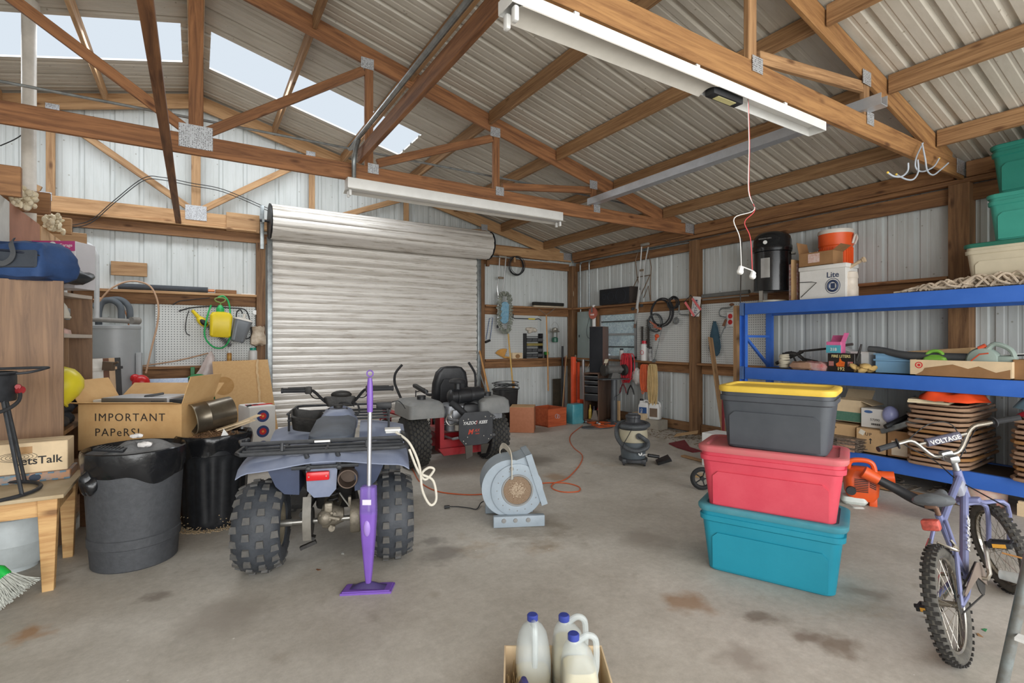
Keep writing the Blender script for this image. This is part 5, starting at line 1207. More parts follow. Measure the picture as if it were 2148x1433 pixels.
obj('frame', b, mred, t)
b = MB(); b.rrect([(.10, .60, .40, .25), (.22, .60, .40, .25), (.24, .55, .35, .22)], M=T_(.05, .95, 0)); obj('mower_deck', b, mred, t)
for sg, w_ in ((-1, .21), (1, .20)):
    b = MB(); b.rrect([(.585, w_, .30, .04), (.64, w_, .31, .04), (.73, w_*.96, .30, .05), (.765, w_*.78, .27, .05), (.77, w_*.7, .25, .05)], M=T_(sg*.42, .02, 0), seg=5); tk = obj('fuel_tank', b, tank_g, t)
    b = MB(); b.lathe([(.045, .765), (.05, .77), (.05, .80), (.055, .802), (.05, .815)], M=T_(sg*.42+.02, -.0, 0), seg=12); obj('fuel_cap', b, eng, tk)
for x, y in ((-.385, .92), (.56, .66)):
    s_ = -1 if x < 0 else 1
    b = MB(); b.tube([(x*.95, y-.05, .66), (x-.03*1, y, .80), (x-.06, y+.02, .90), (x-.05, y+.01, 1.02), (x+.03, y-.02, 1.13)] if x < 0 else [(x+.02, y, .62), (x+.03, y, .80), (x+.025, y, .98), (x-.01, y, 1.06), (x-.08, y-.02, 1.15)], .017, 8, n=4); obj('steering_lever', b, black_rub, t)
b = MB(); b.tube([(-.22, .75, .78), (-.18, .74, .79), (-.10, .74, .82)], .007, 6); b.cyl((-.22, .75, .70), (-.22, .75, .80), .007, seg=6); obj('park_lever', b, eng, t)
# seat
b = MB(); b.rrect([(0, .20, .05, .05), (.08, .235, .06, .08), (.30, .235, .065, .10), (.44, .20, .06, .10), (.50, .14, .045, .045), (.515, .07, .02, .02)], M=T_(.08, .36, .62) @ R(10, 0, 0), seg=6); st = obj('seat_back', b, eng, t)
b = MB(); b.rrect([(.06, .15, .01, .05), (.30, .16, .01, .06), (.38, .12, .01, .06)], M=T_(.08, .28, .60) @ R(10, 0, 0), seg=5); obj('back_panel', b, mat('seat_vinyl', (52, 53, 56), .6, var=.1), st)
text('lettering', 'YK', .075, white_paint, mM @ T_(.07, .225, .935) @ R(80, 0, 0), st, shear=.3, bold=.01)
text('lettering', '/', .085, mred, mM @ T_(.0, .224, .93) @ R(80, 0, 0), st, shear=.3, bold=.01)
b = MB(); b.rrect([(0, .24, .25, .08), (.10, .25, .26, .08), (.12, .22, .24, .07)], M=T_(.08, .55, .55)); obj('seat_cushion', b, eng, t)
for sg in (-1, 1):
    b = MB(); x = .08+sg*.27; b.tube([(x-sg*.06, .33, .78), (x, .38, .78), (x, .45, .82)], .018, 8, n=3)
    b.M = T_(x+sg*.03, .60 if sg < 0 else .52, .84) @ R(14, 0, -sg*14); b.box((0, -.02, .0), (.065, .30, .05), bev=.02); obj('armrest', b, eng, t)
# engine
b = MB(); b.rrect([(.42, .16, .15, .04), (.60, .18, .16, .05), (.70, .17, .15, .06), (.72, .13, .12, .06)], M=T_(-.02, -.12, 0)); b.cyl((-.14, -.16, .62), (-.23, -.20, .64), .05); b.box((-.06, -.27, .60), (.14, .06, .12), bev=.01)
for i in range(7): b.box((-.17, -.12, .50+i*.025), (.10, .22, .010))
for i in range(6): b.box((.15, -.12, .50+i*.025), (.10, .22, .010))
obj('engine_block', b, alu_c, t)
b = MB(); b.cyl((-.10, -.18, .80), (.26, -.15, .82), .085, seg=24); b.cyl((-.04, -.18, .80), (-.02, -.18, .80), .091, seg=24); b.cyl((.13, -.16, .812), (.16, -.16, .812), .091, seg=24); b.ell((-.10, -.18, .80), .05, .085, .085, 14, 10); b.cyl((.26, -.15, .82), (.30, -.15, .82), .07, seg=24)
b.lathe([(.04, .86), (.04, .95), (.095, .955), (.10, .97), (.09, .995), (.05, 1.01), (.01, 1.012)], M=T_(-.02, -.17, 0), seg=24); obj('air_cleaner', b, eng, t)
b = MB(); b.tube([(-.13, -.24, .74), (-.08, -.28, .70), (0, -.31, .62), (.06, -.31, .56), (.10, -.30, .50)], .038, 12, n=5); obj('intake_hose', b, black_rub, t)
b = MB(); b.box((.10, -.22, .60), (.20, .16, .24), bev=.04); b.ell((.20, -.12, .70), .10, .10, .08); obj('engine_cover', b, eng, t)
b = MB(); b.tube([(-.18, -.30, .62), (-.22, -.32, .56), (-.18, -.34, .50), (-.10, -.33, .52)], .008, 6, n=4); b.tube([(-.14, -.31, .66), (-.17, -.33, .60), (-.12, -.34, .56), (-.02, -.34, .58)], .007, 6, n=4); obj('wiring', b, steel, t)
b = MB(); b.cyl((-.08, -.34, .50), (-.08, -.34, .44), .045, seg=18); obj('oil_filter', b, mat('cream_filter', (170, 166, 156), .5), t)
# rear guard plate
gm_ = T_(.085, -.43, 0) @ R(90, 0, 0)
b = MB(); b.prism([(-.20, .36), (-.20, .57), (-.13, .645), (.16, .645), (.215, .60), (.215, .34), (.14, .275), (-.13, .275)], 0, .008, M=gm_); pl = obj('guard_plate', b, mat('plate_black', (46, 48, 52), .5, rgb2=(60, 62, 66), scale=6), t)
b = MB()
for x, z in ((-.15, .56), (-.09, .57), (.12, .585), (.19, .585), (-.15, .33), (-.12, .30), (.16, .33), (.19, .37), (-.1, .37), (.1, .37)): b.ell((x+.085, -.444, z), .009, .005, .009, 8, 5)
obj('bolt', b, steel, pl)
Mp = mM @ T_(.09, -.4395, .525) @ R(90, 0, 0)
text('lettering', 'YAZOO', .048, white_paint, Mp @ T_(-.075, 0, 0), pl, shear=.35, bold=.02); text('lettering', '/', .055, mat('logo_red', (200, 44, 44), .5, var=0), Mp @ T_(.01, 0, 0), pl, bold=.02); text('lettering', 'KEES', .048, white_paint, Mp @ T_(.085, 0, 0), pl, shear=.35, bold=.02)
Mp = mM @ T_(.05, -.4395, .425) @ R(90, 0, 0)
text('lettering', 'M', .075, mat('logo_orange', (206, 70, 48), .5, var=0), Mp @ T_(-.03, 0, 0), pl, shear=.3, bold=.03); text('lettering', 'AX', .045, MATS['logo_orange'], Mp @ T_(.05, .012, 0), pl, shear=.3); text('lettering', 'two', .03, MATS['logo_orange'], Mp @ T_(.055, -.022, 0), pl, shear=.3)
for sg in (-1, 1):
    b = MB(); x = .085+sg*.20
    b.tube([(x*1.0, -.425, .56), (x+sg*.06, -.40, .57), (x+sg*.10, -.22, .57)], .014, 4); obj('guard_bracket', b, alu_c, t); b = MB(); b.tube([(x, -.425, .37), (x+sg*.06, -.40, .36), (x+sg*.08, -.22, .36)], .014, 4); obj('guard_bracket', b, alu_c, t)
b = MB(); b.prism([(-.03, .0), (.06, .0), (.04, -.12), (-.04, -.15)], 0, .01, M=T_(-.02, -.45, .28) @ R(70, 0, 0)); obj('hitch', b, mat('hitch_dark', (84, 80, 74), .6, .3), t); b = MB(); b.prism([(-.05, .0), (.05, .0), (.03, -.12), (-.03, -.12)], 0, .01, M=T_(.20, -.44, .28) @ R(110, 0, 0)); obj('hitch', b, mat('hitch_dark', (84, 80, 74), .6, .3), t)
b = MB(); b.box((.42, -.20, .52), (.24, .02, .16)); b.cyl((.42, -.2, .45), (.42, -.2, .38), .03); obj('side_shield', b, alu_c, t)
# ================= blower fan, vacuum, totes, jugs, cords =================
fm_ = T_(W(1084, 1107, Z=0)) @ R(0, 0, -25)
t = thing('blower_fan', 'grey blue snail shaped blower fan with a cream handle on the floor', 'blower fan', M=fm_)
fb = mat('fan_grey_blue', (158, 170, 180), .5, rgb2=(142, 154, 164), scale=5, bump=.1); crm = mat('handle_cream', (200, 192, 176), .6, var=.06)
pts = []
cxx, czz, rr0 = -.045, .285, .215
for i in range(26):
    a = math.radians(78+ (330-78)*i/25); r_ = rr0*(1.0+.06*(1-i/25)); pts.append((cxx+r_*math.cos(a), czz+r_*math.sin(a)))
pts += [(.205, .175), (.085, .535), (.0, .505)]
b = MB(); b.prism(pts, -.34, -.06, M=R(90, 0, 0)); obj('scroll_housing', b, fb, t)
b = MB(); b.lathe([(.205, 0), (.205, .012), (.19, .016), (.115, .018), (.105, .012), (.105, .0)], M=T_(cxx+.055, .06, czz-.01) @ R(90, 0, 0), seg=40, cap0=False, cap1=False); obj('inlet_plate', b, fb, t)
b = MB(); b.lathe([(.112, .0), (.108, .004), (.05, .008), (.004, .010)], M=T_(cxx+.055, .0475, czz-.01) @ R(90, 0, 0), seg=30, cap0=False); 
gmt = bpy.data.materials.new('rusty_grille'); nt, n, l, p = _nodes(gmt); p.inputs['Roughness'].default_value = .8
tc = n.new('ShaderNodeTexCoord'); v = n.new('ShaderNodeTexVoronoi'); v.feature = 'DISTANCE_TO_EDGE'; v.inputs['Scale'].default_value = 95; v.inputs['Randomness'].default_value = .3; l.new(tc.outputs['Object'], v.inputs[0]); r = n.new('ShaderNodeValToRGB'); e = r.color_ramp.elements
e[0].position = .04; e[0].color = s2l((168, 150, 128)); e[1].position = .16; e[1].color = s2l((104, 78, 56)); l.new(v.outputs['Distance'], r.inputs[0]); l.new(r.outputs[0], p.inputs['Base Color'])
obj('inlet_grille', b, gmt, t)
b = MB(); b.torus((cxx+.055, .044, czz-.01), .118, .009, R(90, 0, 0), 36, 6); obj('inlet_ring', b, mat('ring_grey', (140, 140, 138), .6), t)
dirv = (V(.205, 0, .175)-V(.085, 0, .535)).normalized()
b = MB(); Mo = orient(V(.087, .20, .548), V(.215, .20, .155), (1, 0, .3)); b.M = Mo; L_ = .415
b.box((L_/2, -.155, .012), (L_, .02, .05)); b.box((L_/2, .155, .012), (L_, .02, .05)); b.box((.01, 0, .012), (.02, .32, .05)); b.box((L_-.01, 0, .012), (.02, .32, .05)); obj('outlet_flange', b, fb, t)
b = MB(); b.box((.02, -.005+.03, .045), (.40, .05, .085), bev=.004); f_ = obj('foot', b, fb, t)
for x, r_ in ((-.10, .018), (-.01, .017), (.09, .018)): 
    b = MB(); b.lathe([(r_, 0), (r_*.9, .006), (.006, .008)], M=T_(x, -.0, .055 if x else .04) @ R(90, 0, 0), seg=18); obj('bolt_head', b, MATS['ring_grey'], f_)
b = MB(); b.box((-.02, .36, .045), (.40, .05, .085), bev=.004); obj('foot', b, fb, t)
b = MB(); ribbon(b, [(-.09, .34, .46), (-.10, .34, .53), (-.075, .30, .575), (-.05, .16, .575), (-.035, .07, .54), (-.035, .045, .47), (-.035, .043, .37)], .045, 6, .006, up=(1, 0, 0)); hh = obj('carry_handle', b, crm, t)
for z in (.445, .375): b = MB(); b.lathe([(.016, 0), (.014, .006)], M=T_(-.035, .040, z) @ R(90, 0, 0), seg=16); obj('bolt_head', b, MATS['ring_grey'], hh)
b = MB()
for i in range(16): a = 2*PI*i/16; b.ell((cxx+.055+.16*math.cos(a), .043, czz-.01+.16*math.sin(a)), .005, .003, .005, 6, 4)
obj('screw', b, MATS['ring_grey'], t)
pipe('power_cord', [W(1014, 1052, Z=.05), W(1008, 1056, Z=.02), W(1000, 1068, Z=.008), W(985, 1066, Z=.008), W(960, 1063, Z=.008), W(940, 1063, Z=.008)], .0045, black_rub, 'short black power cord and plug of the blower fan', 'cord')
b = MB(); b.cyl(W(943, 1063, Z=.015), W(932, 1064, Z=.015), .013, seg=10); solo('plug', b, black_pl, 'black plug at the end of the blower fan cord', 'plug')
oc = mat('orange_cord', (206, 96, 50), .5)
pipe('extension_cord', [W(u, v, Z=.007) for u, v in ((858, 968), (868, 990), (882, 1012), (915, 1030), (965, 1037), (1010, 1037), (1060, 1030), (1110, 1018), (1150, 1013), (1190, 1014), (1215, 1022), (1212, 1031), (1180, 1032), (1158, 1024), (1162, 1014), (1190, 1003), (1216, 975), (1221, 955), (1204, 940), (1195, 925), (1198, 912), (1212, 900), (1222, 893))], .0055, oc, 'orange extension cord snaking across the floor past the blower fan', 'cord')
b = MB(); random.seed(4)
for k in range(7):
    c = W(1262, 893, Z=.01); b.torus((c.x+random.uniform(-.05, .05), c.y+random.uniform(-.04, .04), .01+.006*k), random.uniform(.20, .30), .0055, R(0, 0, 20*k), 30, 5, sx=1.1, sy=.6)
solo('cord_coil', b, oc, 'loose coil of orange cord on the floor in front of the tool cabinet', 'cord')
# --- shop vacuum ---
vM = T_(W(1328, 972, Z=0)) @ R(0, 0, -40)
t = thing('shop_vacuum', 'grey and tan shop vacuum with black hose wrapped round it, marked 6', 'vacuum', M=vM)
vg = mat('vac_grey', (88, 96, 102), .5, var=.05); vt = mat('vac_tan', (176, 168, 144), .5, var=.05); vd = mat('vac_dark', (58, 60, 64), .5)
b = MB(); b.lathe([(.13, .05), (.135, .06), (.155, .26), (.155, .265)], seg=36); obj('drum', b, vg, t)
b = MB(); b.lathe([(.157, .265), (.165, .27), (.168, .34), (.16, .40), (.15, .42)], seg=36); obj('drum_band', b, vt, t)
b = MB(); b.lathe([(.16, .41), (.165, .43), (.14, .47), (.09, .49), (.085, .50), (.085, .54), (.09, .545), (.085, .57), (.06, .58)], seg=32); b.box((0, 0, .585), (.12, .05, .02), bev=.008); obj('motor_head', b, vd, t)
b = MB(); b.lathe([(.16, .035), (.165, .04), (.165, .07), (.15, .075)], seg=32)
for k in range(4): a = math.radians(45+90*k); b.box((.15*math.cos(a), .15*math.sin(a), .05), (.06, .06, .05), bev=.01)
bs = obj('dolly', b, vd, t)
for k in range(4): a = math.radians(45+90*k); b = MB(); b.cyl((.165*math.cos(a)-.01, .165*math.sin(a), .022), (.165*math.cos(a)+.012, .165*math.sin(a), .022), .022, seg=14); obj('caster', b, black_rub, bs)
b = MB(); b.tube([(.05, -.17, .36), (.10, -.19, .33), (.15, -.14, .28), (.13, -.18, .22), (.02, -.21, .19), (-.10, -.18, .22), (-.18, -.08, .30), (-.19, .0, .40), (-.14, .08, .46), (0, .15, .47), (.13, .10, .47), (.17, -.02, .46), (.11, -.13, .455), (-.02, -.17, .45), (-.14, -.11, .45)], .026, 10, n=6)
for i_, v_ in enumerate(b.bm.verts): pass
obj('hose', b, mat('hose_grey', (72, 76, 80), .6, var=.15, scale=60), t)
b = MB(); b.cyl((.05, -.15, .35), (.05, -.185, .35), .034, seg=18); obj('hose_port', b, vd, t)
text('lettering', '6', .10, white_paint, vM @ T_(.065, -.157, .16) @ R(86, 0, 8), t, bold=.02, ext=.004)
text('lettering', 'gallon', .025, white_paint, vM @ T_(.115, -.135, .135) @ R(86, 0, 34), t, ext=.004)
pipe('vacuum_wire', [vM @ Vector(p) for p in ((.02, -.06, .585), (.0, -.14, .50), (-.05, -.20, .40), (-.12, -.20, .27), (-.14, -.18, .20))], .004, black_rub, 'thin black vacuum cord slung down the front of the shop vacuum', 'cord')
b = MB(); b.cyl(vM @ Vector((.17, .0, .10)), vM @ Vector((.30, .02, .08)), .02); b.prism([(0, -.08), (.16, -.14), (.16, .10), (0, .08)], 0, .03, M=vM @ T_(.28, .02, .0) @ R(0, -24, 0)); solo('vacuum_nozzle', b, black_pl, 'black vacuum floor nozzle lying right of the shop vacuum', 'nozzle')
# --- storage totes ---
def tote(label, M, L, D, H, m, lidm, group=None, name='storage_tote', lidh=.028, panel=True):
    t = thing(name, label, 'tote', M=M, group=group)
    k = .86; hb = H-lidh; b = MB()
    b.rrect([(0, L/2*k-.01, D/2*k-.01, .05), (.008, L/2*k, D/2*k, .055), (hb*.80, L/2*(k+.085), D/2*(k+.085), .055), (hb*.82, L/2*.985, D/2*.985, .06), (hb*.90, L/2*.99, D/2*.99, .06), (hb*.905, L/2*(k+.10), D/2*(k+.10), .055), (hb, L/2*.97, D/2*.97, .06)], seg=6); body = obj('body', b, m, t)
    if panel:
        b = MB(); z0, z1 = hb*.06, hb*.64; y0, y1 = -D/2*(k+.0055), -D/2*(k+.085*.8)
        pw = L/2*k*.90
        pts = [(-pw, z0), (pw, z0), (pw, z1-.03), (pw-.03, z1), (-pw+.03, z1), (-pw, z1-.03)]
        tilt = math.degrees(math.atan2(D/2*.085, hb*.80))
        b.prism(pts, 0, .010, M=T_(0, -D/2*k-.001, 0) @ R(90+tilt, 0, 0)); obj('side_panel', b, m, t)
    b = MB(); b.rrect([(hb-.012, L/2*1.0, D/2*1.0, .07), (hb, L/2*1.02, D/2*1.02, .075), (hb+lidh*.7, L/2*1.02, D/2*1.02, .075), (H-.003, L/2*1.0, D/2*1.0, .07), (H, L/2*.95, D/2*.95, .06), (H, L/2*.90, D/2*.86, .05), (H-.012, L/2*.88, D/2*.84, .05), (H-.012, L/2*.1, D/2*.1, .01)], seg=7); obj('lid', b, lidm, t)
    return t
teal_m = mat('tote_teal', (24, 138, 162), .45, rgb2=(32, 146, 170), scale=3, bump=.05); red_m = mat('tote_red', (204, 62, 82), .5, rgb2=(214, 80, 96), scale=4, bump=.05); blk_m = mat('tote_charcoal', (64, 68, 74), .55, rgb2=(74, 78, 84), scale=6)
tote('large teal storage tote with matching lid, bottom of the stack of three', T_(3.085, 1.865, 0) @ R(0, 0, -66.2), .80, .46, .415, teal_m, mat('lid_teal', (52, 136, 154), .5, rgb2=(90, 150, 162), scale=4))
tote('large faded red storage tote in the middle of the stack of three', T_(3.085, 1.865, .404) @ R(0, 0, -65.5), .80, .46, .385, red_m, mat('lid_red', (206, 96, 106), .6, rgb2=(190, 116, 112), scale=4))
tote('charcoal storage tote with a yellow lid on top of the stack of three', T_(3.12, 1.84, .778) @ R(0, 0, -69.5), .635, .42, .39, blk_m, mat('lid_yellow', (224, 188, 70), .5, var=.05))
b = MB(); b.rrect([(0, .04, .009, .008), (.004, .04, .009, .008)], M=T_(-.17, -.184, .085) @ R(94, 0, 0)); b_ = bpy.data.objects['storage_tote.002']; obj('hand_slot', b, mat('slot_dark', (44, 46, 50), .6), b_)
# --- jugs in the box at the bottom edge ---
jb = W(1058, 1354, Z=.16); jb2 = W(1262, 1354, Z=.16); dep = .34
Mj = orient(V(jb.x, jb.y, 0), V(jb2.x, jb2.y, 0)) @ T_(0, -dep, 0)
carton('cardboard_box', 'open cardboard box holding three jugs at the bottom edge', Mj, (jb2-jb).length, dep, .16, card_l, closed=False)
jugm = mat('jug_plastic', (214, 222, 222), .35, var=.03, alpha=.42); liq = mat('yellow_liquid', (214, 194, 136), .3, var=.04); capb = mat('cap_blue', (52, 66, 150), .4, var=.03)
def jug(label, M, fill, group='jugs of used liquid'):
    t = thing('plastic_jug', label, 'jug', M=M)
    s_ = .068
    b = MB(); b.rrect([(0, s_*.85, s_*.85, .03), (.006, s_, s_, .035), (.085, s_, s_, .035), (.09, s_*.97, s_*.97, .035), (.10, s_, s_, .035), (.165, s_, s_, .035), (.21, s_*.95, s_*.95, .045, -.002, 0), (.255, s_*.80, s_*.82, .05, -.008, 0), (.28, s_*.56, s_*.58, .038, -.016, 0), (.289, s_*.36, s_*.36, .024, -.020, 0), (.295, .020, .020, .02, -.022, 0), (.31, .019, .019, .019, -.022, 0)], seg=6); obj('bottle', b, jugm, t)
    b = MB(); b.tube([(-.005, 0, .290), (.03, 0, .312), (.058, 0, .302), (.066, 0, .27), (.066, 0, .20), (.060, 0, .16)], .0125, 10, n=5); obj('handle', b, jugm, t)
    b = MB(); b.lathe([(.021, .298), (.0225, .30), (.0225, .318), (.019, .322), (.004, .3225)], M=T_(-.022, 0, 0), seg=24); obj('cap', b, capb, t)
    b = MB(); q = s_-.003; lv = [(.004, q*.85, q*.85, .03), (.01, q, q, .033), (min(fill, .165), q, q, .033)]
    if fill > .17: lv.append((fill, q*(1-(fill-.165)*3.0), q*(1-(fill-.165)*3.0), .035))
    b.rrect(lv, seg=6); obj('liquid', b, liq, t)
    return t
j1 = W(1117, 1292, Z=.322); j2 = W(1183, 1293, Z=.322); j3 = W(1203, 1332, Z=.322)
zz = .007
jug('left jug with blue cap, half full, its handle facing the camera', T_(j1.x, j1.y, zz) @ R(0, 0, -118) @ T_(.022, 0, 0), .10)
jug('back jug with blue cap behind the other two jugs in the box', T_(j2.x, j2.y, zz) @ R(0, 0, -30) @ T_(.022, 0, 0), .22)
jug('front right jug with blue cap, its handle to the right', T_(j3.x, j3.y, zz) @ R(0, 0, -30) @ T_(.022, 0, 0), .20)
b = MB(); b.rrect([(0, .02, .03, .01), (.14, .016, .028, .01), (.17, .01, .02, .01)]); solo('dark_packet', b, mat('navy_packet', (60, 58, 110), .4, var=.3, scale=30), 'small dark blue packet squeezed beside the left jug', 'packet', M=Mj @ T_(.07, .12, .01) @ R(10, 0, 20))
b = MB(); random.seed(12)
for i in range(60): x, y = random.uniform(.02, .08), random.uniform(.04, .3); b.tube([(x, y, .02), (x+random.uniform(-.02, .02), y+random.uniform(-.06, .06), .10+random.random()*.05)], .001, 3)
o = solo('dry_grass', b, mat('straw', (150, 124, 84), .9), 'dry stalks in the corner of the jug box', 'straw', M=Mj); o['kind'] = 'stuff'
# ================= back right corner =================
woodh = mat('tool_handle', (196, 142, 84), .5, var=.1, scale=10)
def rod(name, a, b_, r, m, label, cat, r1=None):
    b = MB(); b.cyl(a, b_, r, r1, seg=10); return solo(name, b, m, label, cat)
# aluminium crutch on back wall
def crutch(name, label, pts2, wallY=None, wallX=None):
    P = lambda u, v: W(u, v, Y=wallY) if wallY else W(u, v, X=wallX)
    t = thing(name, label, 'crutch', P(*pts2[0][0]))
    al = mat('crutch_alu', (206, 208, 208), .3, .6, var=.05)
    for ps in pts2: b = MB(); b.tube([P(*q) for q in ps], .011, 8, n=4); obj('tube', b, al, t, world=True)
    return t
t = crutch('crutch', 'aluminium crutch hanging on the back wall beside the dust mop', [[(1048, 541), (1046, 580), (1043, 603), (1045, 625), (1044, 680)], [(1061, 541), (1058, 580), (1055, 605), (1048, 640), (1046, 684)]], wallY=8.12)
b = MB(); q = W(1054, 539, Y=8.12); b.box(q, (.17, .05, .035), bev=.012); obj('arm_pad', b, mat('pad_grey', (150, 146, 138), .8), t, world=True)
b = MB(); q = W(1051, 583, Y=8.10); b.box(q, (.11, .035, .04), bev=.012); obj('hand_grip', b, mat('grip_tan', (140, 124, 104), .8), t, world=True)
b = MB(); q = W(1044, 688, Y=8.12); b.cyl(q, q+V(0, 0, .05), .018); obj('rubber_foot', b, black_rub, t, world=True)
# coiled cable
b = MB(); c = W(1082, 558, Y=8.16); random.seed(2)
for i in range(6): b.torus((c.x+random.uniform(-.015, .015), 8.17-.012*i, c.z+random.uniform(-.02, .01)), .155+.012*random.random(), .006, R(90, 0, 0), 40, 6, sy=1.06)
solo('cable_coil', b, black_rub, 'black cable coiled on the header board beside the crutch', 'cable')
b = MB(); b.box(W(1079, 545, Y=8.12), (.04, .03, .09)); solo('wooden_peg', b, pine_m, 'small wooden peg holding the cable coil', 'peg')
# dust mop
t = thing('dust_mop', 'large grey and blue dust mop head hung upside down on a yellow handle', 'mop', W(1058, 660, Y=8.05))
b = MB(); A0 = W(1066, 700, Y=8.06); A1 = W(1075, 800, Y=8.06); A2 = W(1079, 862, Y=8.06); b.tube([A0, A1, A2], .015, 8); obj('handle', b, mat('handle_yellow', (204, 164, 88), .5), t, world=True)
c = W(1058, 656, Y=8.06); b = MB(); b.rrect([(-.02, .20, .085, .08), (.02, .20, .085, .08)], M=T_(c) @ R(90, 0, 0) @ R(0, 0, 86), seg=8); bd = obj('backing', b, mat('mop_blue', (96, 150, 180), .9, rgb2=(150, 186, 204), scale=30, bump=.5), t, world=True)
b = MB(); random.seed(8)
for i in range(170):
    a = 2*PI*i/170; x = .105*math.cos(a)*(1+.0*math.sin(a)); z = .33*math.sin(a)
    z = .33*math.sin(a); x = .10*math.copysign(abs(math.cos(a))**.6, math.cos(a))
    p = c+V(x, random.uniform(-.05, .02), z); d = V(math.cos(a)*.6, random.uniform(-.5, .3), math.sin(a)*.5+random.uniform(-.4, .4)).normalized()*.065
    b.tube([p-d*.3, p+d*.6+V(0, -.02, 0), p+d], .0085, 5)
obj('yarn_fringe', b, mat('mop_yarn', (158, 158, 142), .95, rgb2=(110, 120, 116), scale=40), t, world=True)
# push broom upside down
t = thing('push_broom', 'wide push broom hung with its black bristle head up on the back wall', 'broom', W(1148, 640, Y=8.1))
q0 = W(1119, 642, Y=8.08); q1 = W(1180, 641, Y=8.08)
b = MB(); b.box(((q0.x+q1.x)/2, 8.08, (q0.z+q1.z)/2-.02), (q1.x-q0.x, .07, .035), bev=.008); obj('head_block', b, mat('pale_block', (186, 170, 146), .7), t, world=True)
b = MB(); b.box(((q0.x+q1.x)/2, 8.08, (q0.z+q1.z)/2+.03), (q1.x-q0.x+.02, .085, .065), bev=.012); obj('bristles', b, mat('bristle_black', (40, 38, 34), .95, bump=.8, bscale=120), t, world=True)
b = MB(); b.tube([W(1146, 660, Y=8.08), W(1149, 760, Y=8.08), W(1150, 820, Y=8.08)], .013, 8); obj('handle', b, woodh, t, world=True)
b = MB(); b.tube([W(1130, 648, Y=8.07), W(1146, 661, Y=8.07), W(1164, 647, Y=8.07)], .006, 6); obj('brace', b, steel, t, world=True)
# camping lantern
lc = W(1164, 718, Y=8.14); t = thing('camping_lantern', 'silver and green camping lantern hanging by its bail on the back wall', 'lantern', lc)
b = MB(); b.lathe([(.05, 0), (.062, .01), (.062, .08), (.045, .10)], seg=22); obj('fuel_base', b, mat('lantern_green', (60, 110, 92), .35), t)
b = MB(); b.lathe([(.046, .10), (.05, .105), (.05, .19), (.046, .195)], seg=20); obj('globe', b, mat('globe_glass', (170, 176, 172), .15, alpha=.5), t)
b = MB(); b.lathe([(.03, .195), (.09, .20), (.095, .215), (.07, .225), (.06, .25), (.062, .27), (.03, .285), (.01, .29)], seg=24); 
for k in range(4): a = 2*PI*k/4+.4; b.cyl((.055*math.cos(a), .055*math.sin(a), .09), (.055*math.cos(a), .055*math.sin(a), .20), .005, seg=6)
obj('ventilator', b, mat('lantern_silver', (160, 156, 146), .35, .6), t)
b = MB(); b.tube([(-.085, 0, .20), (-.08, 0, .32), (0, 0, .40), (.08, 0, .32), (.085, 0, .20)], .003, 5, n=5); obj('bail', b, steel, t)
# saw, hacksaw and magnetic bar on the pegboard
YQ = 8.20
t = thing('bow_saw', 'small blue framed saw with a black handle on the right back pegboard', 'saw', W(1025, 690, Y=YQ))
b = MB(); b.tube([W(1020, 712, Y=YQ), W(1025, 680, Y=YQ), W(1027, 668, Y=YQ), W(1034, 666, Y=YQ), W(1031, 690, Y=YQ), W(1028, 712, Y=YQ)], .006, 6); obj('saw_frame', b, mat('saw_blue', (78, 100, 140), .4), t, world=True)
b = MB(); b.tube([W(1018, 718, Y=YQ-.02), W(1028, 714, Y=YQ-.02)], .022, 8); obj('handle', b, black_pl, t, world=True)
t = thing('crow_bar', 'black and yellow pry bar hung level on the right back pegboard', 'pry bar', W(1100, 668, Y=YQ))
b = MB(); b.tube([W(1077, 658, Y=YQ), W(1076, 666, Y=YQ), W(1080, 668, Y=YQ), W(1108, 669, Y=YQ)], .009, 8); b.tube([W(1122, 670, Y=YQ), W(1130, 669, Y=YQ), W(1135, 672, Y=YQ)], .009, 8); obj('bar', b, black_pl, t, world=True)
b = MB(); b.tube([W(1108, 669, Y=YQ), W(1122, 669.5, Y=YQ)], .012, 8); obj('grip', b, ye, t, world=True)
# items on the lower ledge
z_l = 1.103
def on_ledge(u): return W(u, 760, Y=8.2).x
t = thing('parts_cabinet', 'black small parts organiser with open bins on the back ledge', 'organiser', (on_ledge(1117), 8.2, z_l))
b = MB(); b.box((0, .06, .24), (.40, .02, .48)); b.box((-.19, 0, .24), (.02, .14, .48)); b.box((.19, 0, .24), (.02, .14, .48))
for k in range(5): b.box((0, 0, .02+k*.10), (.38, .14, .008))
obj('case', b, black_pl, t)
for k in range(4):
    for x in (-.125, 0, .125):
        if k == 2 : continue
        b = MB(); b.prism([(-.06, 0), (-.085, .05), (-.06, .06), (.06, .06), (.06, 0)], -.055, .055, M=T_(x, -.01, .03+k*.10) @ R(90, 0, 0) @ R(0, 90, 0)); obj('bin', b, mat('bin_grey', (88, 90, 92), .5), t)
b = MB(); b.box((0, -.03, .265), (.36, .14, .05), bev=.01); obj('bin', b, mat('bin_olive', (140, 126, 66), .6), t, label='long olive yellow bin')
b = MB()
for i in range(8): b.ell((random.uniform(-.08, .10), random.uniform(-.03, .03), random.random()*.07+.02), .06, .04, .035, 9, 6, M=R(random.uniform(-50, 50), random.uniform(-50, 50), 0))
solo('crumpled_bag', b, mat('bag_cream', (200, 190, 176), .7, var=.1), 'crumpled cream plastic bag on top of the black parts organiser', 'bag', M=T_(on_ledge(1113), 8.19, z_l+.48))
b = MB(); 
for i in range(26):
    a = math.radians(150-i*3.2); b.tube([(0, 0, .03), (.20*math.cos(a), .0, .03+.16*math.sin(a))], [.012, .008], 4)
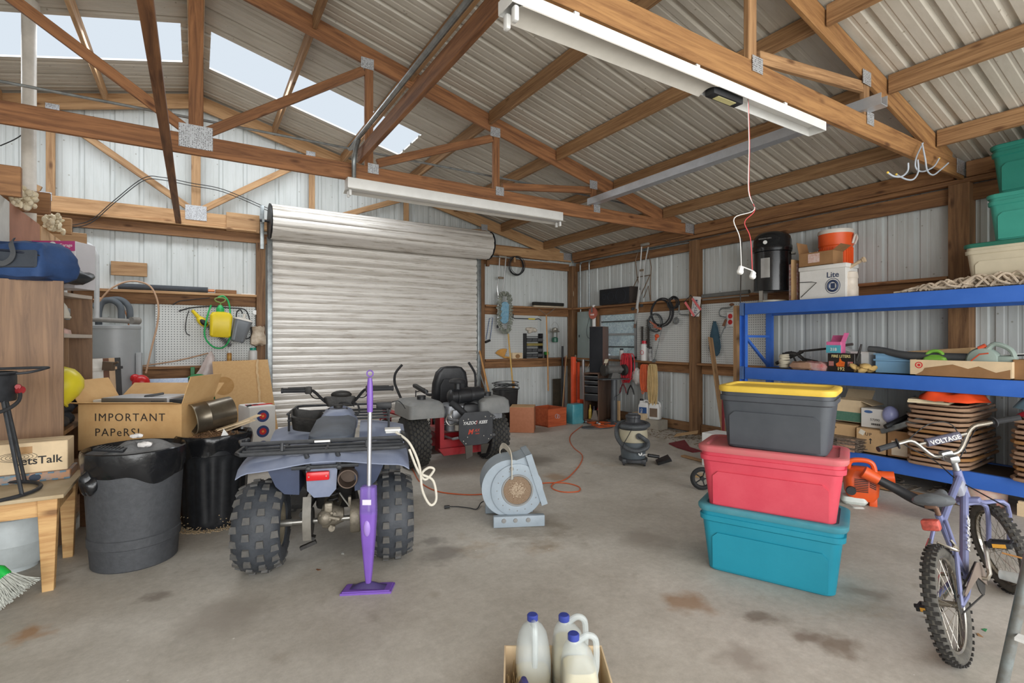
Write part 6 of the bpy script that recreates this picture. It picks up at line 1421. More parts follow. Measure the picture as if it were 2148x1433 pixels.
b.cyl((-.0, 0, .03), (.12, 0, .02), .02); solo('whisk_broom', b, mat('straw_gold', (206, 156, 84), .8), 'straw whisk broom lying on the back ledge', 'whisk broom', M=T_(on_ledge(1056), 8.19, z_l))
b = MB(); b.box((0, 0, .055), (.22, .10, .11), bev=.004); t = solo('wooden_box', b, card_l, 'small pale box with a printed arch on the back ledge', 'box', M=T_(on_ledge(1083), 8.2, z_l)); 
b = MB(); b.lathe([(.04, 0), (.04, .001), (.03, .0015)], M=T_(.0, -.051, .045) @ R(90, 0, 0), seg=20, sx=1.3); obj('printed_arch', b, card_d, t)
b = MB(); b.box((0, 0, .03), (.08, .06, .06), bev=.006); solo('green_box', b, mat('pack_green', (60, 150, 60), .5), 'small green packet at the right end of the parts organiser', 'packet', M=T_(on_ledge(1146), 8.2, z_l+.06))
b = MB(); b.box((0, 0, .03), (.07, .05, .06), bev=.006); solo('small_tin', b, black_pl, 'small dark tin under the green packet', 'tin', M=T_(on_ledge(1146), 8.2, z_l))
# long handles leaning left of the bucket
rod('rake_handle', W(1006, 735, Y=8.15), W(1027, 830, T=8.0), .016, woodh, 'leaning orange wooden tool handle right of the roll-up door', 'tool handle')
rod('grey_pole', W(1006, 780, Y=8.15), W(1020, 822, Y=8.0), .012, galv, 'short grey pole leaning behind the wooden handle', 'pole')
# black trash bucket with cable
bk = W(1066, 905, Z=0); bk = W(1060, 880, T=8.55); bk.z = 0
t = thing('trash_can', 'small black trash can draped with loops of black cable behind the mower', 'trash can', bk)
b = MB(); b.rrect([(0, .15, .13, .06), (.62, .185, .16, .07), (.64, .19, .165, .07)], seg=6); obj('barrel', b, black_pl, t)
b = MB(); random.seed(6)
for i in range(9): b.torus((random.uniform(-.03, .03), random.uniform(-.03, .03), .60+.02*i*random.random()), .19+.05*random.random(), .006, R(random.uniform(-16, 16), random.uniform(-12, 12), 0), 32, 5, sy=.8)
solo('cable_loops', b, mat('cable_charcoal', (52, 54, 56), .5), 'tangled black cable looped over the rim of the small trash can', 'cable', loc=bk)
rod('shovel_handle', W(1079, 862, Y=8.0), W(1078, 800, Y=8.0), .013, woodh, 'wooden handle standing in the small black trash can', 'tool handle')
# brown boxes on the floor
def boxpx(name, label, cat, uvl, uvr, depth, h, m, **k):
    M, w = bframe(uvl[0], uvl[1], uvr[0], uvr[1], 0); return M, w
M, w = boxpx('', '', '', (1069, 908), (1120, 909), 0, 0, None)
t = thing('speaker_cabinet', 'plain reddish brown hardboard cube on the floor behind the mower', 'box', M=M)
b = MB(); b.box((w/2, .2, .20), (w, .38, .395), bev=.004); obj('cabinet', b, mat('hardboard_red', (178, 116, 84), .7, rgb2=(168, 106, 74), scale=20), t)
b = MB(); b.box((w/2, .2, .395), (w-.004, .36, .012)); obj('top_panel', b, mat('raw_edge', (202, 164, 120), .7), t)
M, w = bframe(1150, 897, 1188, 891, 0)
t = thing('orange_crate', 'open orange red wooden crate on the floor near the corner post', 'crate', M=M)
ocr = wood('orange_wood', (196, 92, 50), (160, 66, 34), .5, 1, 0, False)
for c_, d_ in (((w/2, .01, .15), (w, .02, .30)), ((w/2, .44, .15), (w, .02, .30)), ((.01, .225, .15), (.02, .42, .30)), ((w-.01, .225, .15), (.02, .42, .30)), ((w/2, .225, .01), (w, .42, .02))):
    b = MB(); b.box(c_, d_); obj('side_panel' if d_[2] > .1 else 'bottom_panel', b, ocr, t)
b = MB(); b.torus((w*.45, -.004, .17), .035, .004, R(90, 0, 0), 20, 5); b.torus((w*.55, -.004, .16), .03, .004, R(90, 0, 0), 20, 5); solo('wire_twist', b, mat('clear_wire', (190, 180, 186), .3), 'twist of clear plastic wire on the front of the orange crate', 'wire', M=M)
# poles in the corner
rod('square_tube', W(1180, 726, Y=8.05), V(W(1179, 862, Y=8.05).x, 8.05, 0), .02, black_pl, 'black tube standing in the corner left of the corner post', 'tube')
rod('wood_strip', W(1188, 746, Y=7.95), V(W(1179, 862, Y=7.95).x, 7.95, 0), .012, mat('strip_tan', (200, 160, 116), .6), 'thin tan wood strip leaning in front of the corner post', 'strip')
rod('red_strip', W(1185, 748, Y=8.0), V(W(1183, 800, Y=8.0).x, 8.0, 0), .008, mat('strip_red', (130, 62, 48), .6), 'short reddish strip behind the tan strip', 'strip')
b = MB(); b.box((0, 0, .34), (.20, .01, .68)); solo('dark_board', b, mat('scratched_board', (84, 74, 58), .8, rgb2=(58, 52, 42), scale=6), 'dark scratched board leaning on the back wall behind the crate', 'board', M=T_(W(1168, 850, Y=8.2).x, 8.2, .0))
# --- breaker panel etc. on the right wall ---
XW = 6.55
def onW(u, v, off=0): return W(u, v, X=XW-off)
a_ = onW(1215, 655); c_ = onW(1240, 757)
t = thing('breaker_panel', 'grey green electrical breaker panel on the right wall near the corner', 'electrical panel', (XW, (a_.y+c_.y)/2, c_.z))
hh_ = a_.z-c_.z; ww_ = abs(a_.y-c_.y); eg = mat('panel_green_grey', (156, 170, 168), .45, var=.03)
b = MB(); b.box((0, 0, hh_/2), (.10, ww_, hh_), bev=.004); obj('box', b, eg, t)
b = MB(); b.box((-.053, 0, hh_*.52), (.008, ww_*.72, hh_*.70), bev=.002); dd = obj('door', b, eg, t)
b = MB(); b.box((-.06, ww_*.3, hh_*.5), (.01, .02, .05)); obj('latch', b, black_pl, dd)
b = MB(); q0, q1 = onW(1246, 690, .05), onW(1246, 640, .05); b.cyl(q0, q1, .035, seg=16); solo('white_conduit', b, white_paint, 'short white pipe beside the breaker panel under the red clamp lamp', 'pipe')
t = thing('clamp_lamp', 'round red metal work lamp hanging beside the breaker panel', 'lamp', onW(1243, 657, .12))
b = MB(); b.lathe([(.115, 0), (.11, .02), (.08, .06), (.04, .09), (.03, .10)], M=R(0, 90, 0) @ R(0, 0, 0), seg=28, cap0=False); b.lathe([(.112, .002), (.0, .01)], M=R(0, 90, 0), seg=28, cap0=False); obj('shade', b, mat('lamp_red', (196, 110, 92), .4, var=.06), t)
b = MB(); b.box((-.01, 0, -.03), (.02, .10, .035), bev=.008); obj('bulb_guard', b, mat('pinkish_white', (236, 206, 200), .4), t)
b = MB(); b.box((-.02, 0, .06), (.012, .03, .10)); obj('clamp', b, galv, t)
pipe('lamp_cord', [onW(1236, 668, .12), onW(1231, 690, .08), onW(1232, 706, .08), onW(1240, 712, .08)], .004, black_rub, 'thin black cord hanging from the red work lamp over the breaker panel', 'cord')
pipe('appliance_wire', [onW(1207, 745, .08), onW(1209, 760, .1), onW(1222, 782, .14), onW(1232, 772, .14), onW(1240, 757, .1), onW(1248, 745, .1)], .006, mat('cream_wire', (206, 194, 170), .5), 'cream electric cord looping below the breaker panel', 'cord')
b = MB(); b.box(onW(1209, 750, .03), (.05, .08, .09), bev=.01); solo('outlet_box', b, mat('outlet_brown', (130, 110, 90), .5), 'small electrical outlet left of the breaker panel', 'outlet')
pipe('thin_wire', [onW(1206, 548, .02), onW(1199, 552, .03), onW(1200, 590, .03), onW(1203, 615, .03), onW(1201, 635, .03)], .004, MATS['cream_wire'], 'thin cream wire running down beside the corner post', 'wire')
# speaker lying on the ledge
zs = 2.103
t = thing('loudspeaker', 'black loudspeaker lying on its side on the ledge above the window', 'speaker', M=frame((6.43, (W(1261, 640, X=6.43).y+W(1320, 640, X=6.43).y)/2, zs), (0, -1, 0), (-1, 0, 0)))
L_ = W(1261, 640, X=6.43).y-W(1328, 640, X=6.43).y
b = MB(); b.box((0, .145, -.10), (L_, .29, .20), bev=.004); obj('cabinet', b, mat('walnut_black', (52, 42, 38), .5), t)
b = MB(); b.box((-.02, .145, .004), (L_*.93, .28, .012), bev=.003); gl_ = obj('grille', b, mat('grille_black', (26, 28, 34), .8), t)
for x, r_ in ((L_*.2, .125), (-L_*.12, .075), (-L_*.33, .045)):
    b = MB(); b.torus((x, .145, .011), r_, .003, None, 32, 5); obj('driver_ring', b, mat('ring_navy', (48, 52, 64), .5), gl_)
# crutches on the right wall
XC = 6.46
t = crutch('crutch', 'aluminium crutch hanging on the right wall in front of the speaker', [[(1346, 518), (1343, 560), (1340, 600), (1338, 640), (1337, 655)], [(1360, 518), (1352, 560), (1348, 600), (1340, 630), (1338, 655)], [(1338, 650), (1333, 678)]], wallX=XC)
b = MB(); b.box(W(1353, 513, X=XC), (.05, .18, .045), bev=.015); obj('arm_pad', b, MATS['pad_grey'], t, world=True)
b = MB(); b.box(W(1347, 567, X=XC), (.035, .10, .035), bev=.012); obj('hand_grip', b, MATS['grip_tan'], t, world=True)
b = MB(); b.cyl(W(1341, 608, X=XC-.02), W(1336, 648, X=XC-.02), .024, seg=8); obj('shaft', b, MATS['crutch_alu'], t, world=True)
b = MB(); b.cyl(W(1332, 680, X=XC), W(1331, 688, X=XC), .02); obj('rubber_foot', b, mat('brown_rubber', (110, 86, 74), .7), t, world=True)
t = thing('steel_rack', 'folded steel wire rack hanging beside the crutch on the right wall', 'rack', W(1345, 600, X=XC+.05))
b = MB()
for ps in ([(1338, 530), (1333, 545), (1336, 575), (1340, 600)], [(1360, 525), (1366, 560), (1364, 600), (1365, 630)], [(1336, 582), (1364, 577)], [(1338, 583), (1320, 620), (1321, 636)], [(1321, 632), (1340, 632)], [(1363, 578), (1345, 618)], [(1350, 625), (1360, 600), (1364, 630)]): b.tube([W(u, v, X=XC+.05) for u, v in ps], .008, 6)
obj('wire_frame', b, mat('rusty_tube', (130, 110, 92), .5, .5), t, world=True)
for u, v in ((1327, 648), (1345, 641)): b = MB(); b.cyl(W(u, v, X=XC+.03), W(u+1, v, X=XC-.01), .028); obj('rubber_foot', b, black_rub, t, world=True)
# cables and hooks on the right pegboard
XP = 6.50
def loops(name, label, u, v, r, n_, m, rad=.008, sy=1.1, seed=1, cat='cable'):
    b = MB(); random.seed(seed); c = W(u, v, X=XP)
    for i in range(n_): b.torus((XP-.012*i, c.y+random.uniform(-.02, .02), c.z+random.uniform(-.02, .02)), r*(1+random.uniform(-.08, .08)), rad, R(0, 90, 0) @ R(0, 0, 90), 36, 6, sx=sy if False else 1.0, sy=1)
    return solo(name, b, m, label, cat)
loops('cable_coil', 'large loop of thick black cable on the right pegboard', 1388, 657, .22, 3, black_rub, .012)
loops('cable_coil', 'small tight coil of black cable above the large loop', 1415, 636, .088, 5, black_rub, .008, seed=3)
loops('jumper_cable', 'grey jumper cable loop with copper clamps on the right pegboard', 1376, 678, .14, 4, mat('cable_grey', (80, 84, 86), .5), .007, seed=5)
for i, (u, v, u2, v2) in enumerate(((1363, 674, 1376, 684), (1371, 686, 1386, 690))):
    b = MB(); b.tube([W(u, v, X=XP-.06), W(u2, v2, X=XP-.06)], [.012, .022], 6); solo('cable_clamp', b, mat('copper_clamp', (190, 120, 100), .4, .3), '%s copper jumper cable clamp hanging on the right pegboard' % ['upper', 'lower'][i], 'clamp')
b = MB(); b.ell(W(1378, 705, X=XP-.02), .03, .045, .035, 10, 8); b.ell(W(1376, 711, X=XP-.02), .02, .02, .03, 8, 6); solo('orange_plug', b, mat('plug_orange', (216, 92, 50), .5), 'orange cord plug below the copper clamps', 'plug')
b = MB(); b.torus(W(1418, 673, X=XP), .04, .018, R(0, 90, 0), 24, 8); solo('sanding_disc', b, mat('disc_grey', (110, 112, 112), .7), 'grey ring shaped disc hanging on the right pegboard', 'disc')
b = MB(); b.tube([W(1425, 640, X=XP), W(1424, 656, X=XP), W(1428, 660, X=XP), W(1445, 661, X=XP)], .011, 8); solo('lug_wrench', b, galv, 'bent steel wrench on the right pegboard beside the post', 'wrench')
b = MB(); b.tube([W(1388, 690, X=XP), W(1380, 725, X=XP), W(1372, 758, X=XP)], .005, 6); b.lathe([(.05, 0), (.02, .05), (.01, .06)], M=T_(W(1373, 760, X=6.5)), seg=14); solo('funnel_wire', b, galv, 'thin steel rod with a cone foot leaning on the right pegboard', 'rod')
pipe('rubber_strap', [W(1372, 640, X=XP), W(1364, 665, X=XP), W(1360, 700, X=XP), W(1352, 735, X=XP), W(1342, 775, X=XP)], .007, black_rub, 'long thin black strap hanging from the pegboard past the spray bottle', 'strap')
b = MB(); b.tube([W(1347, 685, X=XP), W(1347, 730, X=XP)], .016, 6)
for i in range(14): b.box(W(1347, 686+i*3.2, X=XP), (.05, .045, .008))
solo('chain', b, mat('dark_chain', (70, 66, 62), .5, .6), 'short dark hanging chain near the window on the pegboard', 'chain')
b = MB(); b.tube([W(1360, 670, X=XP), W(1360, 730, X=XP)], .022, 6)
for i in range(16): b.box(W(1360, 672+i*3.6, X=XP), (.06, .06, .008))
solo('chain', b, MATS['dark_chain'], 'thicker dark chain beside the jumper cable', 'chain')
# licence plate and reflective triangle on the post
PX = 6.46
Mp = frame(W(1460, 643, X=PX), (0, -1, -.12), (-1, 0, 0)) @ R(0, 0, 90)
t = thing('licence_plate', 'white licence plate hung vertically on the rear brown post', 'plate', M=Mp)
b = MB(); b.rrect([(0, .15, .075, .012), (.002, .15, .075, .012)], seg=3); obj('plate', b, white_paint, t)
text('lettering', 'F5Y-644', .072, mat('plate_navy', (56, 66, 104), .5, var=0), Mp @ T_(0, -.005, .003), t, sx=.85, bold=.01)
text('lettering', 'TEXAS', .028, MATS['plate_navy'], Mp @ T_(0, .048, .003), t)
t = thing('warning_triangle', 'folded red reflective warning triangle hung over the licence plate', 'triangle', W(1455, 645, X=PX-.04))
b = MB(); b.tube([W(1449, 619, X=PX-.04), W(1434, 635, X=PX-.04)], .006, 6); b.tube([W(1449, 619, X=PX-.04), W(1470, 652, X=PX-.04), W(1456, 666, X=PX-.04)], .006, 6); obj('wire', b, black_rub, t, world=True)
rs = mat('reflector_red', (222, 110, 112), .4)
for a1, a2 in (((1437, 634), (1456, 663)), ((1452, 626), (1470, 650))):
    b = MB(); b.M = orient(W(*a1, X=PX-.045), W(*a2, X=PX-.045), (-1, 0, 0)); L2 = (W(*a1, X=PX)-W(*a2, X=PX)).length; b.box((L2/2, 0, 0), (L2, .035, .006)); obj('reflector', b, rs, t, world=True)
# --- tool cabinet with tall speaker, grinder, hanging cords ---
M, w = bframe(1224, 889, 1254, 892, 0)
t = thing('tool_cabinet', 'brown rolling tool cabinet with black drawers standing by the window', 'cabinet', M=M)
w = .29; D_ = .55; Hc = .86
dw = wood('cabinet_walnut', (104, 78, 62), (74, 54, 44), .5, 1.2, 2, False)
P0 = W(1220, 890, Z=0); P1 = W(1254, 893, Z=0)
for c_, d_, nm in (((.01, D_/2, Hc/2+.04), (.02, D_, Hc-.04), 'side_panel'), ((w-.01, D_/2, Hc/2+.04), (.02, D_, Hc-.04), 'side_panel'), ((w/2, D_/2, Hc+.02), (w, D_, .02), 'top_panel'), ((w/2, D_/2, .07), (w, D_, .02), 'bottom_panel'), ((w/2, D_-.01, Hc/2), (w, .01, Hc-.06), 'back_panel')):
    b = MB(); b.box(c_, d_); obj(nm, b, dw, t)
for k in range(4):
    h_ = (.075, .075, .13, .13)[k]; z_ = (.765, .68, .54, .40)[k]
    b = MB(); b.box((w/2, .14, z_+h_/2), (w-.05, .28, h_-.012), bev=.003); d_o = obj('drawer', b, black_pl, t)
    b = MB(); b.box((w/2, -.008, z_+h_-.012), (w-.04, .015, .010)); obj('drawer_pull', b, galv, d_o)
for x in (.04, w-.04):
    for y in (.04, D_-.04): b = MB(); b.cyl((x-.015, y, .028), (x+.015, y, .028), .028, seg=14); b.box((x, y, .05), (.02, .03, .03)); obj('caster', b, galv, t)
for i, (x, c_, h_, lb) in enumerate([(.07, (190, 160, 60), .24, 'yellow bottle in the open bottom of the tool cabinet'), (.13, (60, 60, 80), .22, 'dark bottle in the open bottom of the tool cabinet'), (.20, (170, 30, 40), .26, 'red topped bottle in the open bottom of the tool cabinet')]):
    b = MB(); b.lathe([(.03, 0), (.03, h_*.6), (.012, h_*.8), (.012, h_)], M=M @ T_(x, .12+.03*i, .082), seg=14); solo('bottle', b, mat('bottle_%d' % i, c_, .4), lb, 'bottle')
b = MB(); b.prism([(0, 0), (.14, 0), (.10, .16), (.05, .16)], 0, .08, M=M @ T_(.13, .10, .082) @ R(90, 0, 0)); solo('metal_stand', b, steel, 'small grey triangular jack stand in the tool cabinet', 'jack stand')
# tall speaker on top
t = thing('loudspeaker', 'tall black floor speaker standing on the tool cabinet in front of the window', 'speaker', M=M @ T_(.05, .10, Hc+.03) @ R(0, 0, 0))
b = MB(); b.box((.14, .13, .40), (.25, .25, .80), bev=.004); obj('cabinet', b, mat('speaker_walnut', (112, 90, 82), .5, stretch=(8, 8, 1)), t)
b = MB(); b.box((.14, .002, .40), (.245, .015, .79), bev=.004); obj('grille', b, MATS['grille_black'], t)
# bench grinder on its pedestal
gp = W(1288, 892, Z=0); t = thing('bench_grinder', 'bench grinder on a grey steel pedestal beside the tool cabinet', 'grinder', gp)
pg_ = mat('pedestal_grey', (88, 92, 96), .5, .3, var=.1)
b = MB(); b.cyl((0, 0, .02), (0, 0, .78), .055, seg=20); b.box((0, 0, .02), (.26, .22, .04), bev=.01); b.box((0, 0, .05), (.15, .15, .05)); obj('pedestal', b, pg_, t)
b = MB(); b.M = R(0, 0, -12); b.box((-.02, 0, .79), (.52, .22, .014)); obj('tray', b, pg_, t)
b = MB(); b.M = R(0, 0, -12); b.prism([(-.09, 0), (.09, 0), (.05, .10), (-.05, .10)], -.05, .05, M=T_(0, 0, .80) @ R(90, 0, 0)); b.cyl((-.12, 0, .95), (.12, 0, .95), .075, seg=24); b.ell((-.12, 0, .95), .03, .07, .07, 12, 8); b.cyl((-.20, 0, .95), (.22, 0, .95), .03); gr_ = obj('motor', b, mat('grinder_grey', (112, 112, 110), .5, .3, var=.15), t)
for x in (-.19, .20): b = MB(); b.M = R(0, 0, -12); b.cyl((x-.025, 0, .94), (x+.025, 0, .94), .095, seg=28); b.cyl((x+.027, 0, .94), (x+.03, 0, .94), .05, seg=20); obj('wheel_guard', b, mat('guard_dark', (70, 68, 66), .6, .4), t)
b = MB(); b.M = R(0, 0, -12); b.box((-.20, -.08, 1.10), (.09, .005, .07), M=R(20, 0, 20)); b.cyl((-.19, -.04, 1.0), (-.20, -.08, 1.08), .005); obj('eye_shield', b, mat('shield_cream', (206, 198, 176), .3), t)
pipe('grinder_cord', [gp+V(.05, -.1, .78), gp+V(.06, -.12, .62), gp+V(-.02, -.14, .54), gp+V(-.10, -.12, .50), gp+V(-.08, -.10, .44)], .004, black_rub, 'thin cord dangling from the bench grinder', 'cord')
b = MB(); b.lathe([(.27, 0), (.26, .012), (.12, .02), (.03, .022)], seg=30, sy=.55); solo('metal_tray', b, pg_, 'flat dark oval metal tray on the floor in front of the tool cabinet', 'tray', M=T_(W(1252, 897, Z=.004)) @ R(0, 0, -20))
b = MB(); b.cyl((0, 0, 0), (0, 0, .03), .012); b.ell((0, 0, .03), .025, .02, .012); solo('lost_roller', b, white_paint, 'small white caster in front of the tool cabinet', 'caster', M=T_(W(1257, 893, Z=.02)))
# engine hoist / jack and teal jug
jp = W(1212, 880, T=9.3); jp.z = 0
t = thing('floor_jack', 'tall orange red jack standing by the corner post', 'jack', jp)
b = MB(); b.box((-.06, .05, .60), (.07, .08, 1.10), bev=.01); b.box((.05, .05, .55), (.04, .06, 1.0), bev=.01); b.box((.06, .0, .26), (.12, .10, .22), bev=.02); b.box((0, .05, .05), (.30, .20, .08)); obj('frame', b, mat('jack_orange', (226, 84, 46), .4, var=.06), t)
b = MB(); b.cyl((.13, 0, .02), (.13, 0, 1.10), .028); obj('ram', b, mat('ram_chrome', (186, 186, 186), .3, .6), t)
b = MB(); b.rrect([(0, .12, .09, .03), (.02, .13, .10, .03), (.30, .13, .10, .03), (.34, .12, .09, .03), (.345, .05, .04, .02)]); solo('teal_jug', b, mat('jug_teal', (58, 138, 152), .4, rgb2=(100, 160, 168), scale=4), 'teal plastic jug standing in front of the orange jack', 'jug', M=T_(W(1213, 889, Z=0)+V(0, .08, 0)))
# little table with things between
b = MB(); b.box((0, 0, .07), (.25, .2, .14)); b.ell((.02, -.05, .17), .09, .07, .05); b.ell((-.06, -.1, .10), .07, .05, .08); solo('junk_pile', b, mat('junk_grey', (96, 94, 90), .7, rgb2=(150, 148, 142), scale=20), 'small grey heap of rags beside the corner post', 'rags', M=T_(W(1194, 884, Z=0)))
# cords hanging on the lower girt
def hank(name, label, u, v0, v1, wpx, n_, m, rad, X=6.40, seed=1, cat='cord'):
    a = W(u, v0, X=X); c = W(u, v1, X=X); w_ = abs(W(u-wpx/2, v0, X=X).y-W(u+wpx/2, v0, X=X).y)
    b = MB(); random.seed(seed); h_ = a.z-c.z
    for i in range(n_):
        y = a.y+(i/(n_-1)-.5)*w_*.6; dy = w_*.25*random.uniform(.7, 1.1); e_ = random.uniform(-.03, .03)*h_*3; x_ = X-.02*random.random()-.01*(i % 4)
        b.tube([(x_, y-dy, a.z-.10*h_), (x_, y-dy*.4, a.z), (x_, y+dy*.5, a.z-.01), (x_, y+dy, a.z-.12*h_), (x_-.01, y+dy*1.1, (a.z+c.z)/2), (x_, y+dy*.8, c.z+.12*h_+e_), (x_, y, c.z+e_), (x_, y-dy*.8, c.z+.12*h_+e_), (x_+.01, y-dy*1.1, (a.z+c.z)/2)], rad, 6, n=4, closed=True)
    return solo(name, b, m, label, cat)
hank('extension_cord', 'hank of bright red cord hanging in front of the window', 1317, 742, 800, 22, 11, mat('cord_red', (206, 50, 62), .45), .008, X=6.34, seed=2)
hank('extension_cord', 'hank of orange cord hanging below the spray bottle', 1353, 765, 822, 14, 10, mat('cord_orange', (220, 104, 62), .45), .007, X=6.38, seed=3)
hank('twisted_rope', 'hank of yellow white twisted rope hanging right of the orange cord', 1371, 765, 850, 15, 9, mat('rope_yellow', (206, 178, 126), .7, bump=.5, bscale=150), .010, X=6.38, seed=4, cat='rope')
b = MB(); b.box((0, 0, 0), (.07, .20, .34), bev=.02); solo('black_case', b, black_pl, 'dark case hanging behind the red cord', 'case', M=T_(W(1318, 770, X=6.45)))
b = MB(); b.ell((0, 0, 0), .08, .12, .14, 14, 10)
for v_ in b.bm.verts: v_.co *= 1+.12*math.sin(v_.co.y*70+v_.co.z*50)
solo('plastic_bag', b, mat('bag_silver', (180, 176, 172), .2, rgb2=(206, 202, 198), scale=14), 'crinkled silver plastic bag hanging between the red and orange cords', 'bag', M=T_(W(1338, 790, X=6.40)))
for i, (u, v, c_) in enumerate(((1307, 815, 'clamp_red'), (1323, 818, 'clamp_black'))):
    m_ = mat(c_, (130, 50, 56) if i == 0 else (40, 40, 42), .5); b = MB()
    for d_ in (-1, 1): b.tube([W(u, v-10, X=6.32), W(u+d_*5, v, X=6.32), W(u+d_*7, v+10, X=6.32)], .012, 6)
    solo('jumper_clamp', b, m_, '%s jumper clamp hanging under the red cord' % ['dark red', 'black'][i], 'clamp')
# spray bottle and tin on the ledge
t = can(1352, 740, .062, .34, 1.103, 'white weed killer bottle with a red cap on the lower right ledge', white_paint, mat('cap_red', (200, 36, 56), .4), y=6.3, name='weed_killer_bottle', cat='bottle')
def setpos(t, u, v, X, z): q = W(u, v, X=X); t.matrix_world = T_(X, q.y, z); BASE[t.name] = t.matrix_world.copy()
setpos(t, 1352, 740, 6.50, 1.103)
b = MB(); b.torus((-.062, 0, .14), .035, .004, R(0, 90, 0), 20, 5); obj('red_logo', b, MATS['cap_red'], t)
t = can(1363, 740, .035, .24, 1.103, 'grey and white spray bottle beside the weed killer', mat('can_grey', (96, 96, 98), .5, rgb2=(190, 190, 188), scale=9), black_pl, name='spray_bottle', cat='bottle'); setpos(t, 1364, 745, 6.46, 1.103)
t = can(1304, 740, .04, .20, 1.103, 'small tin with a black lid standing at the window sill', white_paint, black_pl, name='tin_can', cat='tin'); setpos(t, 1304, 740, 6.52, 1.103)
# oil jugs against the wall
def oiljug(u, X, label, c2_, lab):
    q = W(u, 880, X=X); t = thing('oil_jug', label, 'jug', (X, q.y, .16), rot=math.radians(-70))
    b = MB(); b.rrect([(0, .085, .06, .03), (.01, .095, .065, .03), (.20, .095, .065, .03), (.25, .075, .055, .03), (.27, .03, .03, .02, -.05, 0), (.285, .024, .024, .02, -.05, 0)]); b.tube([(-.02, 0, .265), (.03, 0, .29), (.08, 0, .26), (.09, 0, .20)], .014, 8, n=4); obj('bottle', b, white_paint, t)
    b = MB(); b.box((0, -.067, .11), (.13, .004, .14)); lb = obj('label', b, c2_, t)
    if lab: text('lettering', lab, .05, white_paint, t.matrix_world @ T_(-.02, -.071, .11) @ R(90, 0, 0) @ R(0, 0, 90), t)
    b = MB(); b.cyl((-.05, 0, .28), (-.05, 0, .31), .028); obj('cap', b, black_pl, t)
    b = MB(); b.box((0, 0, -.08), (.2, .15, .158)); return t
oiljug(1352, 6.36, 'white oil jug with a blue label reading PRO beside the shop vacuum', mat('label_blue', (44, 84, 140), .5), 'PRO')
oiljug(1374, 6.40, 'white oil jug with a brown window label nearest the brown post', mat('label_brown', (120, 100, 84), .6), None)
q = W(1363, 880, X=6.40); b = MB(); b.box((6.40, q.y, .08), (.22, .56, .155)); solo('low_plank_box', b, mat('concrete_block', (164, 158, 146), .9, var=.1), 'low grey block carrying the two white oil jugs', 'block')
M, w = bframe(1302, 897, 1324, 902, 0); carton('cardboard_box', 'small tan cardboard box on the floor behind the shop vacuum', M @ T_(0, .25, 0), .26, .2, .24, card_l)
b = MB(); b.box((0, 0, .2), (.04, .16, .40)); solo('wood_block', b, card, 'small brown upright board beside the grinder pedestal', 'board', M=T_(W(1299, 893, Z=0)+V(.12, .2, 0)))
# red carpet scraps, debris, offcuts
random.seed(21)
rc = mat('carpet_red', (120, 38, 44), .95, bump=.8, bscale=120)
A_ = [W(u, v, Z=0) for u, v in ((1403, 932), (1436, 925), (1447, 940), (1472, 948), (1453, 950), (1420, 940))]
b = MB(); b.prism([(p.x, p.y) for p in A_], 0.002, .016); solo('carpet_scrap', b, rc, 'dark red carpet scrap on the floor left of the tote stack', 'carpet scrap')
b = MB()
for i in range(700):
    y = random.uniform(4.0, 7.2); x = 6.52-random.random()**1.6*.7*(1 if y < 6.2 else .4); s_ = random.uniform(.004, .02)
    b.box((x, y, .003+random.random()*.01*(x > 6.2)), (s_*2.2, s_*.6, .004), M=R(0, random.uniform(-20, 20), random.uniform(0, 180)))
o = solo('leaf_debris', b, mat('debris_brown', (140, 118, 90), .95, rgb2=(92, 76, 58), scale=40), 'dry leaf litter and chips scattered along the foot of the right wall', 'debris'); o['kind'] = 'stuff'
b = MB(); b.prism([(0, 0), (.34, .03), (.33, .20), (.02, .16)], 0, .004); solo('cardboard_scrap', b, card, 'flat torn cardboard scrap at the foot of the right wall', 'scrap', M=T_(W(1404, 914, Z=.02)+V(-.02, -.1, 0)) @ R(6, -12, -60))
beam('plank_offcut', W(1432, 956, Z=.014), W(1500, 974, Z=.014), .07, .02, pine_m, label='pale plank on the floor poking out left of the red tote', cat='plank')
M, w = bframe(1456, 980, 1500, 990, 0); t = carton('cardboard_box', 'white carton with brown flaps behind the left end of the tote stack', M @ T_(0, .15, 0), .30, .3, .38, white_paint, closed=True)
b = MB(); b.torus((0, 0, .11), .09, .022, R(90, 0, 0) , 30, 8); b.cyl((0, -.02, .11), (0, .02, .11), .02); 
for k in range(5): a = 2*PI*k/5; b.cyl((0, 0, .11), (.08*math.cos(a), 0, .11+.08*math.sin(a)), .006)
solo('cart_wheel', b, black_rub, 'small black cart wheel peeking out behind the lower left of the red tote', 'wheel', M=T_(W(1480, 1036, Z=0)+V(.08, .1, 0)) @ R(0, 0, -40))
b = MB()
for i in range(3): b.torus((W(1462, 1000, Z=.01).x+.02*i, W(1462, 1000, Z=.01).y, .012+.008*i), .07, .004, R(8*i, 6, 0), 24, 5, sy=.5)
solo('twine', b, mat('twine_tan', (170, 140, 96), .9), 'small bundle of tan twine on the floor near the cart wheel', 'twine')
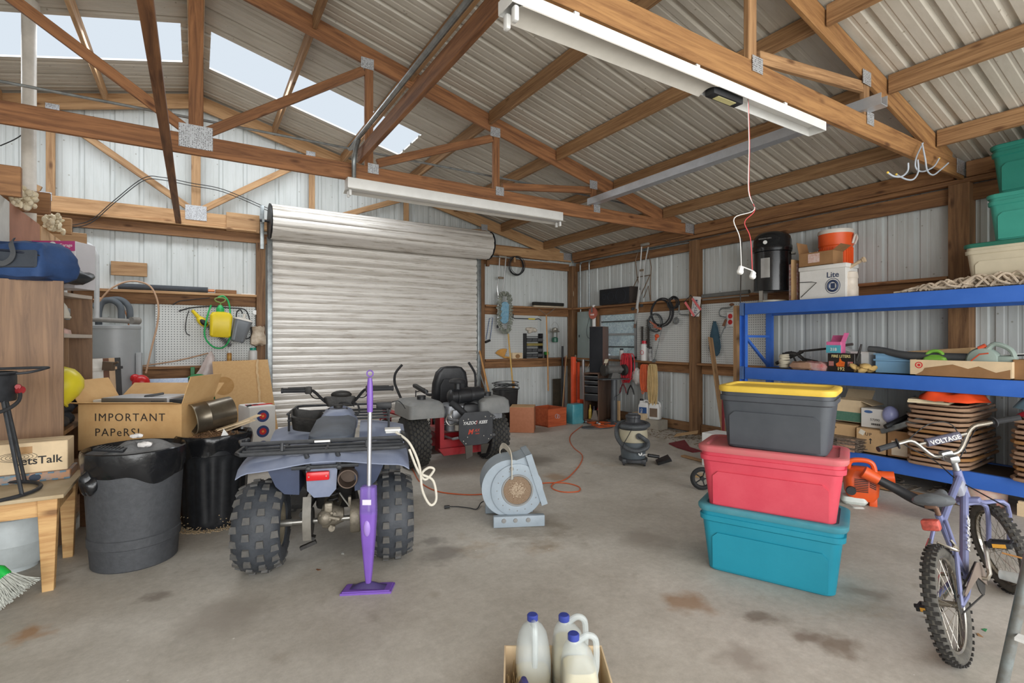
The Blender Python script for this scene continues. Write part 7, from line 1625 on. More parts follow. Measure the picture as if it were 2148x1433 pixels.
# leaning boards right of the post
beam('leaning_stick', W(1490, 708, X=6.4)+V(0, 0, 0), W(1522, 912, T=6.9)-V(0, 0, .12), .02, .09, pine_m, label='pale tapered board leaning against the wall right of the rear post', cat='board', up=(-1, 0, 0))
b0 = W(1528, 940, X=5.95); 
beam('upright_board', (5.98, W(1546, 640, X=5.98).y, 0.0), (5.98, W(1546, 640, X=5.98).y, 1.90), .05, .09, pine_m, label='upright pale board standing at the left end of the blue shelving', cat='board', up=(-1, 0, 0))
rod('iron_rod', W(1549, 790, X=6.0), W(1556, 500, X=6.0), .008, mat('rod_dark', (60, 52, 46), .5), 'thin dark rod standing up at the left end of the blue shelving', 'rod')
b = MB(); b.box(((0), 0, .34), (.02, .03, .68)); solo('red_batten', b, rc, 'dark red carpeted batten leaning beside the pale boards', 'batten', M=T_(W(1517, 930, T=6.6).x, W(1517, 930, T=6.6).y, 0))
# rag, brace drill, red target on the far pegboard
XQ = 6.50
b = MB(); rg = []
for z, w_, x_ in ((0, .01, 0), (-.10, .05, .0), (-.25, .085, 0), (-.38, .10, .01), (-.46, .075, .02), (-.50, .04, .0)):
    rg.append([(-.02+.03*math.cos(2*PI*i/18), (w_*math.cos(2*PI*i/18+1.57))*(1+.12*math.sin(i*2.3)), z+.015*math.sin(i*1.9)) for i in range(18)])
b.rings(rg); solo('blue_rag', b, mat('denim_rag', (56, 84, 100), .9, var=.12, bump=.3), 'dark blue green rag hanging on the pegboard right of the rear post', 'rag', M=T_(W(1501, 675, X=6.55)))
t = thing('hand_drill', 'old brace hand drill hanging on the pegboard near the blue shelf', 'drill', W(1518, 660, X=XQ))
b = MB(); b.tube([W(1536, 640, X=XQ), W(1530, 646, X=XQ), W(1512, 648, X=XQ), W(1510, 662, X=XQ), W(1524, 668, X=XQ), W(1520, 690, X=XQ)], .010, 8, n=3); b.tube([W(1519, 688, X=XQ), W(1510, 712, X=XQ)], .008, 6); obj('crank', b, galv, t, world=True)
b = MB(); b.ell(W(1535, 639, X=XQ-.03), .02, .04, .02); b.tube([W(1523, 670, X=XQ-.01), W(1518, 684, X=XQ-.01)], [.016, .024], 8); obj('handle', b, mat('knob_brown', (120, 80, 54), .5), t, world=True)
t = thing('dot_card', 'white card with two red dots pinned above the hand drill', 'card', M=frame(W(1532, 670, X=6.55), (0, -1, 0), (-1, 0, 0)))
b = MB(); b.box((0, 0, 0), (.10, .20, .004)); obj('card', b, white_paint, t)
for y in (-.04, .045): b = MB(); b.lathe([(.036, 0), (.036, .001)], M=T_(0, y, .003), seg=24); obj('red_dot', b, mat('dot_red', (210, 40, 44), .5, var=0), t)
rod('long_bit', W(1474, 622, X=6.48), W(1572, 612, X=6.48), .03, mat('level_grey', (120, 122, 120), .5, .3), 'long grey tube lying on the ledge right of the rear post', 'tube')
rod('steel_rod', W(1474, 629, X=6.44), W(1572, 620, X=6.44), .012, steel, 'thin silver rod in front of the long grey tube on the ledge', 'rod')
# ================= blue shelving and its load =================
bl_m = mat('rack_blue', (52, 104, 196), .42, rgb2=(62, 114, 206), scale=4); deckm = mat('deck_dark', (70, 62, 54), .8)
XF, XB, Y0, Y1 = 5.82, 6.40, 3.93, .20
t = thing('storage_rack', 'long blue steel storage rack with three shelves along the right wall', 'shelving', (XF, Y0, 0))
SH = (.29, 1.115, 1.91)
for yy, nm in ((Y0, 0), (Y1, 1)):
    for x in (XF+.03, XB-.03):
        b = MB(); b.box((x, yy-.035, .955), (.012, .075, 1.91)); b.box((x-.02 if x < 6 else x+.02, yy, .955), (.05, .012, 1.91)); b.box((x-.02 if x < 6 else x+.02, yy-.07, .955), (.05, .008, 1.91)); up_ = obj('upright', b, bl_m, t, world=True)
        b = MB()
        for k in range(34): b.box((x-.02 if x < 6 else x-.0, yy+.0065, .12+k*.05), (.012, .002, .022))
        obj('slot', b, mat('slot_black', (22, 26, 36), .6), up_, world=True)
    for z in (.5, 1.5): b = MB(); b.box(((XF+XB)/2, yy-.03, z), (XB-XF-.06, .03, .03)); obj('cross_bar', b, bl_m, t, world=True)
    b = MB(); b.M = orient((XF+.04, yy-.03, 1.5), (XB-.04, yy-.03, 1.12)); b.box((.33, 0, 0), (.64, .03, .03)); obj('cross_bar', b, bl_m, t, world=True)
for z in SH:
    for x in (XF, XB):
        b = MB(); b.box((x, (Y0+Y1)/2-.03, z-.07), (.045, Y0-Y1-.08, .14), bev=.006); obj('beam', b, bl_m, t, world=True)
    b = MB(); b.box(((XF+XB)/2, (Y0+Y1)/2-.03, z-.025), (XB-XF-.045, Y0-Y1-.1, .03)); obj('deck', b, deckm, t, world=True)
    b = MB(); b.box((XF-.004, Y0-.03, z-.07), (.055, .045, .16)); obj('beam_clip', b, mat('clip_blue', (90, 120, 170), .4, .3), t, world=True)
def YU(u, X): return W(u, 700, X=X).y
def sbox(name, label, u0, u1, X, dep, z, h, m, cat='box', closed=True, flaps=(), rz=0):
    """box on a shelf whose face towards the room lies at X, from photo column u0 to u1"""
    ya, yb = YU(u0, X), YU(u1, X)
    M = frame((X, ya, z), (0, -1, 0), (0, 0, 1)); M = T_(X, ya, z) @ R(0, 0, -90+rz)
    t = carton(name, label, M, ya-yb, dep, h, m, closed=closed, flaps=flaps, cat=cat); return t, M, ya-yb
Z1, Z2, Z3 = (s+.003 for s in SH)
# --- top shelf: smoker ---
sy_ = YU(1620, 6.10); t = thing('charcoal_smoker', 'tall black bullet smoker with a silver door on the top shelf', 'smoker', M=T_(6.10, sy_, Z3) @ R(0, 0, -58))
en = mat('enamel_black', (26, 27, 29), .2, var=.15)
b = MB(); b.lathe([(.20, .14), (.212, .145), (.212, .62), (.205, .625), (.219, .63), (.219, .66)], seg=48); obj('barrel', b, en, t)
b = MB(); b.lathe([(.222, .655), (.222, .70), (.215, .71), (.214, .77), (.20, .82), (.16, .86), (.08, .882), (.01, .886)], seg=48, cap0=False); obj('lid', b, en, t)
for k in range(3):
    a = math.radians(-128+120*k); b = MB(); b.M = T_(.205*math.cos(a), .205*math.sin(a), 0) @ R(0, 0, math.degrees(a)); b.prism([(-.03, .26), (.03, .26), (.022, 0), (-.022, 0)], -.004, .004, M=R(90, 0, 90)); obj('leg', b, steel, t)
a0 = math.radians(-112)
b = MB()
b.sheet(lambda u, v: (.2165*math.cos(a0+.5*(u-.5)), .2165*math.sin(a0+.5*(u-.5)), .30+.24*v), 10, 2, 0); dr = obj('access_door', b, mat('door_silver', (178, 178, 176), .35, .6), t)
b = MB(); b.lathe([(.024, 0), (.022, .008)], M=T_(.218*math.cos(-1.95), .218*math.sin(-1.95), .73) @ R(0, 0, math.degrees(-1.95)) @ R(0, 90, 0), seg=20); obj('thermometer', b, white_paint, t)
text('lettering', "SMOKE'N GRILL", .022, MATS['door_silver'], t.matrix_world @ T_(.219*math.cos(-1.95), .219*math.sin(-1.95), .775) @ R(0, 0, math.degrees(-1.95)+90) @ R(90, 0, 0), t)
b = MB(); b.box((.232*math.cos(-.15), .232*math.sin(-.15), .60), (.04, .10, .02), M=R(0, 0, -8)); obj('handle', b, steel, t)
b = MB(); b.lathe([(.16, 0), (.17, .01), (.17, .03), (.15, .035)], seg=30); obj('water_pan', b, mat('pan_cream', (206, 204, 192), .5), t)
# --- carton strip, cooler, boxes, water cooler ---
b = MB(); b.box((0, 0, .22), (.035, .10, .44)); solo('narrow_carton', b, mat('wrap_red', (160, 60, 66), .5, rgb2=(220, 214, 214), scale=24), 'narrow red and white carton standing beside the smoker', 'carton', M=T_(6.02, YU(1662, 6.02)-.02, Z3))
b = MB(); b.box((0, 0, .24), (.20, .018, .48)); solo('brown_board', b, card, 'thin brown board standing between the smoker and the white cooler', 'board', M=T_(6.02, YU(1671, 6.02), Z3))
t, M, w = sbox('drink_cooler', 'white foam cooler printed Lite on the top shelf', 1677, 1774, 5.89, .26, Z3, .32, foam, cat='cooler')
lid_ = MB(); lid_.box((w/2, .13, .345), (w+.02, .28, .05), bev=.012); obj('lid', lid_, foam, t)
text('lettering', 'Lite', .085, mat('logo_navy', (48, 62, 94), .6, var=0), M @ T_(w-.13, -.002, .25) @ R(90, 0, 0), t, bold=.01)
b = MB(); b.torus((w-.13, -.002, .13), .05, .012, R(90, 0, 0), 28, 4, sy=1.1); b.torus((w-.13, -.001, .13), .075, .003, R(90, 0, 0), 28, 4, sy=1.1); b.box((w-.13, -.001, .13), (.045, .002, .06)); obj('round_emblem', b, MATS['logo_navy'], t)
b = MB(); b.tube([(0.0, -.004, .20), (.15, -.03, .19), (.20, -.02, .18), (.02, -.004, .03)], .004, 6); obj('wire_bail', b, grime, t)
t, M, w = sbox('cardboard_box', 'open cardboard box on top of the white cooler', 1676, 1747, 5.91, .22, Z3+.372, .155, card_d, closed=False, flaps=(('l', 78, .14), ('b', 30, .12), ('r', 35, .10)))
b = MB(); b.box((w*.45, -.001, .09), (w*.34, .002, .10)); obj('shipping_label', b, mat('label_white', (220, 206, 200), .6, rgb2=(196, 150, 136), scale=30), t)
b = MB()
for i in range(10): b.box((random.uniform(.1, .3), random.uniform(.05, .18), .15+.02*random.random()), (.10, .006, .004), M=R(random.uniform(-30, 30), random.uniform(-30, 30), random.uniform(0, 180)))
solo('striped_scraps', b, mat('scrap_red', (150, 60, 56), .6, rgb2=(210, 200, 196), scale=40), 'red and white scraps inside the open box on the cooler', 'scraps', M=M)
wy = YU(1753, 6.34); t = thing('water_cooler', 'tall orange water cooler with a white lid behind the boxes on the top shelf', 'water cooler', (6.34, wy, Z3+.02))
ora = mat('cooler_orange', (236, 92, 34), .45, var=.04)
b = MB(); b.lathe([(.155, .0), (.16, .30), (.165, .33), (.165, .34), (.168, .60), (.176, .61), (.176, .74), (.178, .75)], seg=44); ob_ = obj('barrel', b, ora, t)
b = MB()
for i in range(40): a = 2*PI*i/40; b.cyl((.1685*math.cos(a), .1685*math.sin(a), .37), (.1705*math.cos(a), .1705*math.sin(a), .58), .004, seg=5)
obj('rib_pattern', b, ora, ob_)
b = MB(); b.lathe([(.18, .745), (.185, .76), (.178, .79), (.13, .80), (.02, .805)], seg=40); obj('lid', b, mat('lid_white', (216, 208, 198), .4, var=.05), t)
for sg in (1,): 
    b = MB(); b.M = R(0, 0, -78); b.tube([(.178, -.05, .62), (.20, -.05, .70), (.20, -.02, .72), (.20, .03, .72), (.20, .05, .68), (.178, .05, .62)], .012, 8, n=4); obj('handle', b, MATS['lid_white'], t)
jy = YU(1785, 6.02); b = MB(); b.lathe([(.075, 0), (.078, .01), (.078, .11), (.072, .12), (.072, .20), (.078, .21), (.07, .27), (.03, .28)], seg=30); solo('cream_jug', b, mat('jug_cream', (222, 210, 196), .45), 'cream plastic bucket beside the white cooler', 'bucket', M=T_(6.0, jy, Z3))
b = MB(); b.tube([(0, 0, 0), (.0, -.20, .10)], .018, 8); b.lathe([(.03, 0), (.03, .02)], M=T_(0, -.21, .10) @ R(70, 0, 0), seg=14); solo('wooden_spigot', b, mat('spigot_tan', (204, 180, 150), .5), 'tan wooden handle with a brass end lying on the cream bucket', 'handle', M=T_(5.99, jy+.08, Z3+.285))
# rope heap along the front of the top shelf
b = MB(); random.seed(31); ropem = mat('cotton_rope', (220, 204, 184), .9, rgb2=(196, 178, 156), scale=60, bump=.5, bscale=200)
for k in range(100):
    y = 2.26-.0145*k*1.0-.2*random.random()*.1; hgt = .115*min(1, .30+(k/45))
    y0_, y1_ = y, y-random.uniform(.10, .26); x = 5.90+random.uniform(-.04, .10)
    b.tube([(x, y0_, .012), (x+random.uniform(-.03, .03), y0_*.6+y1_*.4, hgt*random.uniform(.5, 1.0)+.012), (x+random.uniform(-.04, .04), y0_*.3+y1_*.7, hgt*random.uniform(.4, 1)), (x+random.uniform(-.03, .03), y1_, .014+random.random()*.02)], .0105, 6, n=4)
b.tube([(5.88, 2.30, .01), (5.90, 2.2, .015), (5.88, 2.0, .02), (5.9, 1.2, .02), (5.9, .9, .02)], .0085, 6)
o = solo('rope_heap', b, ropem, 'long heap of pale cotton rope on the front edge of the top shelf', 'rope', M=T_(0, 0, Z3)); 
# big totes at the right
beige = mat('tote_beige', (206, 196, 172), .5, var=.04); green = mat('tote_green', (28, 118, 104), .45, var=.04); green2 = mat('tote_sea_green', (58, 152, 136), .45, var=.04)
tote('beige storage tote with a green lid on the top shelf at the right edge', T_(6.16, 1.40, Z3) @ R(0, 0, -90), .78, .42, .41, beige, mat('lid_green', (40, 110, 92), .5, var=.04))
tote('sea green storage tote stacked on the beige tote', T_(6.15, 1.26, Z3+.40) @ R(0, 0, -90), .74, .42, .42, green2, green2)
tote('dark green storage tote topmost of the right edge stack', T_(6.13, 1.23, Z3+.81) @ R(0, 0, -90), .74, .42, .43, green, green)
# --- middle shelf ---
t = thing('crossbow', 'black folded crossbow and broom head lying on the middle shelf', 'crossbow', (6.05, YU(1680, 6.05), Z2))
b = MB()
for a_, c_, r_ in (((-.0, .30, .05), (.0, -.02, .20), .02), ((0, .02, .20), (.02, -.30, .24), .012), ((0, .05, .18), (.05, -.10, .02), .02), ((.0, .02, .17), (.0, .22, .17), .012), ((0, -.02, .12), (-.02, -.2, .09), .010), ((0, .12, .20), (0, .05, .06), .012)): b.tube([a_, c_], r_, 6)
b.ell((0, .12, .17), .03, .09, .03); obj('stock', b, grime, t)
b = MB(); b.tube([(0, -.3, .24), (.02, -.42, .27), (.02, -.55, .29)], .014, 6); obj('limb', b, mat('limb_grey', (84, 78, 74), .6), t)
b = MB(); 
for i in range(9): b.torus((0, 0, .02+.017*i), .055-.01*abs(i-4)/4, .010, R(random.uniform(-8, 8), 0, 0), 22, 6)
solo('twine_spool', b, mat('twine_white', (196, 188, 168), .9), 'ball of white twine on the middle shelf under the crossbow', 'twine', M=T_(5.93, YU(1645, 5.93), Z2))
for i, (u, lb, c_) in enumerate(((1688, 'crumpled tan paper bag on the middle shelf', (176, 140, 116)), (1712, 'white bag with red print on the middle shelf', (210, 190, 184)))):
    b = MB(); b.rrect([(0, .07, .12, .04), (.03, .09, .15, .05), (.08, .07, .12, .04), (.095, .03, .06, .03)], M=T_(5.93, YU(u, 5.93), Z2))
    for v_ in b.bm.verts: v_.co.z += .01*math.sin(v_.co.y*60+v_.co.x*40); v_.co.x += .008*math.sin(v_.co.y*50)
    solo('seed_bag', b, mat('bag_%d' % i, c_, .6, rgb2=(186, 60, 66) if i else (150, 116, 94), scale=9), lb, 'bag')
t, M, w = sbox('fire_starter_box', 'black fire starter box lettered FIRE LITERS on the middle shelf', 1736, 1793, 5.87, .14, Z2, .19, mat('box_black', (36, 30, 28), .4), cat='box')
text('lettering', 'FIRE LITERS', .042, mat('print_cream', (230, 214, 150), .5, var=0), M @ T_(w/2, -.002, .16) @ R(90, 0, 0), t, bold=.012, sx=.9)
text('lettering', '192', .05, MATS['print_cream'], M @ T_(w/2, -.002, .025) @ R(90, 0, 0), t, bold=.02)
b = MB(); b.prism([(-.04, 0), (-.05, .03), (-.02, .05), (-.01, .10), (.01, .06), (.04, .05), (.035, 0)], 0, .002, M=M @ Matrix.Identity(4) if False else T_(w/2, -.0005, .05) @ R(90, 0, 0)); obj('flame_print', b, mat('flame_orange', (240, 140, 40), .5, rgb2=(220, 70, 30), scale=30), t)
b = MB(); b.box((w*.14, -.001, .08), (.05, .002, .05)); b.box((w*.84, -.001, .08), (.05, .002, .05)); obj('printed_picture', b, mat('print_grey', (150, 146, 140), .6, rgb2=(190, 60, 50), scale=50), t)
t, M, w = sbox('pink_carton', 'small pink and teal carton on top of the fire starter box', 1733, 1764, 5.90, .10, Z2+.192, .125, mat('carton_pink', (222, 108, 158), .5), flaps=(('r', 70, .10), ('b', 60, .08)))
b = MB(); b.box((w/2, -.001, .045), (w, .002, .085)); obj('teal_panel', b, mat('carton_teal', (84, 172, 190), .5, var=.1), t)
text('lettering', '218', .045, white_paint, M @ T_(w/2, -.003, .04) @ R(90, 0, 0), t, bold=.02)
t, M, w = sbox('white_carton', 'open white carton behind the gloves on the middle shelf', 1784, 1822, 6.02, .16, Z2, .21, white_paint, closed=False, flaps=(('l', 20, .12), ('r', 40, .08)))
b = MB(); b.tube([W(1797, 757, X=5.92), W(1803, 738, X=5.92), W(1807, 722, X=5.92)], [.018, .008], 6); solo('trowel', b, grime, 'dark tool handle standing up behind the fire starter box', 'tool')
b = MB(); random.seed(14)
for i in range(9): b.ell((random.uniform(-.05, .05), random.uniform(-.11, .11), .02+random.random()*.05), .05, .055, .025, 10, 7, M=R(random.uniform(-40, 40), random.uniform(-40, 40), random.uniform(0, 90)))
solo('work_gloves', b, mat('glove_tan', (206, 172, 108), .9, var=.12), 'crumpled tan leather work gloves on the middle shelf', 'gloves', M=T_(5.90, YU(1806, 5.90), Z2))
t, M, w = sbox('blue_bin', 'light blue plastic bin on the middle shelf', 1836, 1912, 5.97, .28, Z2, .19, mat('bin_light_blue', (130, 176, 212), .4, var=.03), cat='bin')
b = MB(); b.box((w/2, .14, .13), (w+.03, .31, .02), bev=.006); b.box((w/2, .14, .19), (w+.03, .31, .015), bev=.006); obj('rim', b, MATS['bin_light_blue'], t)
b = MB(); b.tube([W(1822, 732, X=5.98), W(1850, 735, X=5.98), W(1890, 744, X=5.95), W(1935, 748, X=5.95), W(2030, 752, X=5.95)], [.03, .045], 12, n=5); solo('blower_tube', b, mat('tube_dark', (74, 76, 78), .5), 'long dark blower tube lying across the light blue bin', 'tube')
t, M, w = sbox('cardboard_box', 'tilted closed cardboard box at the back of the middle shelf', 1906, 2040, 6.18, .2, Z2+.02, .20, card, rz=4)
t.matrix_world = t.matrix_world @ R(0, -5, 0); BASE[t.name] = t.matrix_world.copy()
b = MB(); b.box((0, 0, 0), (.36, 1.0, .022), bev=.004); t = solo('flat_television', b, black_pl, 'flat black panel with a white edge lying on the goods of the middle shelf', 'panel', M=T_(6.14, 1.35, Z2+.215) @ R(-6, 0, 0))
b = MB(); b.box((-.182, 0, .006), (.006, 1.0, .008)); obj('white_edge', b, white_paint, t)
t, M, w = sbox('cardboard_tray', 'low cardboard tray with a red bullseye logo at the front of the middle shelf', 1909, 2123, 5.80, .30, Z2+.004, .145, card_l, closed=False)
b = MB()
for r0_, r1_ in ((.030, .022), (.012, .0005)): b.lathe([(r0_, 0), (r0_, .001), (r1_, .001), (r1_, 0)], M=T_(.07, -.0005, .095) @ R(90, 0, 0), seg=24, cap0=False, cap1=False)
obj('bullseye_logo', b, mat('bullseye_red', (214, 44, 50), .5, var=0), t)
b = MB(); b.prism([(.04, 0), (w-.01, 0), (w-.01, .08), (w*.86, .05), (w*.7, .10), (w*.6, .075), (w*.45, .11), (w*.3, .09), (w*.16, .07), (.1, .04)], 0, .0008, M=T_(0, -.0005, 0) @ R(90, 0, 0)); obj('torn_print', b, card_d, t)
b = MB(); b.rrect([(0, .06, .10, .03), (.04, .065, .105, .035), (.10, .05, .085, .03), (.125, .02, .04, .02)]); b.tube([(0, -.07, .10), (0, -.03, .155), (0, .04, .155), (0, .085, .10)], .016, 8, n=4); solo('green_bottle', b, mat('lime_plastic', (126, 184, 72), .35, var=.05), 'lime green plastic bottle lying in the cardboard tray', 'bottle', M=T_(5.93, YU(1963, 5.93), Z2+.07))
b = MB(); t = thing('leaf_blower', 'pale grey and orange leaf blower lying in the cardboard tray', 'leaf blower', (5.93, YU(2064, 5.93), Z2+.09))
gb = mat('blower_grey', (156, 172, 164), .4, var=.05)
b = MB(); b.lathe([(.11, -.05), (.12, -.03), (.12, .03), (.10, .06), (.05, .075)], M=T_(0, 0, .06) @ R(0, -80, 0) , seg=28); b.box((0, -.14, .06), (.10, .16, .10), bev=.03); obj('housing', b, gb, t)
b = MB(); b.tube([(-.02, -.02, .15), (-.02, -.08, .21), (-.02, -.18, .16), (-.02, -.21, .06)], .020, 8, n=4); obj('handle', b, gb, t)
b = MB(); b.tube([(-.03, .03, .17), (-.03, -.02, .20)], .016, 8); b.tube([(-.10, .06, .06), (-.11, .0, .12), (-.11, -.06, .13)], .006, 6); obj('trigger', b, mat('blower_orange', (220, 92, 60), .4), t)
b = MB()
for k in range(7): a = -.9+k*.3; b.box((-.075, .085*math.sin(a), .06-.085*math.cos(a)*.6), (.006, .007, .06), M=R(math.degrees(-a), 0, 0))
obj('grille', b, black_pl, t)
t, M, w = sbox('cardboard_box', 'brown box at the right end of the cardboard tray', 2124, 2200, 5.86, .25, Z2, .17, card_d)
# --- bottom shelf ---
t, M, w = sbox('cardboard_box', 'tan carton with green print and open flaps on the bottom shelf', 1748, 1805, 6.02, .26, Z1+.27, .24, card_l, closed=False, flaps=(('b', 50, .12), ('r', -20, .12)))
b = MB(); b.box((w/2, -.001, .06), (w, .002, .10)); b.box((w+.001, .13, .06), (.002, .26, .10)); obj('green_print', b, mat('print_green', (70, 116, 98), .7, rgb2=(90, 130, 110), scale=40), t)
t, M, w = sbox('cardboard_box', 'white carton printed with an oval logo on the bottom shelf', 1806, 1860, 5.98, .26, Z1+.245, .20, mat('carton_white', (220, 218, 214), .6, var=.03))
b = MB(); b.lathe([(.025, 0), (.025, .001)], M=T_(.07, -.0005, .165) @ R(90, 0, 0), seg=20, sx=1.6, sy=.6); obj('oval_logo', b, mat('logo_blue', (70, 104, 156), .5, var=0), t)
text('lettering', '57090', .035, MATS['print_black'], M @ T_(w*.55, -.001, .085) @ R(90, 0, 0), t)
b = MB()
for k in range(14): b.box((w*.42+k*.006, -.001, .04), (.003 if k % 3 else .005, .001, .02))
obj('barcode', b, MATS['print_black'], t)
t, M, w = sbox('cardboard_box', 'brown carton marked UP with an arrow on the bottom shelf', 1796, 1858, 5.90, .30, Z1, .24, card)
text('lettering', 'UP', .045, MATS['print_black'], M @ T_(w*.42, -.001, .185) @ R(90, 0, 0), t, spacing=1.3)
b = MB(); b.prism([(0, 0), (.008, 0), (.008, .04), (.02, .04), (.004, .06), (-.012, .04), (0, .04)], 0, .001, M=T_(w*.48, -.0005, .09) @ R(90, 0, 0)); obj('arrow', b, MATS['print_black'], t)
b = MB(); b.box((w*.2, -.001, .20), (.05, .001, .05), M=R(0, 25, 0)); obj('paper_label', b, mat('paper_tag', (226, 220, 206), .7), t)
t, M, w = sbox('cardboard_box', 'brown carton marked P at the left end of the bottom shelf', 1742, 1794, 5.94, .30, Z1, .25, card)
text('lettering', 'P', .045, MATS['print_black'], M @ T_(w*.2, -.001, .2) @ R(90, 0, 0), t)
b = MB(); random.seed(17)
for k in range(12): b.box((random.uniform(-.01, .01), random.uniform(-.02, .02), .006+.011*k), (.20, .34, .007), M=R(0, 0, random.uniform(-8, 8)))
solo('magazine_stack', b, mat('magazine_dark', (64, 56, 52), .5, rgb2=(150, 134, 120), scale=40), 'untidy stack of dark magazines on the bottom shelf', 'magazines', M=T_(5.86, YU(1770, 5.86)-.02, Z1))
b = MB(); b.box((0, 0, .065), (.012, .17, .13)); solo('printed_card', b, mat('printed_card_tan', (196, 160, 130), .7, rgb2=(150, 110, 90), scale=50), 'small printed cardboard card leaning on the magazines', 'card', M=T_(5.76, YU(1773, 5.76), Z1) @ R(0, 10, 0))
t, M, w = sbox('cardboard_box', 'open brown carton holding tubes beside the folding chairs', 1862, 1918, 5.88, .34, Z1, .26, card_d, closed=False)
b = MB(); b.box((w*.45, -.001, .09), (w*.6, .001, .14)); obj('big_label', b, mat('label_paper', (216, 200, 176), .7), t)
b = MB(); b.cyl((5.80, YU(1857, 5.8), Z1+.30), (6.1, YU(1930, 6.1), Z1+.46), .024); solo('black_tube', b, black_pl, 'black tube slanting out of the open brown carton', 'tube')
b = MB(); b.box((0, 0, 0), (.10, .42, .05), bev=.008); solo('metal_tray', b, galv, 'dull metal channel slanting out of the open brown carton', 'tray', M=T_(5.86, YU(1893, 5.86), Z1+.32) @ R(-24, 0, -20))
b = MB(); b.ell((0, 0, 0), .07, .07, .09, 16, 10); solo('lilac_shade', b, mat('lilac_glass', (160, 166, 214), .3), 'lilac glass lamp shade behind the black tube', 'lamp shade', M=T_(6.0, YU(1868, 6.0), Z1+.40))
# folding chairs lying in two stacks
ch_m = mat('chair_brown', (150, 118, 96), .4, rgb2=(178, 148, 122), scale=6); pan_m = mat('chair_pan', (128, 98, 78), .5, rgb2=(104, 78, 62), scale=5); cht = mat('chair_tan', (176, 132, 84), .45, rgb2=(150, 108, 66), scale=5)
def chair0(mm):
    t = thing('folding_chair', 'x', 'folding chair', (0, 0, 0), group='folding chairs stacked on the bottom shelf')
    b = MB(); w_ = .22
    b.tube([(.80, w_-.02, .012), (.30, w_, .012), (.10, w_, .012), (.02, w_-.04, .012), (0, w_-.10, .012), (0, -w_+.10, .012), (.02, -w_+.04, .012), (.10, -w_, .012), (.30, -w_, .012), (.80, -w_+.02, .012)], .0150, 8); obj('frame', b, mm, t)
    b = MB(); b.tube([(.78, w_-.05, .034), (.20, w_-.03, .034), (.12, w_-.06, .034), (.10, 0, .034), (.12, -w_+.06, .034), (.20, -w_+.03, .034), (.78, -w_+.05, .034)], .009, 6); obj('leg_frame', b, mm, t)
    b = MB(); b.rrect([(.006, .19, .195, .06), (.018, .185, .19, .06)], M=T_(.24, 0, .0)); obj('seat', b, pan_m, t)
    b = MB(); b.rrect([(.020, .09, .18, .04), (.030, .085, .175, .04)], M=T_(.66, 0, 0)); obj('backrest', b, pan_m, t)
    for s in (-1, 1): b = MB(); b.cyl((.42, s*(w_-.02), .02), (.42, s*(w_+.008), .02), .008, seg=6); obj('hinge', b, steel, t)
    return t
random.seed(19)
first = {}
stacks = [(1.92, 13, 'left', 5.70), (1.20, 12, 'right', 5.72)]
for (yc, n_, side, x0_) in stacks:
    for k in range(n_):
        mm = 'tan' if k in (2, 7) else 'brown'
        M = T_(x0_+random.uniform(-.02, .03), yc+random.uniform(-.018, .018), Z1+.001+k*.0435) @ R(0, 0, random.uniform(-2.5, 2.5))
        pos = 'lowest' if k == 0 else 'topmost' if k == n_-1 else None
        ords = ['lowest', 'second', 'third', 'fourth', 'fifth', 'sixth', 'seventh', 'eighth', 'ninth', 'tenth', 'eleventh', 'twelfth', 'thirteenth']
        lb = ('topmost folding chair of the %s stack on the bottom shelf' % side) if k == n_-1 else ('lowest folding chair of the %s stack on the bottom shelf' % side) if k == 0 else '%s folding chair from the bottom in the %s stack' % (ords[k], side)
        if mm not in first:
            t = chair0(cht if mm == 'tan' else ch_m); t.matrix_world = M; t['label'] = lb; first[mm] = t
        else: dup(first[mm], M, lb)
def cloth(name, label, c, rx, ry, h, m, seed, rz=0, amp=1):
    random.seed(seed); ph = [random.uniform(0, 6) for _ in range(6)]
    def fn(u, v):
        a = 2*PI*u; r = max(v, .001); x = rx*r*math.cos(a)*(1+.06*math.sin(3*a+ph[0])); y = ry*r*math.sin(a)*(1+.08*math.sin(4*a+ph[1]))
        z = h*(1-r**4)+amp*(.016*math.sin(14*x+ph[2]+6*y)+.014*math.sin(22*y+ph[3]-9*x)+.008*math.sin(40*x+30*y+ph[4]))*(1-r**6)
        return (x, y, max(z, .0)+.002)
    b = MB(); b.sheet(fn, 60, 22); bmesh.ops.remove_doubles(b.bm, verts=b.bm.verts[:], dist=.0006); crumple(b, .010, 11, 0)
    return solo(name, b, m, label, 'cloth', M=T_(*c) @ R(0, 0, rz))
zt = Z1+13*.0435+.005
b = MB(); b.box((0, 0, .01), (.26, .30, .02)); b.box((.01, .02, .026), (.24, .26, .012)); solo('paper_bundle', b, mat('paper_cream', (214, 200, 168), .7, var=.1), 'cream papers under the orange jacket on the left chair stack', 'papers', M=T_(5.88, 2.0, zt) @ R(0, 0, 8))
cloth('orange_jacket', 'bright orange jacket folded on top of the left chair stack', (5.98, 1.86, zt+.035), .26, .27, .085, mat('hunter_orange', (250, 84, 34), .55, var=.05), 3)
zt2 = Z1+12*.0435+.005
cloth('red_cloth', 'red cloth under the light blue one on the right chair stack', (5.93, 1.20, zt2), .20, .22, .05, mat('cloth_red', (200, 44, 60), .6, var=.08), 6)
cloth('blue_cloth', 'light blue cloth on top of the right chair stack', (5.96, 1.22, zt2+.055), .19, .22, .10, mat('cloth_blue', (136, 178, 198), .7, var=.06), 9)
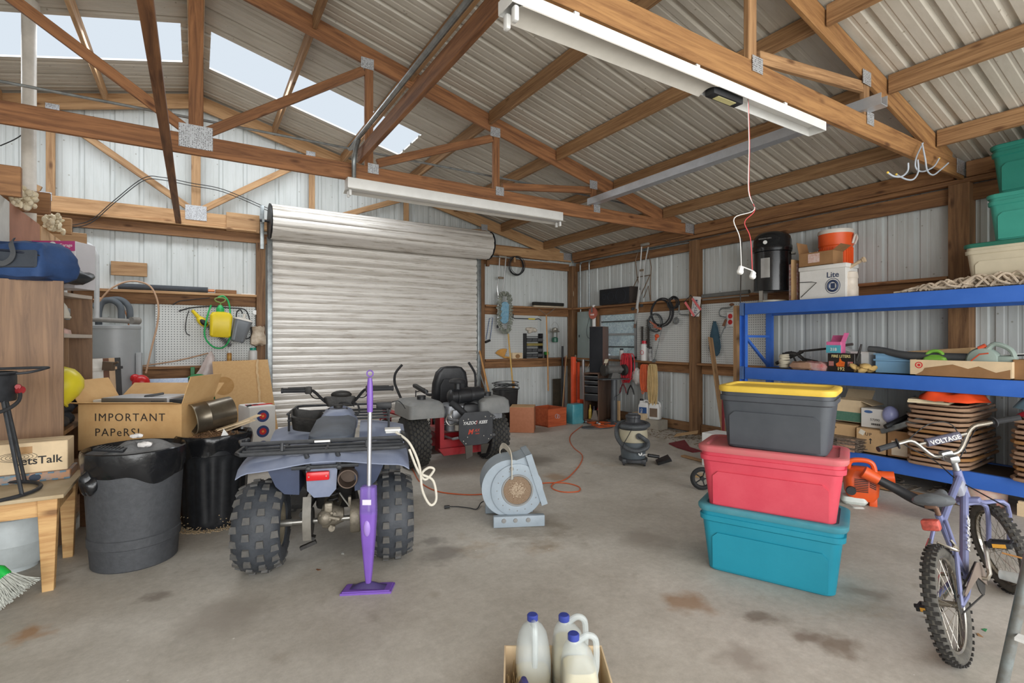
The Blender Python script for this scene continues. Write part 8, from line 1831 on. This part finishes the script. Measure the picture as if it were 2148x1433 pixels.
# under the shelf
b = MB(); b.lathe([(.13, 0), (.15, .02), (.155, .24)], seg=32, cap1=False); b.lathe([(.15, .24), (.13, .02)], seg=32, cap0=False); solo('white_bucket', b, mat('bucket_white', (206, 200, 186), .5, rgb2=(196, 96, 76), scale=4), 'white bucket with red print under the bottom shelf', 'bucket', M=T_(5.96, 1.64, .0) @ Matrix.Scale(.62, 4, (0, 0, 1)))
for k in range(6):
    b = MB(); b.box((0, 0, .05), (.05, .045, .10)); b.box((0, 0, .11), (.04, .035, .02)); solo('wood_block', b, card_l, '%s from left of the small wooden pegs under the right end of the shelf' % ['first', 'second', 'third', 'fourth', 'fifth', 'sixth'][k], 'wooden peg', M=T_(5.80+.02*(k % 2), 1.36-.075*k, 0), group='small wooden pegs under the shelf')
b = MB()
for i in range(40): b.box((6.05+random.uniform(-.2, .2), 1.7+random.random()*1.6, .01+random.random()*.03), (random.uniform(.02, .2), random.uniform(.01, .05), .006), M=R(random.uniform(-8, 8), random.uniform(-8, 8), random.uniform(0, 180)))
o = solo('floor_litter', b, mat('litter_dark', (70, 62, 56), .8, rgb2=(130, 118, 104), scale=20), 'dark litter and scraps on the floor under the bottom shelf', 'litter'); o['kind'] = 'stuff'
beam('floor_plank', (5.60, 3.3, .02), (5.72, 1.7, .02), .09, .02, card_d, label='flat plank lying on the floor under the front of the shelf', cat='plank')
# ================= leaf blower on the floor, bicycle, pole =================
lb_ = W(1806, 1055, Z=0)
t = thing('leaf_blower', 'orange leaf blower with a long black tube lying on the floor right of the totes', 'leaf blower', M=T_(lb_) @ R(0, 0, -58))
bo = mat('blower_bright_orange', (232, 92, 36), .4, var=.05)
b = MB(); b.rrect([(.04, .09, .10, .04), (.09, .12, .12, .05), (.24, .13, .12, .05), (.30, .10, .09, .05), (.32, .05, .05, .03)], seg=6); b.cyl((.06, -.0, .24), (.24, -.02, .26), .055, .05, seg=20); b.box((.08, .0, .03), (.06, .16, .10), bev=.01); obj('housing', b, bo, t)
b = MB(); b.tube([(-.10, -.02, .30), (-.08, -.02, .37), (.02, -.02, .385), (.08, -.02, .36), (.10, -.02, .29)], .022, 8, n=5); obj('handle', b, bo, t)
b = MB()
for k in range(8): b.box((-.015+.0*k, -.127, .13+.015*k), (.10, .008, .006))
for k in range(5): b.box((.07+.0*k, -.122, .17+.016*k), (.05, .01, .007), M=R(0, 25, 0))
obj('vent_pattern', b, grime, t)
b = MB(); b.lathe([(.04, 0), (.036, .02)], M=T_(-.09, -.12, .13) @ R(90, 0, 0), seg=20); obj('starter_cap', b, black_pl, t)
b = MB(); b.rrect([(.005, .08, .06, .03), (.03, .10, .07, .035), (.07, .09, .06, .03)], M=T_(-.06, -.05, 0)); obj('fuel_tank', b, mat('tank_milky', (200, 206, 200), .3), t)
P_ = [W(1838, 1004, T=4.35), W(1880, 1026, T=4.28), W(1915, 1045, T=4.2), W(1945, 1056, T=4.12), W(1990, 1072, T=4.02)]
b = MB(); b.tube(P_, [.036, .050], 16, n=5); obj('nozzle_tube', b, black_pl, t, world=True)
b = MB(); b.tube([P_[0]+(P_[0]-P_[1]).normalized()*.10, P_[0]+(P_[1]-P_[0]).normalized()*.02], [.055, .045], 16); obj('nozzle_collar', b, bo, t, world=True)
b = MB(); b.rrect([(0, .05, .10, .02), (.012, .04, .09, .02)], M=T_(W(1790, 1060, Z=0)) @ R(0, 0, -40)); solo('white_cloth', b, mat('cloth_white', (196, 196, 190), .8), 'small white rag on the floor in front of the orange leaf blower', 'rag')
# --- bicycle ---
bM = T_(2.93, .878, 0) @ R(0, 0, 7) @ R(-12.5, 0, 0)
t = thing('bicycle', 'lilac blue small wheeled bicycle with chrome handlebar leaning at the right edge', 'bicycle', M=bM)
bp_ = mat('bike_lilac', (130, 134, 170), .35, .2, rgb2=(110, 116, 156), scale=4); chrome = mat('chrome', (168, 162, 152), .25, .85, var=.12); tyr = mat('bike_tyre', (66, 64, 60), .8, rgb2=(96, 92, 84), scale=20)
def bwheel(parent, M, r=.25, rt=.026, tw=1.0):
    """wheel in local xz-plane, hub at origin of M"""
    b = MB(); b.M = M; b.torus((0, 0, 0), r-rt, rt, R(90, 0, 0), 60, 12)
    n0 = len(b.bm.faces)
    for i in range(44):
        a = 2*PI*i/44
        for q, ph in ((-.016, 0), (0, .5), (.016, 0)):
            aa = a+ph*2*PI/44; b.box((0, 0, 0), (.001, .001, .001)) if False else b.prism([(-.007, -.012), (.007, -.012), (.007, .012), (-.007, .012)], -.003, .0055, M=R(0, -math.degrees(aa), 0) @ T_(r-.001-abs(q)*.35, q, 0) @ R(0, 90, 0) @ R(0, 0, 0))
    w_ = tread('wheel', b, n0, tyr, mat('tread_dark', (50, 48, 46), .85), parent)
    b = MB(); b.M = M
    for y in (-.010, .010): b.lathe([(r-rt*2.0, -.004), (r-rt*1.5, 0), (r-rt*2.0, .004), (r-rt*2.3, 0)], M=T_(0, y, 0) @ R(90, 0, 0), seg=48, cap0=False, cap1=False)
    b.lathe([(r-rt*2.0, -.012), (r-rt*2.0, .012)], M=R(90, 0, 0), seg=48, cap0=False, cap1=False); obj('rim', b, chrome, w_)
    b = MB(); b.M = M; b.cyl((0, -.05, 0), (0, .05, 0), .014, seg=12)
    for s in (-1, 1): b.cyl((0, s*.028, 0), (0, s*.032, 0), .024, seg=16)
    for i in range(28):
        a = 2*PI*i/28; s = 1 if i % 2 else -1; o_ = a+(.5 if i % 4 < 2 else -.5)
        b.tube([(.022*math.cos(o_), s*.03, .022*math.sin(o_)), ((r-rt*2)*math.cos(a), 0, (r-rt*2)*math.sin(a))], .0013, 4)
    obj('spokes', b, chrome, w_)
    return w_
bwheel(t, T_(0, 0, .25)); Mf = T_(1.04, -.035, .25) @ R(0, 0, 34); bwheel(t, Mf)
b = MB(); BBp = (.36, 0, .27)
b.tube([BBp, (.215, 0, .60)], .016, 10); b.tube([BBp, (.79, 0, .60)], .019, 10); b.tube([(.24, 0, .56), (.77, 0, .69)], .017, 10); b.cyl((.80, 0, .57), (.765, 0, .73), .021)
for s in (-1, 1): b.tube([(.34, s*.03, .27), (.12, s*.05, .255), (0, s*.05, .25)], .010, 8); b.tube([(.225, s*.02, .57), (.14, s*.05, .46), (0, s*.05, .25)], .009, 8)
b.cyl((.36, -.035, .27), (.36, .035, .27), .022); obj('frame', b, bp_, t)
b = MB()
for s in (-1, 1): q = Mf @ Vector((0, s*.05, 0)); k = Mf @ Vector((-.10, s*.05, .25)); b.tube([(.80-.03*s, s*.04, .56), (.86-.03*s, s*.042-.01, .53), k, q], .012, 8, n=4)
b.box((.80, 0, .56), (.06, .12, .03), bev=.01); obj('fork', b, bp_, t)
HB = T_(.765, 0, .73) @ R(-7, -8, 38)
b = MB(); b.M = HB; b.cyl((0, 0, 0), (0, 0, .05), .016); b.box((.02, 0, .065), (.09, .05, .04), bev=.01); b.box((.055, 0, .075), (.04, .06, .05), bev=.008)
obj('stem', b, mat('stem_alloy', (170, 172, 172), .3, .8), t)
b = MB(); b.M = HB; b.tube([(-.03, .34, .22), (.01, .22, .215), (.03, .15, .20), (.045, .07, .09), (.05, 0, .08), (.045, -.07, .09), (.03, -.15, .20), (.01, -.22, .215), (-.03, -.34, .22)], .0115, 10, n=4); b.tube([(.035, -.14, .175), (.035, .14, .175)], .009, 8); hb_ = obj('handlebar', b, chrome, t)
b = MB(); b.M = HB; b.cyl((.035, -.085, .175), (.035, .085, .175), .024, seg=14); pad = obj('crossbar_pad', b, mat('pad_purple_grey', (84, 82, 104), .6, rgb2=(110, 110, 124), scale=60), hb_)
text('lettering', 'VOLTAGE', .034, white_paint, bM @ HB @ T_(.008, 0, .175) @ R(0, 0, -90) @ R(62, 0, 0), pad, bold=.02, ext=.002)
for s in (-1, 1):
    b = MB(); b.M = HB; b.tube([(.002, s*.245, .217), (-.032, s*.36, .22)], .0165, 10); b.lathe([(.03, 0), (.03, .006)], M=T_(.0, s*.245, .217) @ R(90, 0, -s*12), seg=18); obj('grip', b, black_rub, hb_)
    b = MB(); b.M = HB; b.tube([(.02, s*.20, .21), (.06, s*.22, .195), (.05, s*.30, .19)], .006, 6, n=3); obj('brake_lever', b, chrome, hb_)
b = MB(); b.M = HB; b.tube([(.05, -.2, .20), (.20, -.22, .10), (.22, -.08, -.10), (.10, .0, -.22), (.0, .02, -.22)], .0035, 6, n=6); b.tube([(.05, .2, .20), (.14, .12, .12), (.16, .02, .02), (.05, 0, -.06), (-.10, .0, -.08), (-.3, -.02, -.12)], .0035, 6, n=6); b.tube([(.04, .19, .20), (.02, .05, .28), (.1, -.10, .22), (.1, -.12, .05)], .003, 6, n=5); obj('brake_cables', b, black_rub, t)
b = MB(); b.cyl((.215, 0, .60), (.195, 0, .66), .012); b.box((.19, 0, .655), (.14, .05, .02), bev=.006); obj('seat_post', b, mat('rusty_post', (120, 92, 76), .5, .5), t)
b = MB(); Ms = T_(.20, -.01, .675) @ R(0, 3, 0)
rg = []
for x, w_, h_ in ((-.115, .02, .018), (-.10, .065, .03), (-.05, .088, .035), (.0, .075, .032), (.06, .038, .028), (.12, .024, .024), (.135, .012, .014)):
    rg.append([Ms @ Vector((x, w_*math.cos(2*PI*i/18), h_*math.sin(2*PI*i/18)*(1 if math.sin(2*PI*i/18) > 0 else .8)+(.012 if abs(x) > .09 else 0))) for i in range(18)])
b.rings(rg); obj('saddle', b, mat('saddle_grey', (96, 100, 104), .5, var=.12), t)
b = MB(); b.box((.06, 0, .585), (.05, .07, .05), bev=.01); obj('rear_reflector', b, mat('reflector_faded_red', (186, 84, 72), .4, var=.3, scale=40), t)
b = MB(); b.box((.62, .021, .50), (.10, .004, .05), M=R(0, -38, 0)); text('lettering', 'VOLTAGE', .05, white_paint, bM @ T_(.56, -.021, .43) @ R(0, -38, 0) @ R(90, 0, 0), t, bold=.02); b.bm.free()
b = MB(); b.prism([(-.03, -.03), (.13, -.02), (.15, .03), (.02, .05)], -.002, .002, M=T_(.70, -.0, .635) @ R(90, 0, 0) @ R(0, 0, 12)); b.box((.715, 0, .64), (.10, .05, .07), M=R(0, -14, 0), bev=.02); obj('frame_pad', b, mat('pad_grey_lilac', (150, 152, 164), .6), t)
b = MB(); b.lathe([(.055, -.003), (.075, -.002), (.075, .002), (.055, .003)], M=T_(.36, -.06, .27) @ R(90, 0, 0), seg=30); b.lathe([(.02, -.004), (.035, 0), (.02, .004)], M=T_(0, -.045, .25) @ R(90, 0, 0), seg=18); b.tube([(.36, -.06, .345), (.0, -.045, .285)], .004, 6); b.tube([(.36, -.06, .195), (.0, -.045, .215)], .004, 6); obj('chain_drive', b, grime, t)
b = MB(); b.prism([(.42, .22), (.44, .28), (.41, .33), (.34, .35), (.02, .30), (.02, .285), (.30, .29)], -.066, -.070, M=R(90, 0, 0) @ Matrix.Scale(-1, 4, (0, 0, 1))); obj('chain_guard', b, mat('guard_rust', (130, 116, 106), .5, .3), t)
b = MB(); b.tube([(.36, -.045, .27), (.36, -.09, .27), (.375, -.10, .29), (.44, -.10, .41)], .010, 8); obj('crank', b, chrome, t); b = MB(); b.tube([(.36, .045, .27), (.36, .09, .27), (.345, .10, .25), (.28, .10, .13)], .010, 8); obj('crank', b, chrome, t)
for c_ in ((.44, -.16, .42), (.28, .16, .12)):
    b = MB()
    for dx in (-.035, .035): b.box((c_[0]+dx, c_[1], c_[2]), (.016, .09, .026), bev=.003)
    b.box((c_[0], c_[1]-.04, c_[2]), (.08, .01, .024)); b.box((c_[0], c_[1]+.04, c_[2]), (.08, .01, .024)); b.cyl((c_[0], c_[1]-.06, c_[2]), (c_[0], c_[1]+.06, c_[2]), .01); pd_ = obj('pedal', b, black_pl, t)
    b = MB(); b.box((c_[0]-.044, c_[1], c_[2]), (.004, .05, .018)); obj('pedal_reflector', b, mat('reflector_amber', (220, 160, 60), .3), pd_); b = MB(); b.box((c_[0]+.044, c_[1], c_[2]), (.004, .05, .018)); obj('pedal_reflector', b, mat('reflector_amber', (220, 160, 60), .3), pd_)
b = MB(); b.tube([(.14, -.04, .50), (.13, -.06, .46), (.10, -.05, .47), (.08, 0, .50)], .007, 6, n=3); b.tube([(.14, .04, .50), (.13, .06, .46), (.10, .05, .47)], .007, 6, n=3); b.box((.12, -.045, .47), (.05, .012, .016)); b.box((.12, .045, .47), (.05, .012, .016)); obj('rear_brake', b, chrome, t)
b = MB(); b.tube([(.30, .03, .25), (.34, .20, .03), (.35, .24, .0)], .008, 8); obj('kickstand', b, chrome, t)
# --- grey pole and bits at the lower right edge ---
q0 = W(2096, 1466, Z=0); q1 = W(2164, 1150, T=2.02)
b = MB(); b.cyl(q0, q1, .019, seg=16); b.cyl(q0+(q1-q0)*.0, q0+(q1-q0)*.03, .024, seg=16); solo('steel_pole', b, mat('pole_grey', (140, 150, 152), .4, .4, rgb2=(110, 104, 96), scale=9), 'scuffed grey steel leg of a stand at the lower right corner', 'pole')
b = MB(); b.box(W(2143, 1340, T=2.0), (.05, .03, .012)); solo('pole_clip', b, white_paint, 'small white clip on the grey steel pole', 'clip')
b = MB(); b.cyl(W(2102, 1160, T=2.45), W(2170, 1178, T=2.35), .004); solo('thin_stick', b, woodh, 'thin tan stick poking in from the right edge in front of the front wheel', 'stick')
b = MB(); b.cyl(W(2098, 1205, T=2.3), W(2170, 1222, T=2.2), .020, .028); solo('clear_bottle', b, mat('clear_plastic', (196, 200, 200), .15, alpha=.5), 'clear plastic bottle poking in from the right edge', 'bottle')
# scraps on the floor
for i, (u, v, c_, lb) in enumerate([(2068, 1326, (60, 140, 90), 'tiny green scrap on the floor beside the rear bicycle wheel'), (2063, 1338, (160, 120, 80), 'tiny brown leaf on the floor beside the rear bicycle wheel'), (722, 1163, (216, 216, 212), 'small white paper scrap under the back of the quad bike'), (674, 1196, (130, 84, 54), 'small brown leaf on the floor behind the spray mop'), (332, 1158, (224, 220, 210), 'white scrap on the floor beside the smooth trash can')]):
    b = MB(); b.prism([(0, 0), (.035, .004), (.03, .014), (.008, .018)], .001, .003); solo('floor_scrap', b, mat('scrap_%d' % i, c_, .8), lb, 'scrap', M=T_(W(u, v, Z=0)) @ R(0, 0, 40*i))
